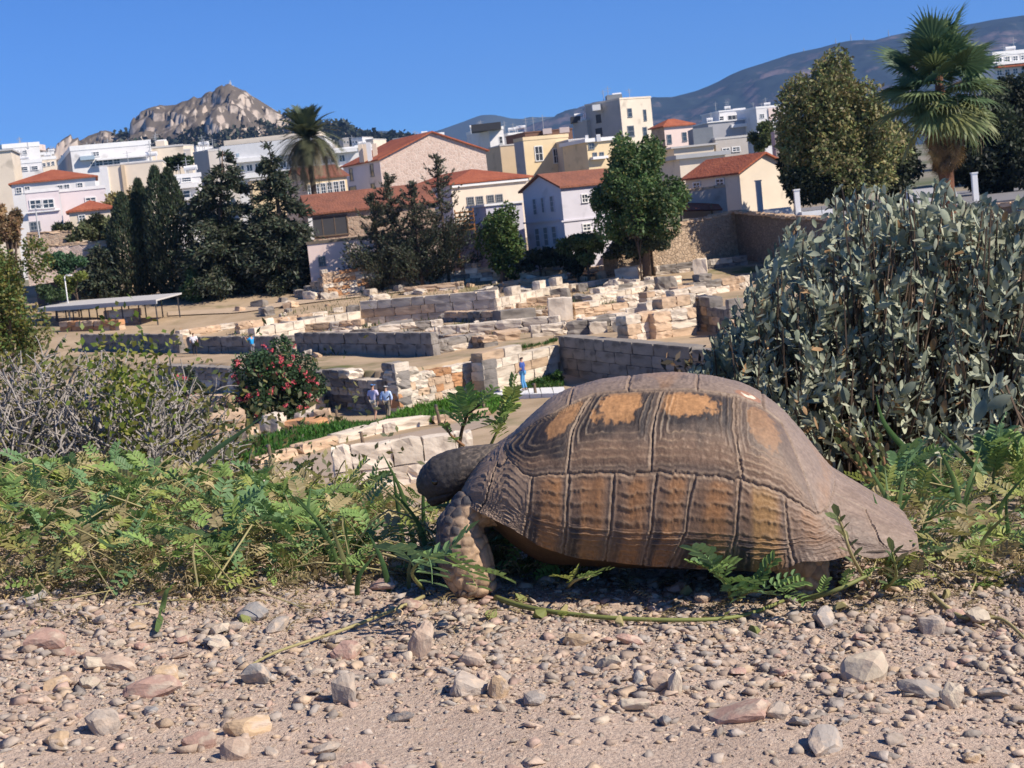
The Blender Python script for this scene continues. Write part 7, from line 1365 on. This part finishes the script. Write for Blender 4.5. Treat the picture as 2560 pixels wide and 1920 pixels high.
# distance to the seam in shell units (ov px)
ds = np.minimum(S_, 1 - S_) * np.maximum(XB - XA, 1); dr = np.where(vert, (v1 - AV), np.where(cost, np.minimum(AV - v1, v2 - AV), AV - v2)) * 470.0
dse = np.minimum(np.where(marg & ((c_i == 0) | (c_i >= 10)), 99, ds), np.maximum(dr, 0)); dse = np.where(sid >= 390, np.minimum(np.abs(AV - np.where(OX < 1400, .12, .30)) * 300, np.maximum(dr, 0)), dse)
dse = dse + 1.2 * nz3
nrings = np.where(cost, 9.0, np.where(marg, 10.0, 7.0)); ph = tring * nrings + np.where(marg, .14, .17) * nz1 + 0.16 * nz3 + (sid % 7) * .37
fr = ph - np.floor(ph); strength = np.clip(0.45 + 0.75 * np_noise(OX, VV * 260, 30, 3, 0.03) + 0.25, 0, 1.2)
strength = np.where(cost, strength * sm(.30, .45, tring), strength); strength = np.where(vert, strength * .35, strength); strength = np.where(marg & (c_i >= 9), strength * .25, strength); strength = np.where(sid >= 390, .15, strength); strength = np.where(OX > 1700, strength * .75, strength)
rid = np.exp(-((fr - .5) / .13) ** 2); saw = (fr - .5)
hgt = 0.00080 * rid * strength + 0.00045 * saw * strength
hgt += 0.0009 * np.clip(dse / 26.0, 0, 1) ** 0.7 * np.where(marg & (c_i > 1) & (c_i < 9), 0.8, 1)        # each scute slightly raised
hgt -= 0.0008 * np.exp(-(dse / 2.2) ** 2); hgt += 0.00045 * np.exp(-((dse - 5.0) / 2.2) ** 2)
hgt += 0.00022 * nz3 + 0.00035 * nz1
P0 = shell_pos(OX, VV); du = np.gradient(P0, axis=0); dv = np.gradient(P0, axis=1); nn = np.cross(du, dv); nn /= np.linalg.norm(nn, axis=2, keepdims=True) + 1e-12
if nn[NU // 2, 240, 2] < 0: nn = -nn
P1 = P0 + nn * hgt[..., None]
P1[..., 2] -= np.where(marg & (c_i >= 8), 0.0035 * np.sin(np.pi * S_) * sm(.6, 1.0, AV), 0)
# scalloped rear edge
# colours: real pigment of the horn plates and dust
A3 = lambda c: np.array(c)[None, None, :]
def mixc(a, b, f): f = np.clip(f, 0, 1)[..., None]; return a * (1 - f) + b * f
col = np.zeros(OX.shape + (3,)) + A3((0.235, 0.165, 0.120))
dark = A3((0.034, 0.029, 0.030)); tan = A3((0.42, 0.305, 0.195)); orange = A3((0.47, 0.245, 0.105)); dust = A3((0.300, 0.222, 0.172)); brown = A3((0.20, 0.112, 0.062)); rust = A3((0.38, 0.175, 0.060))
blot = np_noise(OX, VV * 230, 40, 4, 0.022)
# costals
kd = np.where(cost, (1 - sm(.50, .82, Rr + .22 * blot)) * 0.95 + 0.55 * sm(.86, .95, Rr) * (c_i < 3), 0)
kd = np.where(cost & (c_i == 0), 0.95 * (1 - sm(.70, .92, Rr + .15 * blot)) * sm(.12, .3, S_) + 0.6 * sm(.84, .93, Rr), kd); kd = np.where(cost & (c_i >= 3), kd * .45, kd)
col = mixc(col, brown, np.where(cost, .6 * sm(.5, .8, Rr), 0)); col = mixc(col, dark, np.clip(kd * (1.12 + 0.35 * nz1), 0, 1))
for ci, (sc, rc, sw, rh, am) in enumerate(((.80, .22, .17, .26, .8), (.50, .23, .33, .29, 1), (.40, .24, .38, .22, .95), (.24, .34, .15, .28, .45))):
    d = np.sqrt(((S_ - sc) / sw) ** 2 + ((Rr - rc) / rh) ** 2) + .42 * blot + .30 * nz3 + .25 * nz1; col = mixc(col, orange * (1 + .18 * nz3[..., None]), np.where(cost & (c_i == ci), am * (1 - sm(.80, 1.04, d)), 0))
# vertebrals
col = mixc(col, A3((0.27, 0.205, 0.165)), np.where(vert, .8, 0)); col = mixc(col, dark, np.where(vert, .55 * sm(.15, .5, np_noise(OX, VV * 300, 51, 4, 0.05)) * (OX < 1600), 0)); col = mixc(col, orange, np.where(vert & (c_i == 2), .35 * (1 - sm(.5, 1.1, np.abs(S_ - .5) * 3 + Rr + blot)), 0)); col = mixc(col, orange, np.where(vert & (c_i == 4), .5 * (1 - sm(.3, .8, np.abs(S_ - .72) * 4 + np.abs(Rr - .4) + blot)), 0))
# marginals
mid = marg & (c_i >= 2) & (c_i < 9)
col = mixc(col, brown, np.where(mid, .75, 0)); col = mixc(col, rust, np.where(mid, .85 * sm(.22, .45, S_ + .18 * blot) * (1 - sm(.70, .9, S_)) * (0.65 + .6 * nz1), 0)); col = mixc(col, A3((0.42, 0.25, 0.09)), np.where(marg & (c_i == 7), .6 * sm(.2, .35, S_) * (1 - sm(.7, .9, S_)), 0))
bl = np.where(mid, (1 - sm(.26, .42, S_ + .14 * blot + .06 * nz3)) * sm(.22, .48, Rr + .22 * blot), 0); bl = np.maximum(bl, np.where(mid, .7 * sm(.84, .95, S_), 0)); bl = np.where(marg & (c_i == 4), bl * .55, bl); bl = np.where(marg & (c_i == 6), (1 - sm(.40, .55, S_ + .10 * blot)) * sm(.30, .50, Rr + .15 * blot), bl); bl = np.where(marg & (c_i == 8), .7 * sm(.5, .7, Rr) * (1 - sm(.55, .8, S_)), bl); bl = np.where(marg & (c_i == 9), .65 * sm(.35, .5, Rr) * (1 - sm(.25, .5, np.abs(S_ - .45))), bl)
col = mixc(col, dark * 1.15, bl * (.92 + .3 * nz1))
# ridge lines lighter, seams dark with pale lips, dust on the rear and shoulders
col = mixc(col, tan, rid * strength * np.where(cost, .62, np.where(marg, .42, .35)) * (0.8 + .5 * nz3)); col = mixc(col, A3((0.25, 0.175, 0.125)), .8 * np.exp(-(dse / 9.0) ** 2)); col = mixc(col, tan, (.34 + .3 * nz1) * np.exp(-((dse - 4.5) / 1.8) ** 2)); col = mixc(col, A3((0.12, 0.088, 0.068)), .55 * np.exp(-(dse / 1.5) ** 2))
dz = np.clip(sm(1640, 1800, OX) * .82 + .30 * sm(1180, 1010, OX) + .45 * sm(.20, .05, AV), 0, .9) * (0.75 + .5 * nz2); col = mixc(col, dust * (1 + .10 * nz3[..., None]), dz)
col = col * (1 + .16 * nz2[..., None] + .10 * nz3[..., None]); col = mixc(col, dust, .02 + .07 * sm(-.2, .6, nz1))
# scar: a chip of pale bone on the fourth vertebral plate, near side
e = ((OX - 1621) / 17.0) ** 2 + ((VV + .128) / .018) ** 2 + .5 * nz3; e2 = e + 3.0 * (((OX - 1616) / 9.0) ** 2 + ((VV + .118) / .011) ** 2 < 1)
col = mixc(col, A3((0.36, 0.19, 0.12)), 1 - sm(2.2, 3.6, e)); col = mixc(col, A3((0.78, 0.66, 0.50)), 1 - sm(.8, 1.1, e2)); col = np.clip(col * 0.86, 0.01, 1)
def streak_mat():
    m = attr_mat('tortoise_horn', 0.58, nscale=420, namt=0.22, spec=0.35, bump=0.35, bscale=900, bdist=0.0006); return m
HORN = streak_mat()
inner = shell_pos(OX[::4, ::6], VV[::4, ::6], 0.0022); a_, b_ = inner.shape[:2]; ii = np.arange(a_ * b_).reshape(a_, b_); q = np.stack([ii[:-1, :-1], ii[1:, :-1], ii[1:, 1:], ii[:-1, 1:]], -1).reshape(-1, 4)
CAR = obj('carapace', mesh_np('carapace', inner.reshape(-1, 3), q, smooth=True, mats=[surf('shell_bone', (0.10, 0.075, 0.055), (0.06, 0.045, 0.035), 60, 0.8)]), T)
idg = np.arange(OX.size).reshape(OX.shape); Q = np.stack([idg[:-1, :-1], idg[1:, :-1], idg[1:, 1:], idg[:-1, 1:]], -1).reshape(-1, 4); fid = sid[:-1, :-1].ravel()
PF = P1.reshape(-1, 3); CF = col.reshape(-1, 3)
fid = np.where(fid == 0, 391, fid)
lab = fid.reshape(NU - 1, -1).copy(); seen = np.zeros(lab.shape, bool); nxt = 1000; L0 = lab.tolist(); nI, nJ = lab.shape; first = set()
for i0 in range(nI):                       # every connected plate becomes one scute; crumbs join a neighbour
    for j0 in range(nJ):
        if seen[i0, j0]: continue
        c0 = L0[i0][j0]; st = [(i0, j0)]; seen[i0, j0] = True; comp = []; nb_ = None
        while st:
            i, j = st.pop(); comp.append((i, j))
            for a, b in ((i + 1, j), (i - 1, j), (i, j + 1), (i, j - 1)):
                if 0 <= a < nI and 0 <= b < nJ:
                    if L0[a][b] == c0:
                        if not seen[a, b]: seen[a, b] = True; st.append((a, b))
                    elif nb_ is None: nb_ = (a, b)
        if len(comp) < 60 and nb_: 
            v = lab[nb_]
            for q in comp: lab[q] = v
        elif c0 in first:
            for q in comp: lab[q] = nxt
            nxt += 1
        else: first.add(c0)
fid = lab.ravel()
for code in np.unique(fid):
    f = Q[fid == code]
    if len(f) < 4: continue
    vid, inv = np.unique(f, return_inverse=True); obj('scute', mesh_np('scute', PF[vid], inv.reshape(-1, 4), CF[vid], smooth=True, mats=[HORN]), CAR)
# plastron and bridge: closes the shell below
npl = 60; oo = np.linspace(1060, 1900, npl); rows_ = []
for o in oo:
    e = shell_pos(np.array([[o]]), np.array([[-.985]]))[0, 0]; w = -e[1]; zr = e[2]; zb = 0.014 + 0.03 * (np.clip((1200 - o) / 140, 0, 1) ** 2 + np.clip((o - 1700) / 160, 0, 1) ** 2); ys = np.array([-1, -.97, -.9, -.8, -.6, -.3, 0, .3, .6, .8, .9, .97, 1]); 
    tt_ = np.clip((1 - np.abs(ys)) / .50, 0, 1); rows_.append(np.stack([np.full(13, tx(o)), ys * (w - .003), zr + (zb - zr) * tt_ ** 1.3], 1))
PLV = np.array(rows_).reshape(-1, 3); ii = np.arange(npl * 13).reshape(npl, 13); q = np.stack([ii[:-1, :-1], ii[:-1, 1:], ii[1:, 1:], ii[1:, :-1]], -1).reshape(-1, 4)
pc = np.array((0.11, 0.07, 0.042))[None] * (1 + .35 * np_noise(PLV[:, 0], PLV[:, 1], 3, 4, 60)[:, None])
obj('plastron', mesh_np('plastron', PLV, q, pc, smooth=True, mats=[HORN]), T)
# body: head, neck, legs and tail as one remeshed skin
bmv, bmf = [], []
def loft(pts, rads, n=20, sq=1.0):
    """closed tube with elliptical rings; rads = (ry, rz)"""
    base = len(bmv); pts = [Vector(p) for p in pts]; m = len(pts)
    for i, p in enumerate(pts):
        t = (pts[min(i + 1, m - 1)] - pts[max(i - 1, 0)]).normalized(); y = Vector((0, 1, 0)); y = (y - t * y.dot(t)).normalized(); z = t.cross(y)
        for k in range(n): a = 2 * math.pi * k / n; bmv.append(tuple(p + y * math.cos(a) * rads[i][0] + z * math.sin(a) * rads[i][1]))
    for i in range(m - 1):
        for k in range(n): bmf.append((base + i * n + k, base + i * n + (k + 1) % n, base + (i + 1) * n + (k + 1) % n, base + (i + 1) * n + k))
    bmf.append(tuple(base + k for k in range(n))[::-1]); bmf.append(tuple(base + (m - 1) * n + k for k in range(n)))
def tl(o, y, dep):            # overview px -> local point at lateral depth dep
    return ((o - 1480) * TS, dep, (1267 - dep * 0.213 / TS * 1.0 - y) * TS / 0.978)
hd = -0.012
loft([tl(1180, 1030, 0), tl(1100, 1018, hd * .4), tl(1040, 1014, hd), tl(995, 1020, hd), tl(965, 1030, hd), tl(938, 1043, hd), tl(915, 1058, hd), tl(902, 1072, hd), tl(896, 1086, hd)], [(.024, .022), (.020, .018), (.0165, .0145), (.0165, .0150), (.0175, .0165), (.0170, .0172), (.0140, .0150), (.0095, .0115), (.0045, .0070)])
loft([tl(960, 1062, hd), tl(935, 1076, hd), tl(912, 1092, hd), tl(902, 1102, hd)], [(.013, .008), (.0125, .0080), (.0085, .0060), (.004, .004)], 16)          # lower jaw
for sg in (-1, 1):
    dep = -.060 if sg < 0 else .056
    loft([tl(1120, 1110, dep * .75), tl(1060, 1108, dep * .88), tl(1016, 1120, dep), tl(998, 1150, dep * 1.06), tl(1002, 1195, dep * 1.09), tl(1012, 1240, dep * 1.08), tl(1024, 1275, dep * 1.05), tl(1030, 1296, dep * 1.05), tl(1030, 1303, dep * 1.05)], [(.016, .016), (.016, .015), (.0155, .0145), (.0170, .0160), (.0185, .0185), (.0185, .0188), (.017, .0165), (.015, .0145), (.009, .010)])
    dep = -.050 if sg < 0 else .05
    loft([tl(1640, 1170, dep * .6), tl(1700, 1190, dep), tl(1735, 1225, dep * 1.05), tl(1740, 1262, dep * 1.05), tl(1738, 1288, dep * 1.05)], [(.022, .022), (.022, .02), (.019, .019), (.016, .016), (.012, .012)])
loft([tl(1060, 1100, 0), tl(1200, 1110, 0), tl(1480, 1120, 0), tl(1700, 1120, 0), tl(1800, 1110, 0)], [(.040, .02), (.05, .02), (.055, .02), (.05, .02), (.03, .015)], 24)
loft([tl(1790, 1130, 0), tl(1870, 1165, 0), tl(1910, 1200, 0)], [(.012, .011), (.009, .008), (.003, .003)], 12)
tmp = bpy.data.meshes.new('tmp'); tmp.from_pydata(bmv, [], bmf); to = bpy.data.objects.new('tmp', tmp); col_link(to)
md = to.modifiers.new('r', 'REMESH'); md.mode = 'VOXEL'; md.voxel_size = 0.0012; ms_ = to.modifiers.new('s', 'SMOOTH'); ms_.iterations = 6; ms_.factor = .5
dg = bpy.context.evaluated_depsgraph_get(); bme = bpy.data.meshes.new_from_object(to.evaluated_get(dg)); bpy.data.objects.remove(to)
nvb = len(bme.vertices); B0 = np.empty(nvb * 3, np.float32); bme.vertices.foreach_get('co', B0); B0 = B0.reshape(-1, 3).astype(float); BN = np.empty(nvb * 3, np.float32); bme.vertices.foreach_get('normal', BN); BN = BN.reshape(-1, 3).astype(float)
OXb = B0[:, 0] / TS + 1480; head = (OXb + 26 * np_noise(B0[:, 1], B0[:, 2], 5, 3, 160) < 985) & (B0[:, 2] > 0.040) & (np.abs(B0[:, 1] - hd) < .026); leg = (~head) & (np.abs(B0[:, 1]) > .035); neck = (~head) & (~leg) & (OXb < 1120)
def seeds(mask, mind, seed, n=6000):
    r = np.random.default_rng(seed); ids = np.where(mask)[0]; r.shuffle(ids); kd = []; grid = {}
    for i in ids[:n]:
        p = B0[i]; c = tuple((p / mind).astype(int)); ok = True
        for a in (-1, 0, 1):
            for b in (-1, 0, 1):
                for d in (-1, 0, 1):
                    for j in grid.get((c[0] + a, c[1] + b, c[2] + d), ()):
                        if ((B0[j] - p) ** 2).sum() < mind ** 2: ok = False; break
        if ok: grid.setdefault(c, []).append(i); kd.append(i)
    return kd
hB = np.zeros(nvb); cB = np.zeros((nvb, 3)) + np.array((0.16, 0.125, 0.10))
for mask, mind, amp, sd in ((leg & (B0[:, 2] > .035), .0062, .0012, 1), (leg & (B0[:, 2] <= .035), .0075, .0017, 2), (head, .0042, .0004, 3), (neck, .0030, .0005, 4)):
    sd_ids = seeds(mask, mind, sd); kt = kdtree.KDTree(len(sd_ids))
    for k, i in enumerate(sd_ids): kt.insert(Vector(B0[i]), k)
    kt.balance(); tone = np.random.default_rng(sd).random(len(sd_ids))
    for i in np.where(mask)[0]:
        r2 = kt.find_n(Vector(B0[i]), 2)
        if len(r2) < 2: continue
        e = (r2[1][2] - r2[0][2]) / mind; k = r2[0][1]; p = B0[sd_ids[k]]
        f = min(1.0, e / .55); f = f * f * (3 - 2 * f); hB[i] = amp * (f - .35); g = min(1.0, e / .22)
        if sd <= 2:
            fwd = (p[0] / TS + 1480 - 975) / 90.0 + (0.045 - p[2]) / .06 + .4 * (tone[k] - .5)       # front/upper scales are slate-dark, lower ones tan
            dk = 1 - min(1, max(0, (fwd - .05) / .35)); c = np.array((0.42, 0.285, 0.175)) * (1 - dk) + np.array((0.075, 0.07, 0.075)) * dk; c = c * (.8 + .35 * tone[k]); gap = np.array((0.24, 0.17, 0.12))
        elif sd == 3: c = np.array((0.058, 0.052, 0.050)) * (.8 + .5 * tone[k]); gap = np.array((0.075, 0.066, 0.06))
        else: c = np.array((0.085, 0.072, 0.064)) * (.7 + .6 * tone[k]); gap = np.array((0.22, 0.175, 0.135))
        cB[i] = gap * (1 - g) + c * g
mo = np.exp(-((B0[:, 2] - (np.interp(OXb, [895, 915, 960], [tl(0, 1094, hd)[2], tl(0, 1084, hd)[2], tl(0, 1072, hd)[2]]))) / .0007) ** 2) * head * (OXb < 962); hB -= .0009 * mo; cB = cB * (1 - .6 * mo[:, None])
B1 = B0 + BN * hB[:, None]; bme.vertices.foreach_set('co', B1.astype(np.float32).ravel()); a = bme.color_attributes.new('Col', 'FLOAT_COLOR', 'POINT'); cc = np.ones((nvb, 4), np.float32); cc[:, :3] = np.clip(cB, 0, 1); a.data.foreach_set('color', cc.ravel())
bme.materials.clear(); bme.materials.append(attr_mat('tortoise_skin', 0.62, nscale=300, namt=0.25, spec=0.3, bump=0.5, bscale=700, bdist=0.0006)); bme.polygons.foreach_set('use_smooth', [True] * len(bme.polygons)); bme.name = 'body'
BODY = obj('body', bme, T)
def uvsphere(r, n=10):
    bm = bmesh.new(); bmesh.ops.create_uvsphere(bm, u_segments=n * 2, v_segments=n, radius=r); me = bpy.data.meshes.new('eye'); bm.to_mesh(me); bm.free(); me.polygons.foreach_set('use_smooth', [True] * len(me.polygons)); return me
EYE = uvsphere(.0030); EYE.materials.append(flat('eye_dark', (0.012, 0.010, 0.009), 0.08, 0.7))
for sg in (-1, 1): e = tl(926, 1046, hd); obj('eye', EYE, BODY, (e[0], hd + sg * .0138, e[2]))
for k in range(4):                      # claws of the near front foot
    c = tl(1004 + k * 15, 1300, -.068 - .004 * (1.5 - abs(k - 1.5))); d = Vector((-.004, -.004, -.0035)); m = MB(); p = Vector((c[0], c[1] - .004, c[2] + .004)); m.tube([p, p + d * .6, p + d * 1.2], [.0028, .0021, .0004], 8); m.build('claw', flat('claw_horn', (0.16, 0.12, 0.085), 0.5), BODY, origin=(0, 0, 0), smooth=True)

# ------------------------------------------------------------------ haze: one closed box of thin pale air round everything
hz = MB().abox((-14000, -60, -3.0), (14000, 15500, 1400)).build('haze', None)
hm = bpy.data.materials.new('haze_air'); hm.use_nodes = True; hn = hm.node_tree.nodes; hn.clear(); ho = hn.new('ShaderNodeOutputMaterial'); pv = hn.new('ShaderNodeVolumePrincipled')
pv.inputs['Color'].default_value = (0.30, 0.53, 1.0, 1); pv.inputs['Density'].default_value = 4.4e-5; pv.inputs['Anisotropy'].default_value = 0.0
hm.node_tree.links.new(pv.outputs[0], ho.inputs['Volume']); hz.data.materials.append(hm); tag(hz, 'thin blue air haze over the whole view', 'haze', kind='stuff')
